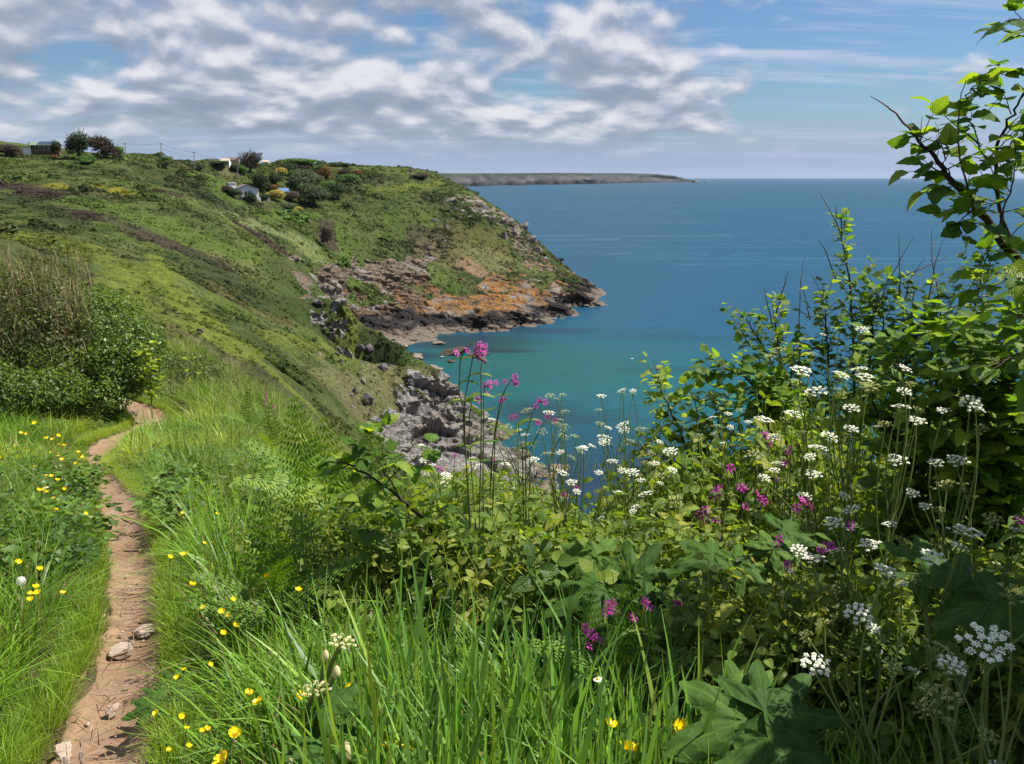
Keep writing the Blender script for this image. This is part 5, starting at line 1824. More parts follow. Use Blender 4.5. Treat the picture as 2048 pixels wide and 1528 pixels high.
FROND = [frond_geo(400 + i, 12, 0.3, 7, droop=0.25 + 0.25 * i) for i in range(4)]
for me in FROND:
    me.materials.append(M_FERN)
LACY = [frond_geo(420 + i, 6, 0.3, 5, droop=0.35 + 0.2 * i, tri=True, wide=0.5, bare=0.3) for i in range(2)]
for me in LACY:
    me.materials.append(M_HOG)


def put_child(name, me, root, B, pos, axis, nrm, s, label=None):
    o = bpy.data.objects.new(name, me)
    Mx = frame_from(axis, nrm)
    o.matrix_world = Matrix.Translation(Vector(np.asarray(pos) - B)) @ Matrix(Mx.tolist()).to_4x4() @ Matrix.Scale(s, 4)
    COL.objects.link(o)
    o.parent = root
    if label:
        o['label'] = label
    return o


def curve_pts(a, b, sag, n=7, rd=random):
    a, b = np.asarray(a, float), np.asarray(b, float)
    t_ = np.linspace(0, 1, n)[:, None]
    w_ = np.array((rd.uniform(-1, 1), rd.uniform(-1, 1), 0)) * sag
    return a * (1 - t_) + b * t_ + np.sin(t_ * math.pi) * w_


def cow_parsley(label, base, umbels, seed, size=None, group='cow parsley on the cliff edge'):
    """base (px, py, Y); umbels (px, py, width in px, white?)."""
    rd = random.Random(seed)
    B = foot(*base)
    root = empty('cow_parsley', B, label, 'wildflower', group)
    heads = []
    for (px, py, wpx, white) in umbels:
        Y = base[2] + rd.uniform(-0.12, 0.12)
        p = at(px, py, Y)
        d = p[1] * CP + (EYE - p[2]) * SP
        heads.append((p, wpx * d / F * rd.uniform(0.65, 1.1), white))
    for (px, py, wpx, white) in list(umbels):
        if rd.random() < 0.85:
            Y = base[2] + rd.uniform(-0.15, 0.15)
            p = at(px + rd.uniform(-1.1, 1.1) * wpx, py + rd.uniform(0.15, 1.5) * wpx, Y)
            d = p[1] * CP + (EYE - p[2]) * SP
            heads.append((p, wpx * rd.uniform(0.5, 0.85) * d / F, rd.random() < 0.5))
    top = np.mean([h[0] for h in heads], axis=0)
    node = B + (top - B) * 0.62 + np.array((rd.uniform(-.03, .03), 0, 0))
    pts = curve_pts(B - np.array((0, 0, .05)), node, 0.06, 7, rd)
    v, q = tube_geo(pts - B, 0.0055, 0.0036, 6)
    link('stem', mesh_np('stem', v, q), M_STEM, root)
    for (p, w_, white) in heads:
        foot_ = node if rd.random() < 0.45 else B + (node - B) * rd.uniform(0.55, 0.95)
        f_ = rd.uniform(0.25, 0.6)
        if rd.random() < 0.4:
            foot_ = foot_ * (1 - f_ * .5) + (p + np.array((rd.uniform(-.05, .05), 0, -.12))) * f_ * .5
        k = rd.randrange(4) if white else 4 + rd.randrange(3)
        ms, mf = UMESH[k]
        axis = (p - foot_) / np.linalg.norm(p - foot_) * 0.45 + np.array((rd.gauss(0, .28), rd.gauss(0, .28) - 0.2, 1.0))
        axis /= np.linalg.norm(axis)
        hub = p - axis * 0.42 * w_
        pts = curve_pts(foot_, hub, 0.045, 7, rd)
        v, q = tube_geo(pts - B, 0.0030, 0.0016, 4)
        link('stalk', mesh_np('stalk', v, q), M_STEM, root)
        xx = np.cross((0.3, 0.8, 0.1), axis)
        xx /= np.linalg.norm(xx)
        yy = np.cross(axis, xx)
        Mx = Matrix(np.stack([xx, yy, axis], 1).tolist()).to_4x4()
        u = bpy.data.objects.new('umbel', ms)
        u.matrix_world = Matrix.Translation(Vector(p - B)) @ Mx @ Matrix.Scale(w_, 4)
        COL.objects.link(u)
        u.parent = root
        fl = bpy.data.objects.new('florets', mf)
        COL.objects.link(fl)
        fl.parent = u
    for i in range(3):
        p = B + (node - B) * rd.uniform(0.25, 0.75)
        th = rd.uniform(0, 6.28)
        put_child('leaf', LACY[rd.randrange(2)], root, B, p, (math.cos(th), math.sin(th), 0.35), (0, 0, 1), rd.uniform(0.14, 0.24))


W_, G_ = True, False
CPL = [
    ('tall green-seeded cow parsley rising furthest over the turquoise water', (1150, 1160, 3.2), [(1100, 790, 24, G_), (1125, 788, 26, G_), (1129, 821, 28, G_), (1098, 823, 34, W_), (1127, 850, 26, G_), (1084, 862, 28, G_), (1112, 845, 26, G_)]),
    ('yellowish cow parsley among the pink campions, before the pale rock', (1060, 1150, 3.2), [(1053, 819, 34, G_), (1010, 852, 34, G_), (985, 837, 28, W_), (1006, 874, 26, G_), (971, 833, 20, G_), (1035, 858, 30, W_), (1045, 885, 26, G_)]),
    ('spreading cow parsley low over the blue water gap', (1130, 1180, 3.1), [(1147, 870, 26, G_), (1162, 893, 24, W_), (1184, 890, 26, W_), (1127, 944, 26, W_), (1143, 962, 28, W_), (1120, 903, 28, W_), (1095, 905, 30, G_), (1080, 930, 28, G_)]),
    ('tall cow parsley with pale cream heads standing highest right of the campions', (1290, 1160, 3.4), [(1203, 790, 28, W_), (1243, 779, 26, W_), (1266, 780, 24, W_), (1201, 846, 26, G_), (1217, 854, 26, W_), (1244, 848, 30, W_), (1283, 856, 34, G_), (1209, 872, 30, W_), (1319, 882, 22, W_), (1262, 880, 28, G_)]),
    ('short cow parsley beside the brown sea stack', (1240, 1180, 3.2), [(1225, 920, 28, W_), (1240, 983, 30, W_), (1198, 944, 26, W_), (1295, 925, 28, G_), (1264, 942, 28, W_), (1215, 1000, 26, G_)]),
    ('cow parsley with two wide white plates under the arching leafy bough', (1640, 1120, 2.9), [(1604, 737, 46, W_), (1632, 778, 52, W_), (1556, 696, 34, G_), (1622, 706, 36, G_), (1590, 760, 30, G_)]),
    ('cow parsley with a triple white crown, brightest of all', (1705, 1120, 2.8), [(1685, 747, 44, W_), (1718, 735, 44, W_), (1730, 750, 54, W_), (1738, 771, 44, G_), (1725, 657, 34, W_), (1677, 656, 30, G_)]),
    ('cow parsley with white plates jutting left over the sea', (1610, 1130, 2.9), [(1531, 836, 44, W_), (1589, 824, 54, W_), (1549, 872, 40, W_), (1572, 838, 34, G_)]),
    ('small-headed cow parsley in front of the dark leaning shrub', (1520, 1150, 3.3), [(1424, 833, 26, W_), (1457, 826, 26, W_), (1461, 853, 22, W_), (1480, 819, 26, G_), (1435, 850, 36, G_)]),
    ('cow parsley with ragged cream heads among the right-hand campions', (1650, 1170, 2.7), [(1637, 892, 42, W_), (1703, 813, 50, W_), (1509, 906, 42, G_), (1626, 945, 40, W_), (1549, 938, 34, W_), (1660, 870, 36, W_)]),
    ('cow parsley with flat lit heads below the sunlit yellow-green shrub', (1790, 1200, 2.5), [(1795, 916, 52, W_), (1835, 838, 46, W_), (1809, 780, 44, W_), (1802, 810, 40, W_), (1811, 734, 36, W_), (1770, 845, 34, G_)]),
    ('cow parsley with a pair of half-shaded plates near the right edge', (1900, 1230, 2.4), [(1872, 922, 50, W_), (1914, 917, 50, W_), (1941, 803, 60, W_), (1958, 815, 44, W_), (1890, 965, 46, G_)]),
    ('cow parsley with blue-shaded heads at the edge of the shadow', (1750, 1330, 2.1), [(1666, 1042, 50, W_), (1740, 1085, 62, W_), (1703, 1016, 44, W_), (1780, 1045, 44, W_), (1715, 975, 40, G_)]),
    ('low cow parsley with broad grey-white heads beside the shaded campion', (1660, 1380, 2.0), [(1598, 1098, 52, W_), (1626, 1112, 58, W_), (1575, 1140, 36, G_)]),
    ('cow parsley with big soft white heads in the shade by the right edge', (1930, 1400, 1.75), [(1937, 1058, 76, W_), (1864, 1110, 64, W_), (1919, 1090, 50, W_), (1985, 1035, 54, G_)]),
    ('cow parsley with one dense white head in the lower right shadow', (2040, 1480, 1.40), [(1975, 1280, 96, W_), (2000, 1305, 60, W_), (1900, 1330, 80, G_), (2030, 1180, 70, G_)]),
    ('cow parsley leaning left out of the lower right shadow', (1830, 1500, 1.55), [(1716, 1223, 58, W_), (1632, 1325, 64, W_), (1771, 1135, 56, W_), (1786, 1329, 50, G_), (1884, 1292, 78, G_), (1650, 1240, 40, G_)]),
    ('seeding cow parsley close in the bottom right corner', (1960, 1560, 1.35), [(1880, 1385, 84, G_), (1850, 1370, 50, G_), (1980, 1470, 60, G_)]),
    ('reddish-tinged small cow parsley under the shaded white heads', (1900, 1300, 2.2), [(1870, 1088, 44, G_), (1850, 1010, 40, W_), (1994, 1135, 50, G_)]),
    ('sprawling white cow parsley behind the elm sapling, before the rock face', (900, 1110, 3.4), [(845, 890, 26, W_), (865, 929, 24, W_), (893, 950, 28, W_), (940, 917, 26, W_), (953, 931, 30, W_), (985, 945, 30, G_), (1010, 925, 26, W_)]),
    ('yellow-green cow parsley low between rock and water', (1020, 1160, 3.3), [(1000, 965, 30, G_), (1045, 950, 32, G_), (1065, 985, 30, G_), (1030, 1000, 34, G_), (1090, 975, 28, G_)]),
    ('creamy cow parsley tangled before the dense low shrub', (1370, 1180, 3.0), [(1290, 985, 34, W_), (1320, 950, 34, G_), (1340, 900, 30, W_), (1350, 1000, 34, G_), (1275, 1010, 30, W_), (1310, 925, 28, W_)]),
]
for i, (lb, bs, um) in enumerate(CPL):
    cow_parsley(lb, bs, um, 500 + i)


# ------------------------------------------------------------------ red campion
def campion_geo():
    fl = Acc()
    for k in range(5):
        a0 = k * 2 * math.pi / 5
        for h_ in (-1, 1):
            a1 = a0 + h_ * 0.30
            c = lambda r, an, z: (r * math.cos(an), r * math.sin(an), z)
            fl.add([c(0.05, a0, 0), c(0.30, a0 + h_ * 0.30, 0.05), c(0.50, a0 + h_ * 0.34, 0.03), c(0.48, a0 + h_ * 0.12, 0.02), c(0.30, a0, 0.06)], t=[(0, 1, 4), (1, 2, 3), (1, 3, 4)], bc=0.35 + 0.3 * (h_ > 0))
    cx = Acc()
    pts = np.array([(0, 0, -0.55), (0, 0, -0.50), (0, 0, -0.35), (0, 0, -0.15), (0, 0, 0.0)])
    v, q = tube_geo(pts, 1, 1, 6)
    rr = np.repeat([0.03, 0.12, 0.17, 0.13, 0.09], 6)
    v[:, :2] *= rr[:, None]
    cx.add(v, q)
    a, b = fl.mesh('flower', False), cx.mesh('calyx')
    a.materials.append(M_PINK)
    b.materials.append(M_CALYX)
    return a, b


CFL, CCX = campion_geo()


def campion(label, base, stems, seed, size=0.022, leaves=True):
    """stems: list of (stem pixel polyline, flowers [(px, py)])."""
    rd = random.Random(seed)
    Y = base[2]
    B = foot(*base)
    root = empty('red_campion', B, label, 'wildflower', 'pink campions on the bank')
    for (line, flowers) in stems:
        pts = np.vstack([B - np.array((0, 0, .03)), [at(a, b, Y) for a, b in line]])
        t0 = np.linspace(0, 1, len(pts))
        t2 = np.linspace(0, 1, 3 * len(pts))
        sm = np.stack([np.interp(t2, t0, pts[:, k]) for k in range(3)], 1)
        v, q = tube_geo(sm - B, 0.0026, 0.0015, 5)
        link('stem', mesh_np('stem', v, q), M_PSTEM, root)
        for (px, py) in flowers:
            p = at(px, py, Y + rd.uniform(-.02, .02))
            j = int(np.argmin(np.linalg.norm(sm - p, axis=1)))
            v, q = tube_geo(curve_pts(sm[j], p, 0.004, 4, rd) - B, 0.0014, 0.0011, 4)
            link('stalk', mesh_np('stalk', v, q), M_PSTEM, root)
            ax = np.array((rd.gauss(0.1, .55), rd.uniform(-1.0, 0.0), rd.uniform(-.1, .8)))
            ax /= np.linalg.norm(ax)
            xx = np.cross((0.2, 0.3, 0.9), ax)
            xx /= np.linalg.norm(xx)
            Mx = Matrix(np.stack([xx, np.cross(ax, xx), ax], 1).tolist()).to_4x4()
            s_ = size * rd.uniform(0.95, 1.3) * (1.15 if base[2] < 2.72 else 1.0)
            o = bpy.data.objects.new('flower', CFL)
            o.matrix_world = Matrix.Translation(Vector(p - B)) @ Mx @ Matrix.Scale(s_, 4)
            COL.objects.link(o)
            o.parent = root
            c = bpy.data.objects.new('calyx', CCX)
            COL.objects.link(c)
            c.parent = o
        if leaves:
            for f in (0.25, 0.45, 0.68):
                p = sm[int(f * (len(sm) - 1))]
                for sd in (-1, 1):
                    put_child('leaf', LEAVES['lance'][rd.randrange(5)][0], root, B, p, (sd, rd.uniform(-.6, .2), rd.uniform(.1, .5)), (0, -.2, 1), rd.uniform(0.03, 0.06))


campion('tallest pink campion, its nodding flower cluster against the dark sea rock', (950, 1090, 2.75), [(((939, 1007), (928, 870), (926, 812), (918, 786), (920, 722), (928, 700), (944, 686), (958, 690)), [(913, 706), (935, 701), (952, 696), (960, 688)]),
        (((927, 812), (936, 765), (944, 722), (950, 698), (962, 690)), [(969, 692), (957, 705), (965, 700), (959, 716), (971, 699), (950, 708), (966, 708)]), (((963, 850), (962, 765), (961, 737), (965, 722)), [(967, 722), (961, 718)])], 601)
campion('pink campion with one wide-open flower facing out, right of the tallest', (968, 1080, 2.8), [(((966, 960), (967, 854), (967, 800), (969, 772)), [(967, 770), (979, 765), (992, 765), (974, 787), (981, 772)]), (((940, 900), (938, 830), (945, 800)), [(948, 790), (953, 797), (957, 801)])], 602)
campion('slim pink campion leaning right over turquoise water', (975, 1090, 2.85), [(((981, 940), (991, 854), (1002, 796), (1014, 772), (1024, 758)), [(1010, 763), (1030, 753), (1033, 766), (1027, 765)]), (((990, 870), (1000, 820)), [(1008, 796), (1003, 800)])], 603)
campion('pink campion mixed into yellowish cow parsley heads', (1052, 1100, 2.9), [(((1051, 940), (1053, 870), (1067, 819), (1078, 804)), [(1078, 800), (1090, 804), (1072, 812)]), (((1060, 900), (1085, 850)), [(1094, 833), (1077, 845), (1110, 840)]), (((1045, 900), (1038, 860), (1030, 840)), [(1030, 833), (1022, 836)])], 604)
campion('two small pink campion heads before the grey cliff', (890, 1060, 3.0), [(((905, 970), (909, 930)), [(909, 911)]), (((880, 980), (877, 945)), [(877, 934), (882, 940)]), (((985, 990), (988, 940)), [(989, 923)])], 605, 0.018)
campion('small pink campion beside the gap of dark blue water', (1140, 1130, 3.0), [(((1132, 1040), (1130, 1000)), [(1128, 989), (1133, 992)]), (((1150, 1040), (1153, 990)), [(1153, 975)])], 606, 0.02)
campion('pink campion with three clusters, leftmost of those at the thicket', (1430, 1220, 2.6), [(((1440, 1100), (1445, 1010), (1436, 990)), [(1432, 981), (1426, 994), (1437, 988), (1440, 975)]), (((1450, 1000), (1462, 950)), [(1461, 937)]), (((1418, 1110), (1408, 1045)), [(1404, 1027), (1412, 1020), (1398, 1030), (1432, 1040), (1410, 1035)])], 607, 0.024)
campion('pink campion with scattered flowers between two cow parsleys', (1510, 1210, 2.6), [(((1505, 1100), (1495, 1020)), [(1489, 978), (1491, 1013), (1482, 975)]), (((1515, 1100), (1522, 1010)), [(1522, 996), (1515, 985), (1528, 1003)])], 608, 0.023)
campion('dark-stemmed pink campion under the broad cow parsley plates', (1640, 1230, 2.5), [(((1635, 1110), (1615, 1030)), [(1610, 1005), (1595, 1016), (1605, 1000), (1618, 1010)]), (((1630, 1080), (1626, 1030)), [(1624, 1014), (1615, 995)])], 609, 0.024)
campion('tall pink campion at the upper edge of the right-hand bank', (1570, 1180, 2.8), [(((1565, 1050), (1545, 930), (1532, 880)), [(1529, 866), (1533, 872), (1542, 888)]), (((1570, 1000), (1580, 910)), [(1580, 897), (1576, 905)]), (((1566, 1000), (1568, 945)), [(1569, 926), (1553, 959)])], 610, 0.023)
campion('half-shaded pink campion beside grey-white cow parsley', (1690, 1330, 2.1), [(((1695, 1180), (1700, 1070)), [(1701, 1051)]), (((1670, 1200), (1645, 1115)), [(1643, 1100), (1655, 1094), (1663, 1092)]), (((1660, 1220), (1585, 1160)), [(1581, 1139), (1575, 1128)])], 611, 0.024)
campion('single pink campion flower above the big dark leaf', (1550, 1280, 2.3), [(((1555, 1150), (1558, 1095)), [(1558, 1080)])], 612, 0.026)
campion('pink campions in the ferns left of the elm sapling', (740, 1180, 3.1), [(((735, 1150), (724, 1115)), [(721, 1096), (715, 1105), (718, 1100)]), (((750, 1150), (757, 1122)), [(756, 1111), (763, 1115), (772, 1117)])], 613, 0.019)
campion('pink campion in front of the pale toothed hogweed leaf', (1310, 1400, 2.0), [(((1300, 1300), (1282, 1262), (1250, 1232)), [(1217, 1209), (1213, 1225), (1225, 1206), (1222, 1220)]), (((1295, 1290), (1290, 1225)), [(1293, 1205), (1298, 1212), (1286, 1200)]), (((1285, 1265), (1262, 1240)), [(1260, 1230), (1268, 1236)])], 614, 0.020)
campion('drooping pink campion low above the tall grass', (1320, 1420, 2.0), [(((1300, 1320), (1250, 1305), (1205, 1294)), [(1170, 1254), (1178, 1291), (1203, 1281), (1182, 1268), (1190, 1275), (1174, 1262)])], 615, 0.021)
campion('small pink campion at the rim of the shade, above the dark leaf', (1360, 1300, 2.2), [(((1362, 1260), (1358, 1225)), [(1352, 1207), (1362, 1204), (1357, 1210)])], 616, 0.02)
campion('solitary pink campion by the right edge in shade', (2010, 1200, 2.2), [(((2030, 1080), (2036, 1045)), [(2034, 1038), (2040, 1042)])], 617, 0.022)


# ------------------------------------------------------------------ buttercups, daisies and the dandelion clock
def cup_geo(petals=5, wid=0.36, cup=0.5):
    v, uvq = [], []
    a = Acc()
    for s, r, z in ((0, 0.0, 0), (0, 0, 0)):
        pass
    rows = [(0.08, 0.05, 0.0), (0.30, 0.24, 0.06), (0.50, 0.30, 0.06 + 0.4 * cup), (0.56, 0.16, 0.06 + 0.75 * cup)]
    vv, q = [], []
    for (r, w_, z) in rows:
        vv += [(-w_, r, z + 0.04), (0, r * 1.04, z), (w_, r, z + 0.04)]
    for i in range(3):
        b = 3 * i
        q += [(b, b + 1, b + 4, b + 3), (b + 1, b + 2, b + 5, b + 4)]
    a.add(vv, q, bc=np.repeat([0.2, 0.45, 0.7, 0.9], 3))
    return a


PET = cup_geo().mesh('petal')
PET.materials.append(M_YELLOW)
ca = Acc()
for k in range(5):
    c_, s_ = math.cos(k * 1.2566), math.sin(k * 1.2566)
    p = cup_geo()
    v = p.v[0] @ np.array(((c_, s_, 0), (-s_, c_, 0), (0, 0, 1)))
    ca.add(v, p.q[0], bc=p.b[0])
CUP = ca.mesh('flower')
CUP.materials.append(M_YELLOW)
ce = Acc()
v, q = tube_geo(np.array([(0, 0, -.02), (0, 0, .08), (0, 0, .2), (0, 0, .24)]), 1, 1, 7)
v[:, :2] *= np.repeat([0.16, 0.2, 0.17, 0.05], 7)[:, None]
ce.add(v, q, bc=0.3)
CENTER = ce.mesh('centre')
CENTER.materials.append(M_YELLOW)


def buttercup(px, py, wpx, label, group, rd, h=None, big=False):
    h = h or rd.uniform(0.16, 0.30)
    p = lift_hit(px, py, h)
    d = p[1] * CP + (EYE - p[2]) * SP
    s_ = wpx * d / F
    B = np.array((p[0] + rd.uniform(-.04, .04), p[1] + rd.uniform(-.03, .03), float(near_z(p[0], p[1])) - 0.03))
    root = empty('buttercup', B, label, 'wildflower', group)
    pts = curve_pts(B, p, 0.02, 5, rd)
    v, q = tube_geo(pts - B, 0.0017, 0.0012, 4)
    link('stem', mesh_np('stem', v, q), M_STEM, root)
    ax = np.array((rd.gauss(0.2, .3), rd.gauss(-0.15, .3), 1.0))
    ax /= np.linalg.norm(ax)
    xx = np.cross((0.1, 0.9, 0.2), ax)
    xx /= np.linalg.norm(xx)
    Mx = Matrix.Translation(Vector(p - B)) @ Matrix(np.stack([xx, np.cross(ax, xx), ax], 1).tolist()).to_4x4() @ Matrix.Scale(s_, 4) @ Matrix.Rotation(rd.uniform(0, 6.28), 4, 'Z')
    if big:
        for k in range(5):
            o = bpy.data.objects.new('petal', PET)
            o.matrix_world = Mx @ Matrix.Rotation(k * 1.2566, 4, 'Z') @ Matrix.Rotation(rd.uniform(-.12, .12), 4, 'X')
            COL.objects.link(o)
            o.parent = root
        o = bpy.data.objects.new('centre', CENTER)
        o.matrix_world = Mx
        COL.objects.link(o)
        o.parent = root
    else:
        o = bpy.data.objects.new('flower', CUP)
        o.matrix_world = Mx
        COL.objects.link(o)
        o.parent = root


rd = random.Random(808)
BIG = [(658, 1445, 34, 'big open buttercup just right of the hairy hogweed stalk'), (468, 1470, 26, 'big buttercup cupped upwards at the path-side grass edge'), (446, 1523, 34, 'big buttercup cut by the bottom edge of the view, nearest the path'),
       (713, 1478, 24, 'rounded buttercup directly above another by the hogweed bud'), (768, 1491, 34, 'wide buttercup right of the hogweed bud, middle one of the row'), (723, 1504, 36, 'cupped buttercup lowest beside the hogweed bud'),
       (812, 1497, 40, 'pale wide-open buttercup at the end of the bottom row'), (1263, 1502, 48, 'largest golden buttercup low on the shaded grass'), (1360, 1467, 48, 'tall buttercup leaning by the big dark hogweed leaf'),
       (518, 1405, 22, 'buttercup just below another on the same level as the hogweed umbel'), (601, 1395, 24, 'buttercup touching the left side of the hogweed leaf'), (1221, 1451, 26, 'half-open buttercup above the largest golden one'), (497, 1388, 18, 'lone buttercup against the dark gap right of the fern'),
       (703, 1377, 20, 'buttercup half hidden in tall grass right of the cream umbel')]
for (a, b, c, lb) in BIG:
    buttercup(a, b, c * 0.85, lb, 'buttercups in the grass', rd, 0.24 if a < 900 else 0.32, True)
SMALL = {
    'small yellow buttercup below the hedge': [(4, 917), (29, 895), (33, 892), (42, 867), (53, 868), (54, 904), (40, 915), (70, 847), (94, 877), (106, 879), (117, 872), (118, 890), (128, 892), (102, 906), (118, 915), (125, 920), (157, 905), (165, 914), (152, 927)],
    'small yellow buttercup beside the upper path': [(70, 934), (94, 952), (103, 953), (115, 961), (77, 981), (88, 979), (94, 985), (130, 978), (108, 997), (104, 1020), (113, 1020), (171, 1028), (68, 1019)],
    'yellow buttercup alone in the yellowing left verge': [(36, 1125), (80, 1139)],
    'yellow buttercup under the dandelion clock': [(72, 1175), (61, 1188), (75, 1187), (61, 1200)],
    'yellow buttercup left of the path, closest to its pale stone': [(125, 1187)],
    'yellow buttercup in the long grass right of the upper path': [(364, 1027), (434, 1028), (492, 1067)],
    'yellow buttercup amid low dark herbs': [(340, 1115), (364, 1111), (371, 1110), (408, 1087), (424, 1085)],
    'yellow buttercup at the top of the feathery fern': [(533, 1152), (576, 1153), (595, 1156), (530, 1170), (547, 1173), (597, 1181), (627, 1180), (563, 1150)],
    'yellow buttercup between fern and path': [(465, 1200), (398, 1219), (407, 1216), (443, 1224), (456, 1231), (470, 1252), (446, 1267), (420, 1330), (384, 1170)],
    'yellow buttercup above the path-side hogweed clump': [(368, 1341), (354, 1356), (313, 1427)],
    'yellow buttercup in the nearest path-side grass': [(363, 1433), (373, 1458), (405, 1462), (413, 1458), (337, 1501), (377, 1493)],
    'yellow buttercup in the tall grass stand': [(1065, 1365), (1227, 1406), (1245, 1378), (1262, 1442), (608, 1180), (628, 1182)],
}
ORD = ('first', 'second', 'third', 'fourth', 'fifth', 'sixth', 'seventh', 'eighth')
for lb, pts in SMALL.items():
    where = lb.split('buttercup ', 1)[1]
    rows_ = [[]]
    for q_ in sorted(pts, key=lambda t_: t_[1]):
        if rows_[-1] and (q_[1] - rows_[-1][0][1] > 16 or len(rows_[-1]) > 7):
            rows_.append([])
        rows_[-1].append(q_)
    rown = {1: ('',), 2: ('upper row ', 'lower row '), 3: ('top row ', 'middle row ', 'bottom row ')}.get(len(rows_), tuple(ORD[i] + ' row down ' for i in range(8)))
    for ri, rw in enumerate(rows_):
        for ci, (a, b) in enumerate(sorted(rw)):
            if len(pts) == 1:
                full = lb
            elif len(rw) == 1:
                full = 'single buttercup of the ' + (rown[ri] or 'spot ') + where
            else:
                full = ORD[ci] + ' buttercup from the left, ' + rown[ri] + where
            buttercup(a, b, (10 if b > 1100 else 7) * rd.uniform(0.85, 1.2), full, lb.replace('small yellow buttercup', 'buttercups').replace('yellow buttercup', 'buttercups'), rd)


def daisy(px, py, wpx, label, h=0.2):
    p = lift_hit(px, py, h)
    d = p[1] * CP + (EYE - p[2]) * SP
    s_ = wpx * d / F
    B = np.array((p[0], p[1] + 0.02, float(near_z(p[0], p[1])) - 0.02))
    root = empty('daisy', B, label, 'wildflower', 'white daisies')
    v, q = tube_geo(curve_pts(B, p, 0.01, 5, rd) - B, 0.0014, 0.001, 4)
    link('stem', mesh_np('stem', v, q), M_STEM, root)
    a = Acc()
    for k in range(13):
        c_, s2 = math.cos(k * .4833), math.sin(k * .4833)
        for_ = np.array(((0.12, -0.03, 0), (0.5, -0.07, 0.02), (0.5, 0.07, 0.02), (0.12, 0.03, 0)))
        a.add(for_ @ np.array(((c_, s2, 0), (-s2, c_, 0), (0, 0, 1))) * s_ + (p - B), q=[(0, 1, 2, 3)])
    link('petals', a.mesh('petals', False), M_WHITE, root)
    o = bpy.data.objects.new('centre', CENTER)
    o.matrix_world = Matrix.Translation(Vector(p - B)) @ Matrix.Scale(s_ * 0.9, 4)
    COL.objects.link(o)
    o.parent = root


daisy(73, 937, 13, 'white daisy touching a buttercup in the left verge')
daisy(116, 932, 12, 'white daisy nearest the upper path on the left verge')
daisy(92, 975, 10, 'white daisy just above a row of buttercups, lowest of the daisies')
daisy(1196, 1359, 20, 'white daisy with yellow eye in the tall grass below the campions', 0.4)
p = lift_hit(42, 1162, 0.22)
B = np.array((p[0], p[1], float(near_z(p[0], p[1]))))
root = empty('dandelion_clock', B, 'round white dandelion clock in the left-hand grass', 'wildflower')
v, q = tube_geo(curve_pts(B, p, 0.01, 5, rd) - B, 0.0018, 0.0014, 4)
link('stem', mesh_np('stem', v, q), M_STEM, root)
a = Acc()
rr_ = 9.0 * (p[1] * CP + (EYE - p[2]) * SP) / F
for k in range(90):
    ph, th = math.acos(1 - 2 * (k + .5) / 90), k * 2.39996
    d = np.array((math.sin(ph) * math.cos(th), math.sin(ph) * math.sin(th), math.cos(ph)))
    t1 = np.cross(d, (0.3, 0.5, 0.8))
    t1 /= np.linalg.norm(t1)
    s1 = np.cross(d, t1)
    c = p - B + d * rr_
    a.add([p - B, c, c + t1 * rr_ * .1], t=[(0, 1, 2)])
    a.add([c + t1 * rr_ * .16, c + s1 * rr_ * .16, c - t1 * rr_ * .16, c - s1 * rr_ * .16], q=[(0, 1, 2, 3)])
link('seed_head', a.mesh('seed_head', False), M_FLUFF, root)

# ------------------------------------------------------------------ bracken ferns
FERNS = [((560, 1400, 2.6), 5, 0.34, 'big feathery fern at the middle of the near bank, fronds spreading both ways'), ((700, 1190, 3.3), 5, 0.40, 'tall upright fern left of the sapling stem'), ((625, 1130, 3.8), 5, 0.42, 'fern between the grass ridge and the tallest fern'),
         ((660, 1030, 5.0), 4, 0.34, 'yellow-green fern on the crest of the bank, left of the sapling leaves'), ((560, 1010, 6.0), 4, 0.34, 'fern half way up the grassy crest'), ((500, 905, 9.0), 4, 0.38, 'upright pale fern near the top of the dry grass crest'),
         ((745, 1020, 4.4), 4, 0.42, 'fern close behind the leaning sapling'), ((600, 1215, 3.0), 3, 0.36, 'fern with one long frond arching right in the grass'), ((640, 930, 7.5), 4, 0.34, 'fern at the brink beside dry grass'),
         ((1250, 1440, 2.05), 3, 0.3, 'shaded fern lying low by the dark hogweed leaf'), ((1160, 1440, 2.2), 3, 0.24, 'small feathery fern in the tall grass stand')]
for i, (bs, nf, L_, lb) in enumerate(FERNS):
    rd = random.Random(700 + i)
    B = foot(*bs)
    root = empty('bracken', B, lb, 'fern', 'bracken on the bank')
    hh = L_ * rd.uniform(0.7, 1.0)
    v, q = tube_geo(np.array([(0, 0, -0.03), (rd.uniform(-.02, .02), 0, hh * .5), (rd.uniform(-.04, .04), -0.01, hh)]), 0.004, 0.002, 5)
    link('stem', mesh_np('stem', v, q), M_STEM, root)
    for k in range(nf):
        th = k * 2 * math.pi / nf + rd.uniform(-.5, .5)
        f = rd.uniform(0.45, 1.0)
        d = np.array((math.cos(th), math.sin(th) * .7, rd.uniform(0.35, 1.0)))
        put_child('frond', FROND[rd.randrange(4)], root, B, B + np.array((0, 0, hh * f)), d, (-d[0] * .6, -d[1] * .6 - 0.35, 1), L_ * rd.uniform(0.85, 1.25))
    put_child('frond', FROND[1], root, B, B + np.array((0, 0, hh)), (rd.uniform(-.3, .3), -.15, 1), (0, -1, .3), L_ * 1.1)


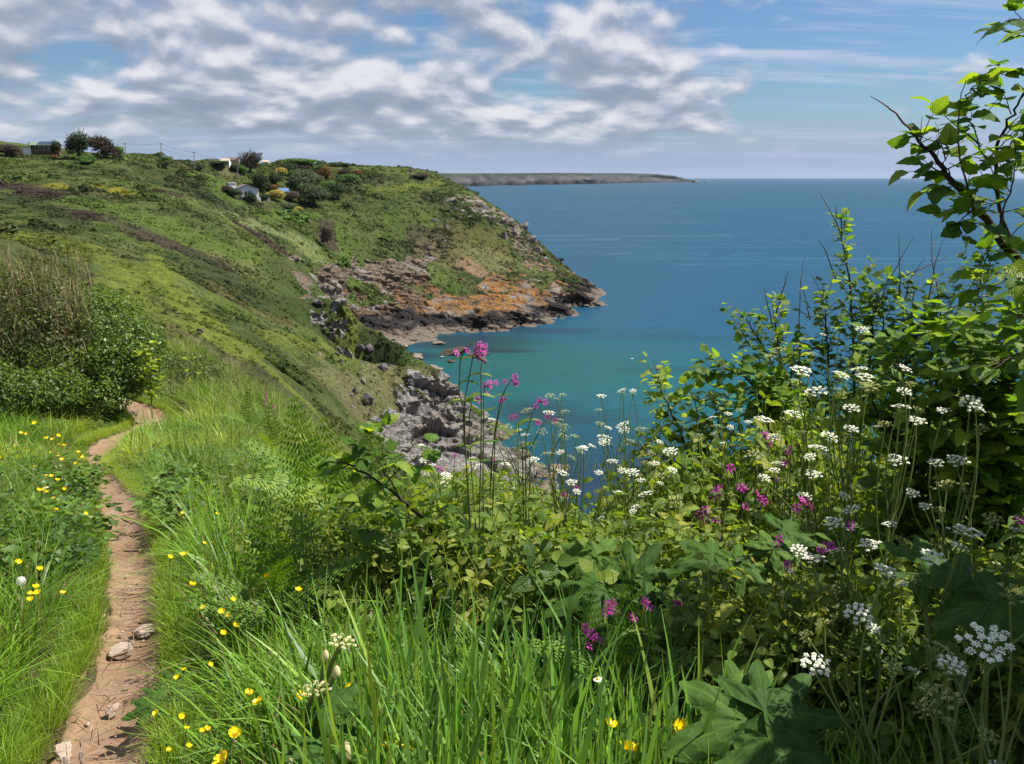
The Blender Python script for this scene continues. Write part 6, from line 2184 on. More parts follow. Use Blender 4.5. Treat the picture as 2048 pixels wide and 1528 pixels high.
# ------------------------------------------------------------------ hogweed: big lobed leaves, hairy stalks and cream umbels
def lobed_leaf(seed, lobes=7, rings=7, segs=84, crumple=0.05):
    """Broad palmate leaf, stalk at the origin, about one unit long along +Y."""
    rd = random.Random(seed)
    v = [(0, 0.06, 0)]
    uvs = [(0, 0)]
    jit = [rd.uniform(-.05, .05) for _ in range(segs)]
    ph = [rd.uniform(0, 6.28) for _ in range(4)]
    for i in range(1, rings + 1):
        f = i / rings
        for k in range(segs):
            th = (k / (segs - 1) - 0.5) * 2 * math.pi * 0.86
            lob = 0.5 + 0.5 * math.cos(th * lobes / 0.86)
            R_ = (0.50 + 0.50 * lob ** 1.2) * (1.0 - 0.30 * (abs(th) / math.pi)) * (1 + 0.022 * (1 if k % 2 else -1) + jit[k])
            r = f * R_ * 0.92
            rib = math.cos(th * lobes / 0.86)
            z = -0.07 * f * rib * abs(rib) + crumple * math.sin(r * 16 + ph[0]) * math.sin(th * 9 + ph[1]) * f + 0.05 * math.sin(th * 2 + ph[2]) * f - 0.22 * f * f * (0.6 + 0.4 * math.cos(th))
            v.append((r * math.sin(th), 0.06 + r * math.cos(th), z))
            pz = (th * lobes / 0.86 / (2 * math.pi) + 0.5) % 1.0
            uvs.append(((pz - 0.5) * 2, f))
    tr = [(0, 1 + k, 2 + k) for k in range(segs - 1)]
    q = []
    for i in range(rings - 1):
        for k in range(segs - 1):
            a = 1 + i * segs + k
            q.append((a, a + segs, a + segs + 1, a + 1))
    v = np.array(v)
    bc = 0.35 + 0.25 * np.array([vnoise(p[0] * 5, p[1] * 5, seed) for p in v])
    return mesh_np('leaf', v, [np.array(tr), np.array(q)], True, {'bc': bc}, np.array(uvs))


HOGL = [lobed_leaf(900 + i, (7, 5, 7)[i], crumple=0.03 + 0.015 * i) for i in range(3)]
for me in HOGL:
    me.materials.append(M_HOG)


def hogweed(label, base, leaves, seed, heads=(), stalk=0.007, group='hogweed plants'):
    rd = random.Random(seed)
    B = foot(*base)
    root = empty('hogweed', B, label, 'plant', group)
    for (px, py, Y, size, ax, nrm) in leaves:
        p = at(px, py, Y)
        v, q = tube_geo(curve_pts(B - np.array((0, 0, .04)), p, 0.03, 6, rd) - B, stalk * .8, stalk * .45, 5)
        link('stalk', mesh_np('stalk', v, q), M_STEM, root)
        put_child('leaf', HOGL[rd.randrange(3)], root, B, p, ax, nrm, size)
    for (line, Y, wpx, kind) in heads:
        pts = np.vstack([B - np.array((0, 0, .04)), [at(a, b, Y) for a, b in line]])
        v, q = tube_geo(pts - B, stalk, stalk * .55, 7)
        link('stem', mesh_np('stem', v, q), M_STEM, root)
        p = pts[-1]
        d = p[1] * CP + (EYE - p[2]) * SP
        w_ = wpx * d / F
        if kind == 'umbel':
            for k in range(3):
                ms, mf = UMESH[4 + k]
                o = bpy.data.objects.new('umbel', HOGU[k])
                off = np.array((rd.uniform(-.3, .3) * w_ * (k > 0), 0, 0))
                o.matrix_world = Matrix.Translation(Vector(p + off - B)) @ Matrix.Rotation(rd.uniform(-.3, .3), 4, 'Y') @ Matrix.Scale(w_ * (1 - .25 * k), 4)
                COL.objects.link(o)
                o.parent = root
                break
        else:
            bp = np.array([(0, 0, -.5), (0, 0, -.3), (0.02, 0, 0), (0.05, 0, .35), (0.08, 0, .55)]) * w_ * 1.5
            v, q = tube_geo(bp, 1, 1, 8)
            cen = np.repeat(bp, 8, axis=0)
            v = cen + (v - cen) * (np.repeat([0.1, 0.36, 0.46, 0.3, 0.05], 8) * w_)[:, None]
            link('bud', mesh_np('bud', v + (p - B), q), M_CREAM, root)


HOGU = []
for k in range(3):
    s, f = umbel_geo(340 + k, 15, 12, False)
    a = Acc()
    a.add(np.concatenate(f.v), t=np.concatenate(f.t), bc=np.concatenate(f.b))
    a.add(np.concatenate(s.v), q=np.concatenate(s.q), t=np.concatenate(s.t), bc=0.2)
    me = a.mesh('umbel', False)
    me.materials.append(M_CREAM)
    HOGU.append(me)
up = (0, -.25, 1)
hogweed('hairy hogweed stalks with cream umbels and pale buds, standing at the bottom of the bank', (625, 1620, 1.75), [(650, 1402, 1.8, 0.12, (0.7, -.3, .2), up), (670, 1470, 1.75, 0.10, (.9, -.2, .1), up)], 801,
        [(((606, 1440), (622, 1400), (632, 1372)), 1.78, 66, 'umbel'), (((632, 1440), (650, 1390), (672, 1345)), 1.8, 20, 'bud'), (((640, 1420), (662, 1330), (686, 1278)), 1.85, 62, 'umbel'), (((640, 1420), (645, 1345), (650, 1312)), 1.82, 18, 'bud')], 0.009)
hogweed('plump hairy hogweed bud at the bottom edge beside the row of buttercups', (690, 1660, 1.6), [(640, 1500, 1.6, 0.08, (-.7, -.4, .3), up)], 802, [(((688, 1540), (690, 1505)), 1.6, 34, 'bud')], 0.008)
hogweed('pale sunlit hogweed with broad toothed leaves spreading above the pink campions', (1260, 1400, 2.35), [(1200, 1110, 2.5, 0.22, (-.9, -.1, -.05), (0.2, -.12, 1)), (1215, 1172, 2.3, 0.21, (-.9, -.35, -.1), (.25, -.2, 1)), (1260, 1168, 2.35, 0.17, (.55, .35, .75), (-.35, -.75, .6)), (1250, 1250, 2.2, 0.18, (-.9, -.4, -.15), (.2, -.3, 1)), (1285, 1180, 2.3, 0.17, (.85, -.35, -.1), (0, -.3, 1)), (1330, 1215, 2.2, 0.15, (.8, -.5, -.1), (0, -.3, 1))], 803)
hogweed('huge dark hogweed leaf spread in the shade at the bottom right', (1510, 1560, 1.5), [(1500, 1440, 1.55, 0.19, (-.85, -.35, .05), (.1, -.45, 1)), (1520, 1425, 1.55, 0.19, (.8, -.1, .1), (0, -.5, 1)), (1500, 1420, 1.6, 0.15, (-.1, .75, .35), (0, -.75, 1)), (1530, 1470, 1.5, 0.17, (.3, -.8, -.1), (0, -.35, 1))], 804)
hogweed('crinkled hogweed leaf catching sunlight near the right edge, in the shadow', (1960, 1420, 1.7), [(1900, 1185, 1.75, 0.18, (.75, .1, .2), (-.2, -.6, 1)), (1975, 1205, 1.6, 0.17, (.5, -.6, -.1), (0, -.5, 1)), (1845, 1130, 1.9, 0.16, (.8, .1, .1), (0, -.4, 1))], 805)
hogweed('toothed hogweed leaves in half shade between the right-hand campions', (1480, 1330, 2.2), [(1560, 1060, 2.4, 0.13, (.8, -.2, -.05), (0, -.4, 1)), (1430, 1110, 2.3, 0.13, (-.8, -.3, .1), (.1, -.4, 1)), (1470, 1125, 2.3, 0.14, (.8, -.2, .1), (0, -.4, 1)), (1545, 1100, 2.3, 0.11, (.6, .4, .2), (0, -.6, 1))], 806)
hogweed('dark nettle-like hogweed clump leaning over the path edge', (330, 1460, 2.25), [(330, 1390, 2.3, 0.10, (-.8, -.3, .1), up), (350, 1395, 2.3, 0.10, (.7, -.4, .1), up), (340, 1370, 2.4, 0.09, (.1, .7, .4), up), (390, 1385, 2.4, 0.10, (.8, -.1, .1), up), (300, 1410, 2.2, 0.08, (-.8, -.5, 0), up)], 807)

# ------------------------------------------------------------------ foxgloves on the cliff edge
for (px, py, Y, hpx, lb) in ((531, 838, 14.0, 66, 'dark pink foxglove spire on the dry grass crest'), (546, 842, 14.6, 40, 'shorter faded foxglove just right of the spire')):
    rd = random.Random(px)
    p0, p1 = at(px, py, Y), at(px + 1, py - hpx, Y)
    B = np.array((p0[0], p0[1], float(near_z(p0[0], p0[1]))))
    root = empty('foxglove', B, lb, 'wildflower', 'foxgloves on the crest')
    v, q = tube_geo(np.array([B, p0, p1]) - B, 0.012, 0.004, 5)
    link('stem', mesh_np('stem', v, q), M_STEM, root)
    for k in range(34):
        f = 0.15 + 0.85 * k / 34
        th = k * 2.4
        p = p0 + (p1 - p0) * f
        d = np.array((math.cos(th), math.sin(th), -.55))
        d /= np.linalg.norm(d)
        L_ = 0.085 * (1.15 - f)
        v, q = tube_geo(np.array([p, p + d * L_ * .4, p + d * L_]) - B, 0.006, 0.019 * (1.15 - f), 6)
        link('bell', mesh_np('bell', v, q), M_FOX, root)


# ------------------------------------------------------------------ boulders, crags, sea rocks, stones
def rock_mesh(seed, cuts=22, sub=3, jag=0.5):
    """Unit boulder: a sphere cut by random planes, then roughened."""
    bm = bmesh.new()
    bmesh.ops.create_icosphere(bm, subdivisions=sub, radius=1.0)
    v = np.array([p.co for p in bm.verts])
    f = np.array([[q.index for q in t_.verts] for t_ in bm.faces])
    bm.free()
    g_ = np.random.default_rng(seed)
    for _ in range(cuts):
        nrm = g_.normal(size=3)
        nrm /= np.linalg.norm(nrm)
        d = g_.uniform(0.55, 0.9)
        h = v @ nrm - d
        v = v - np.outer(np.maximum(h, 0), nrm) * 0.96
    n_ = (fbm(v[:, 0] * 2.4 + seed, v[:, 1] * 2.4, v[:, 2] * 4.0, 4) - 0.5) * jag
    v = v * (1 + n_)[:, None]
    rcol = np.full((len(v), 3), 1.0)
    return mesh_np('rock', v, f, False, {'rock': np.ones(len(v))})


def rock_mat(name, a, b, lich=None, wet=None):
    m, t, out = new_mat(name)
    co = t.node('ShaderNodeTexCoord').outputs['Object']
    n = t.noise(co, 2.2, 7, 0.65)
    n2 = t.noise(co, 7.0, 5, 0.65)
    vo = t.voro(t.vmul(co, (1.0, 1.0, 2.2)), 2.2, 'DISTANCE_TO_EDGE')
    c = t.mix(t.ramp(n, [(0.35, 0.0), (0.65, 1.0)]), a, b)
    if lich:
        c = t.mix(t.ramp(t.noise(co, 1.6, 5, 0.6), [(0.52, 0.0), (0.62, 0.8)]), c, lich)
    c = t.mix(1.0, c, t.ramp(n2, [(0.3, 0.7), (0.7, 1.3)]), 'MULTIPLY')
    h = t.math('ADD', t.math('MULTIPLY', t.ramp(vo, [(0.0, 0.0), (0.1, 1.0)]), 0.5), t.math('ADD', n, t.math('MULTIPLY', n2, 0.5)))
    t.l.new(pbsdf(t, c, 0.85, 0.2, t.bump(h, 0.8, 0.2)), out.inputs[0])
    return m


MR_PALE = rock_mat('pale_rock', (0.19, 0.165, 0.145), (0.31, 0.275, 0.24), (0.27, 0.19, 0.10))
MR_DARK = rock_mat('dark_rock', (0.10, 0.09, 0.095), (0.20, 0.175, 0.17))
MR_SEA = rock_mat('sea_rock', (0.15, 0.115, 0.085), (0.30, 0.235, 0.175))
MR_WEED = rock_mat('weedy_rock', (0.045, 0.038, 0.030), (0.17, 0.12, 0.085))
MR_PATH = simple_mat('path_stone', (0.40, 0.31, 0.245), 0.85, 0.2, 0.2, 6.0, 0.15)
ROCKS = [rock_mesh(40 + i) for i in range(6)]


def rock(name, px, py, wpx, hpx, Y, mat, label, group, seed, sea=False, tilt=0.5, depth=0.8):
    rd = random.Random(seed)
    p = at_z(px, py, 0.25) if sea else (hit(px, py) if Y is None else at(px, py, Y))
    q_ = 0
    while Y is None and not sea and p[1] > 470 and q_ < 40:
        q_ += 1
        p = hit(px - 1.5 * q_, py + 1.5 * q_)
    d = p[1] * CP + (EYE - p[2]) * SP
    w_, h_ = wpx * d / F / 2, hpx * d / F / 2
    me = ROCKS[rd.randrange(6)].copy()
    me.materials.append(mat)
    o = bpy.data.objects.new(name, me)
    o.location = p
    o.rotation_euler = (rd.uniform(-tilt, tilt) * .5, rd.uniform(-tilt, tilt), rd.uniform(-.6, .6))
    o.scale = (w_ * 1.18, max(w_, h_) * depth, h_ * 1.25)
    COL.objects.link(o)
    return tag(o, label, 'rock', group)


BO = [(637, 714, 15, 20, MR_PALE, 'pale upright boulder high on the grassy spur'), (671, 711, 16, 13, MR_DARK, 'rounded grey boulder right of the pale upright one'), (718, 702, 26, 22, MR_DARK, 'largest grey boulder on the spur, flat faced'),
      (738, 716, 24, 20, MR_DARK, 'grey boulder leaning against the largest one'), (681, 727, 9, 16, MR_DARK, 'narrow dark slab below the rounded boulder'), (726, 728, 20, 10, MR_DARK, 'low dark slab under the leaning boulder'),
      (766, 740, 26, 20, MR_DARK, 'dark jagged outcrop in the middle of the spur'), (781, 736, 14, 10, MR_PALE, 'small pale block on top of the dark jagged outcrop'), (727, 764, 9, 20, MR_PALE, 'small whitish upright stone amid tan grass'),
      (700, 796, 22, 14, MR_DARK, 'half-buried grey rock lower on the spur'), (711, 783, 12, 16, MR_DARK, 'small dark rock touching the half-buried one'), (733, 803, 26, 26, MR_DARK, 'dark rock nearest the top of the lower rock face'),
      (702, 821, 18, 22, MR_PALE, 'grey-pink rock lowest on the grass slope'), (791, 792, 14, 34, MR_DARK, 'upright dark fin of rock beside the rock face'), (809, 786, 14, 12, MR_DARK, 'dark notch block right of the upright fin'),
      (822, 770, 12, 16, MR_DARK, 'small dark crag above the pale rock face'), (671, 684, 10, 6, MR_PALE, 'flat pale stone on the crest of the spur'), (690, 680, 7, 6, MR_PALE, 'tiny white stone on the crest of the spur'),
      (400, 664, 16, 12, MR_PALE, 'grey boulder alone on the bright green slope'), (388, 700, 20, 14, MR_PALE, 'weathered stone in the scrub past the path bend'), (345, 656, 12, 7, MR_DARK, 'small dark stone left of the lone grey boulder'),
      (535, 708, 8, 14, MR_DARK, 'thin dark stone on the yellow slope')]
for i, (a, b, w_, h_, m, lb) in enumerate(BO):
    rock('boulder', a, b, w_, h_, None, m, lb, 'boulders on the grassy spur', 900 + i)
# shelves and stacks standing in the cove
SE = [(905, 706, 60, 20, MR_WEED, 'dark weed-covered rock in the cove behind the campion'), (957, 708, 44, 7, MR_WEED, 'low rock ledge trailing right from the dark weedy rock'), (876, 686, 26, 7, MR_SEA, 'small bare rock awash between two shores of the cove'),
      (795, 693, 48, 18, MR_SEA, 'brown rock at the mouth of the inner cove'), (826, 716, 50, 20, MR_SEA, 'brown rock beside the end of the grassy spur'), (858, 737, 50, 10, MR_SEA, 'flat pale ledge running out from the spur'), (903, 722, 20, 5, MR_WEED, 'thin rock just below the dark weedy rock'),
      (1186, 914, 62, 34, MR_SEA, 'brown sea stack rising from blue water right of the spur'), (1080, 905, 60, 46, MR_PALE, 'tall orange-topped rock at the foot of the spur'), (1035, 920, 60, 60, MR_PALE, 'grey rock leaning on the foot of the spur'),
      (1120, 945, 54, 44, MR_SEA, 'brown rock at the water under the orange-topped rock'), (937, 745, 16, 10, MR_SEA, 'small rock knob at the seaward tip of the pale cliff')]
for i, (a, b, w_, h_, m, lb) in enumerate(SE):
    rock('sea_rock', a, b, w_, h_, None, m, lb, 'rocks in the cove', 940 + i, sea=(b < 740), tilt=0.25, depth=1.0 if h_ < 12 else 0.8)
for i, (a, b, w_, h_) in enumerate(((1394, 363.6, 12, 3.0), (1409, 363.6, 6, 2.0))):
    p = at_z(a, 365.0, 0.0)
    rock('skerry', a, b, w_, h_, p[1], MR_DARK, ('larger low skerry off the point of the far headland', 'tiny outer skerry off the point of the far headland')[i], 'skerries', 960 + i)
CR = [(1047, 456, 17, 30, 'tall grey crag jutting from the headland skyline'), (1063, 482, 18, 28, 'lower crag under the tall one on the skyline'), (1033, 468, 14, 30, 'slanting crag just inside the skyline'), (1008, 446, 16, 30, 'upright grey crag above the heath'), (985, 440, 13, 24, 'narrow crag left of the upright one'),
      (1010, 478, 13, 28, 'dark-edged crag below the upright grey one'), (900, 404, 30, 18, 'broad pale outcrop highest on the slope'), (908, 420, 12, 12, 'small pale outcrop under the broad one'), (955, 410, 28, 18, 'pale blocky outcrop in the middle of the slope'), (972, 418, 14, 12, 'dark block beside the pale blocky outcrop'),
      (925, 424, 10, 9, 'scattered pale stone under the blocky outcrop'), (940, 436, 10, 9, 'scattered pale stone lower on the slope'), (868, 444, 14, 12, 'dark outcrop on the left of the upper slope'), (893, 458, 12, 16, 'dark narrow outcrop lower on the upper slope'),
      (1075, 505, 16, 22, 'crag where the skyline bends to the sea'), (1040, 495, 12, 14, 'small crag below the slanting one'), (1090, 520, 16, 14, 'brown rock step on the descending skyline')]
for i, (a, b, w_, h_, lb) in enumerate(CR):
    rock('crag', a, b, w_, h_, None, MR_PALE if 'dark' not in lb else MR_DARK, lb, 'crags on the headland', 970 + i, tilt=0.35)
# stones set in the path
for i, (a, b, w_, h_, lb) in enumerate(((284, 1250, 50, 22, 'flat pale stone set in the path, the upper of two'), (242, 1284, 50, 15, 'flat pale stone in the path just below the upper one'), (222, 1396, 30, 14, 'small flat stone in the lower path'), (122, 1478, 46, 20, 'worn stone sunk in the path near the bottom edge'),
                                       (128, 1506, 26, 12, 'small pale stone by the bottom edge of the path'), (160, 1495, 12, 6, 'pebble in the lower path'))):
    p = near_hit(a, b)
    d = p[1] * CP + (EYE - p[2]) * SP
    w_ = w_ * d / F / 2
    me = ROCKS[i % 6].copy()
    me.materials.append(MR_PATH)
    o = bpy.data.objects.new('stone', me)
    o.location = (p[0], p[1], float(ground_z(p[0], p[1])) + 0.012)
    o.rotation_euler = (0.05, -0.08, 0.5 * i)
    o.scale = (w_ * 1.2, w_ * 0.9, 0.030)
    COL.objects.link(o)
    tag(o, lb, 'stone', 'stones in the path')

PEB = [proto('pebble', rock_mesh(70 + i, 14, 1), MR_PATH) for i in range(3)]
g = np.random.default_rng(91)
k = g.integers(0, len(PCX), 420)
o_ = np.clip(g.normal(0, 0.55, 420), -1.0, 1.0)
x, y = PCX[k] + nxv[k] * PWI[k] * o_, PCY[k] + nyv[k] * PWI[k] * o_
sc = 0.0025 + 0.009 * g.random(420) ** 3
scatter('pebbles', PEB, np.c_[x, y, ground_z(x, y) + 0.008], np.c_[g.normal(0, .3, 420), g.normal(0, .3, 420), g.uniform(0, 6.28, 420)], np.c_[sc * 1.3, sc, sc * .6], np.full((420, 3), .3), g.integers(0, 3, 420))

# ------------------------------------------------------------------ trees and shrubs on the far hills
M_TREE = {
    'dark': leafy_mat('dark_tree_leaf', (0.012, 0.024, 0.010), (0.034, 0.056, 0.020), (0.075, 0.105, 0.032), 0.15, 0.6, 0.15, var=0.15),
    'grey': leafy_mat('grey_tree_leaf', (0.024, 0.040, 0.020), (0.066, 0.088, 0.042), (0.140, 0.160, 0.085), 0.18, 0.6, 0.15, var=0.2),
    'brown': leafy_mat('brown_tree_leaf', (0.022, 0.018, 0.014), (0.060, 0.047, 0.034), (0.125, 0.095, 0.066), 0.10, 0.7, 0.1, var=0.2),
    'gold': leafy_mat('gorse_flower', (0.14, 0.12, 0.03), (0.36, 0.29, 0.06), (0.56, 0.46, 0.14), 0.15, 0.7, 0.1, var=0.2),
    'green': leafy_mat('green_tree_leaf', (0.025, 0.060, 0.014), (0.070, 0.140, 0.028), (0.150, 0.230, 0.050), 0.2, 0.6, 0.15, var=0.2),
    'rust': leafy_mat('rust_leaf', (0.05, 0.03, 0.015), (0.14, 0.075, 0.03), (0.26, 0.17, 0.06), 0.15, 0.7, 0.1, var=0.2),
}


def far_tree(px, py, wpx, hpx, kind, label, Y=None, cat='tree', lean=0.0, n=None, spiky=False, trunk=True, seed=0, group=None):
    rd = random.Random(int(px * 7 + py) + seed)
    base = hit(px, py) if Y is None else at(px, py, Y)
    d = base[1] * CP + (EYE - base[2]) * SP
    w_, h_ = 1.12 * wpx * d / F / 2, 1.1 * hpx * d / F
    B = base.copy()
    root = empty('tree' if cat == 'tree' else 'shrub', B, label, cat, group)
    lumps = []
    for i in range(9):
        th = rd.uniform(0, 6.28)
        rr = rd.uniform(0.1, 0.62)
        zc = rd.uniform(0.22, 0.74) * h_
        off = lean * (zc / h_)
        k = rd.uniform(0.42, 0.62)
        lumps.append((B + np.array((w_ * (rr * math.cos(th) + off), w_ * rr * math.sin(th), zc)), (w_ * k, w_ * k, min(h_ * 0.30, w_ * k * 1.05))))
    lumps.append((B + np.array((w_ * lean * .5, 0, h_ * .5)), (w_ * .7, w_ * .6, h_ * .46)))
    leaf = max(0.22, 0.085 * (w_ * 2) ** 0.75)
    a = bush_geo(lumps, n or int(1500 + 60 * wpx), leaf, rd.randrange(9999), B, 0.6)
    if spiky:
        for i in range(160):
            c, rr = rd.choice(lumps)
            dr = np.array((rd.uniform(-1, 1) + lean, rd.uniform(-1, 1), rd.uniform(0.0, 1.1)))
            dr /= np.linalg.norm(dr)
            p = c + dr * np.array(rr) * 0.9 - B
            s1 = np.cross(dr, (0.2, 0.9, 0.3)) * leaf * 0.35
            a.add([p - s1, p + s1, p + (dr + np.array((0, 0, .25))) * leaf * 2.6], t=[(0, 1, 2)], bc=rd.uniform(0.1, 0.7))
    tag(link('crown', a.mesh('crown', False), M_TREE[kind], root), kind='stuff')
    if trunk:
        v, q = tube_geo(np.array([(0, 0, -0.5), (0.05 * w_, 0, h_ * .3), (w_ * lean * .4, 0, h_ * .62)]), 0.05 * h_ + .05, 0.03 * h_, 6)
        link('trunk', mesh_np('trunk', v, q), M_BARK, root)
    return root


TR = [(17, 314, 52, 24, 'brown', 'low rounded brown bush at the far left of the skyline', None, 'shrub', 0, False), (116, 309, 22, 26, 'dark', 'small ragged tree at the end of the solar-roofed house', 246, 'tree', -.15, True),
      (157, 314, 56, 44, 'dark', 'large domed dark cypress on the skyline right of the house', 246, 'tree', -.05, True), (212, 317, 56, 40, 'brown', 'windswept brown-green cypress leaning on the skyline', 250, 'tree', -.35, True),
      (236, 314, 24, 20, 'green', 'small green bush tucked behind the windswept cypress', 254, 'shrub', .2, False), (172, 329, 38, 16, 'green', 'fresh green bush under the domed cypress', None, 'shrub', 0, False), (110, 318, 22, 8, 'rust', 'pinkish garden shrub in front of the solar-roofed house', None, 'shrub', 0, False),
      (501, 347, 42, 42, 'brown', 'tall dark brown conifer beside the last pole', None, 'tree', .05, True), (484, 348, 26, 16, 'green', 'yellow-green bush between pole and brown conifer', None, 'shrub', 0, False), (560, 352, 28, 16, 'gold', 'rounded gorse in yellow flower above the bungalow', None, 'shrub', 0, False),
      (522, 381, 42, 34, 'dark', 'dark green tree rising right behind the bungalow', None, 'tree', 0, False), (551, 372, 34, 24, 'dark', 'dark tree between bungalow and shed', None, 'tree', 0, False), (545, 384, 24, 14, 'rust', 'pinkish shrub above the blue-roofed shed', None, 'shrub', 0, False), (604, 380, 60, 38, 'grey', 'broad grey-green tree above the white garage', None, 'tree', 0, False),
      (610, 348, 26, 16, 'brown', 'brown-leaved tree on the upper slope', None, 'tree', 0, False), (652, 362, 34, 28, 'rust', 'rust-coloured tree with yellow-green edge', None, 'tree', 0, False), (640, 345, 30, 14, 'green', 'light green bush above the rust tree', None, 'shrub', 0, False), (690, 357, 30, 16, 'brown', 'brown dead shrub apart on the heath', None, 'shrub', 0, False), (712, 357, 24, 16, 'rust', 'pale brown shrub touching the dead one', None, 'shrub', 0, False),
      (626, 413, 62, 44, 'grey', 'biggest grey-green tree below the white garage', None, 'tree', 0, False), (676, 400, 38, 32, 'dark', 'dark tree right of the biggest grey-green one', None, 'tree', 0, False), (657, 383, 34, 20, 'green', 'green tree behind the dark one', None, 'tree', 0, False), (550, 402, 36, 20, 'gold', 'orange-yellow gorse by the blue-roofed shed', None, 'shrub', 0, False),
      (503, 408, 28, 22, 'dark', 'dark bush below the bungalow windows', None, 'shrub', 0, False), (533, 402, 24, 12, 'dark', 'clipped dark hedge piece between bungalow and gorse', None, 'shrub', 0, False), (587, 405, 34, 20, 'brown', 'brown-green shrub under the white garage', None, 'shrub', 0, False), (576, 424, 30, 18, 'grey', 'round grey-green bush above the giant-leaved plants', None, 'shrub', 0, False),
      (596, 424, 20, 10, 'gold', 'low yellow gorse beside the round bush', None, 'shrub', 0, False), (655, 500, 30, 48, 'brown', 'tall dead brown bush alone in the ravine', None, 'shrub', 0, False), (700, 366, 40, 18, 'green', 'bushy green shrub on the heath right of the trees', None, 'shrub', 0, False), (470, 396, 30, 16, 'dark', 'dark bush hugging the left side of the bungalow', None, 'shrub', 0, False),
      (455, 385, 30, 12, 'brown', 'low brown hedge left of the bungalow', None, 'shrub', 0, False), (395, 341, 36, 14, 'grey', 'pale feathery shrub under the middle pole', None, 'shrub', 0, False), (328, 336, 24, 12, 'dark', 'dark bush on the upper left field', None, 'shrub', 0, False), (525, 328, 24, 10, 'dark', 'dark skyline bush right of the brown conifer', None, 'shrub', 0, False),
      (440, 333, 40, 8, 'dark', 'dark skyline hedge under the far houses', None, 'shrub', 0, False), (600, 330, 70, 12, 'green', 'long green thicket on the skyline', None, 'shrub', 0, False), (680, 333, 40, 8, 'dark', 'low dark thicket further right on the skyline', None, 'shrub', 0, False), (470, 345, 20, 14, 'dark', 'dark bush left of the last pole', None, 'shrub', 0, False),
      (577, 350, 40, 22, 'dark', 'dark tree behind the flowering gorse', None, 'tree', 0, False), (590, 364, 34, 22, 'green', 'green tree up-slope of the broad grey-green one', None, 'tree', 0, False), (632, 372, 30, 22, 'grey', 'grey-green tree right of the broad one', None, 'tree', 0, False), (840, 357, 36, 8, 'brown', 'low brown scrub near the headland top', None, 'shrub', 0, False)]
for (a, b, w_, h_, k, lb, Y_, ct, ln, sp) in TR:
    far_tree(a, b, w_, h_, k, lb, Y_, ct, ln, spiky=sp, trunk=(ct == 'tree'), group='trees and bushes around the houses' if ct == 'tree' else 'shrubs on the hillside')

# big-leaved green patch (gunnera) below the garden
lumps = [(hit(a, b) + np.array((0, 0, 0.5)), (2.2, 2.0, 1.1)) for a, b in ((575, 440), (590, 432), (605, 440), (560, 430), (595, 448))]
B = hit(585, 445)
root = empty('giant_rhubarb', B, 'patch of giant-leaved bright green plants below the garden', 'plant')
tag(link('foliage', bush_geo(lumps, 420, 1.15, 31, B, 1.4).mesh('foliage', False), M_TREE['green'], root), kind='stuff')

# ------------------------------------------------------------------ houses
M_WALL = simple_mat('white_render', (0.78, 0.76, 0.72), 0.8, 0.2, 0.06, 1.0)
M_BEIGE = simple_mat('beige_wall', (0.52, 0.42, 0.32), 0.85, 0.2, 0.1, 1.0)
M_TIMBER = simple_mat('dark_timber', (0.10, 0.065, 0.045), 0.8, 0.2, 0.25, 2.0)
M_ROOFB = simple_mat('brown_roof', (0.17, 0.135, 0.12), 0.85, 0.2, 0.2, 3.0)
M_ROOFG = simple_mat('green_roof', (0.20, 0.27, 0.19), 0.7, 0.3, 0.15, 2.0)
M_BLUE = simple_mat('blue_roof', (0.10, 0.19, 0.36), 0.5, 0.4, 0.15, 2.0)
M_SOLAR = simple_mat('solar_panel', (0.03, 0.055, 0.11), 0.2, 0.5, 0.2, 2.0)
M_GLASS = simple_mat('window_glass', (0.03, 0.04, 0.05), 0.12, 0.6, 0.2, 2.0)
M_POLE = simple_mat('weathered_pole', (0.24, 0.21, 0.19), 0.85, 0.2, 0.2, 3.0)
M_WIRE = simple_mat('cable', (0.05, 0.05, 0.055), 0.6, 0.3, 0.1, 1.0)
M_STONE = simple_mat('old_stone', (0.36, 0.30, 0.23), 0.9, 0.2, 0.3, 2.0, 0.4)


def box_mesh(name, x0, x1, y0, y1, z0, z1):
    v = [(x0, y0, z0), (x1, y0, z0), (x1, y1, z0), (x0, y1, z0), (x0, y0, z1), (x1, y0, z1), (x1, y1, z1), (x0, y1, z1)]
    return mesh_np(name, v, np.array([(0, 3, 2, 1), (4, 5, 6, 7), (0, 1, 5, 4), (1, 2, 6, 5), (2, 3, 7, 6), (3, 0, 4, 7)]), False)


def gable_mesh(name, x0, x1, y0, y1, z0, zr, along='x', th=0.15):
    """Two sloping roof slabs with thickness, ridge along x or y."""
    if along == 'x':
        ym = (y0 + y1) / 2
        pr = [(y0, z0), (ym, zr), (y1, z0), (y1, z0 + th), (ym, zr + th), (y0, z0 + th)]
        v = [(x, a, b) for x in (x0, x1) for a, b in pr]
    else:
        xm = (x0 + x1) / 2
        pr = [(x0, z0), (xm, zr), (x1, z0), (x1, z0 + th), (xm, zr + th), (x0, z0 + th)]
        v = [(a, y, b) for y in (y0, y1) for a, b in pr]
    q = [(i, (i + 1) % 6, (i + 1) % 6 + 6, i + 6) for i in range(6)]
    q += [(0, 5, 4, 1), (1, 4, 3, 2), (6, 7, 10, 11), (7, 8, 9, 10)]
    return mesh_np(name, v, np.array(q), False)


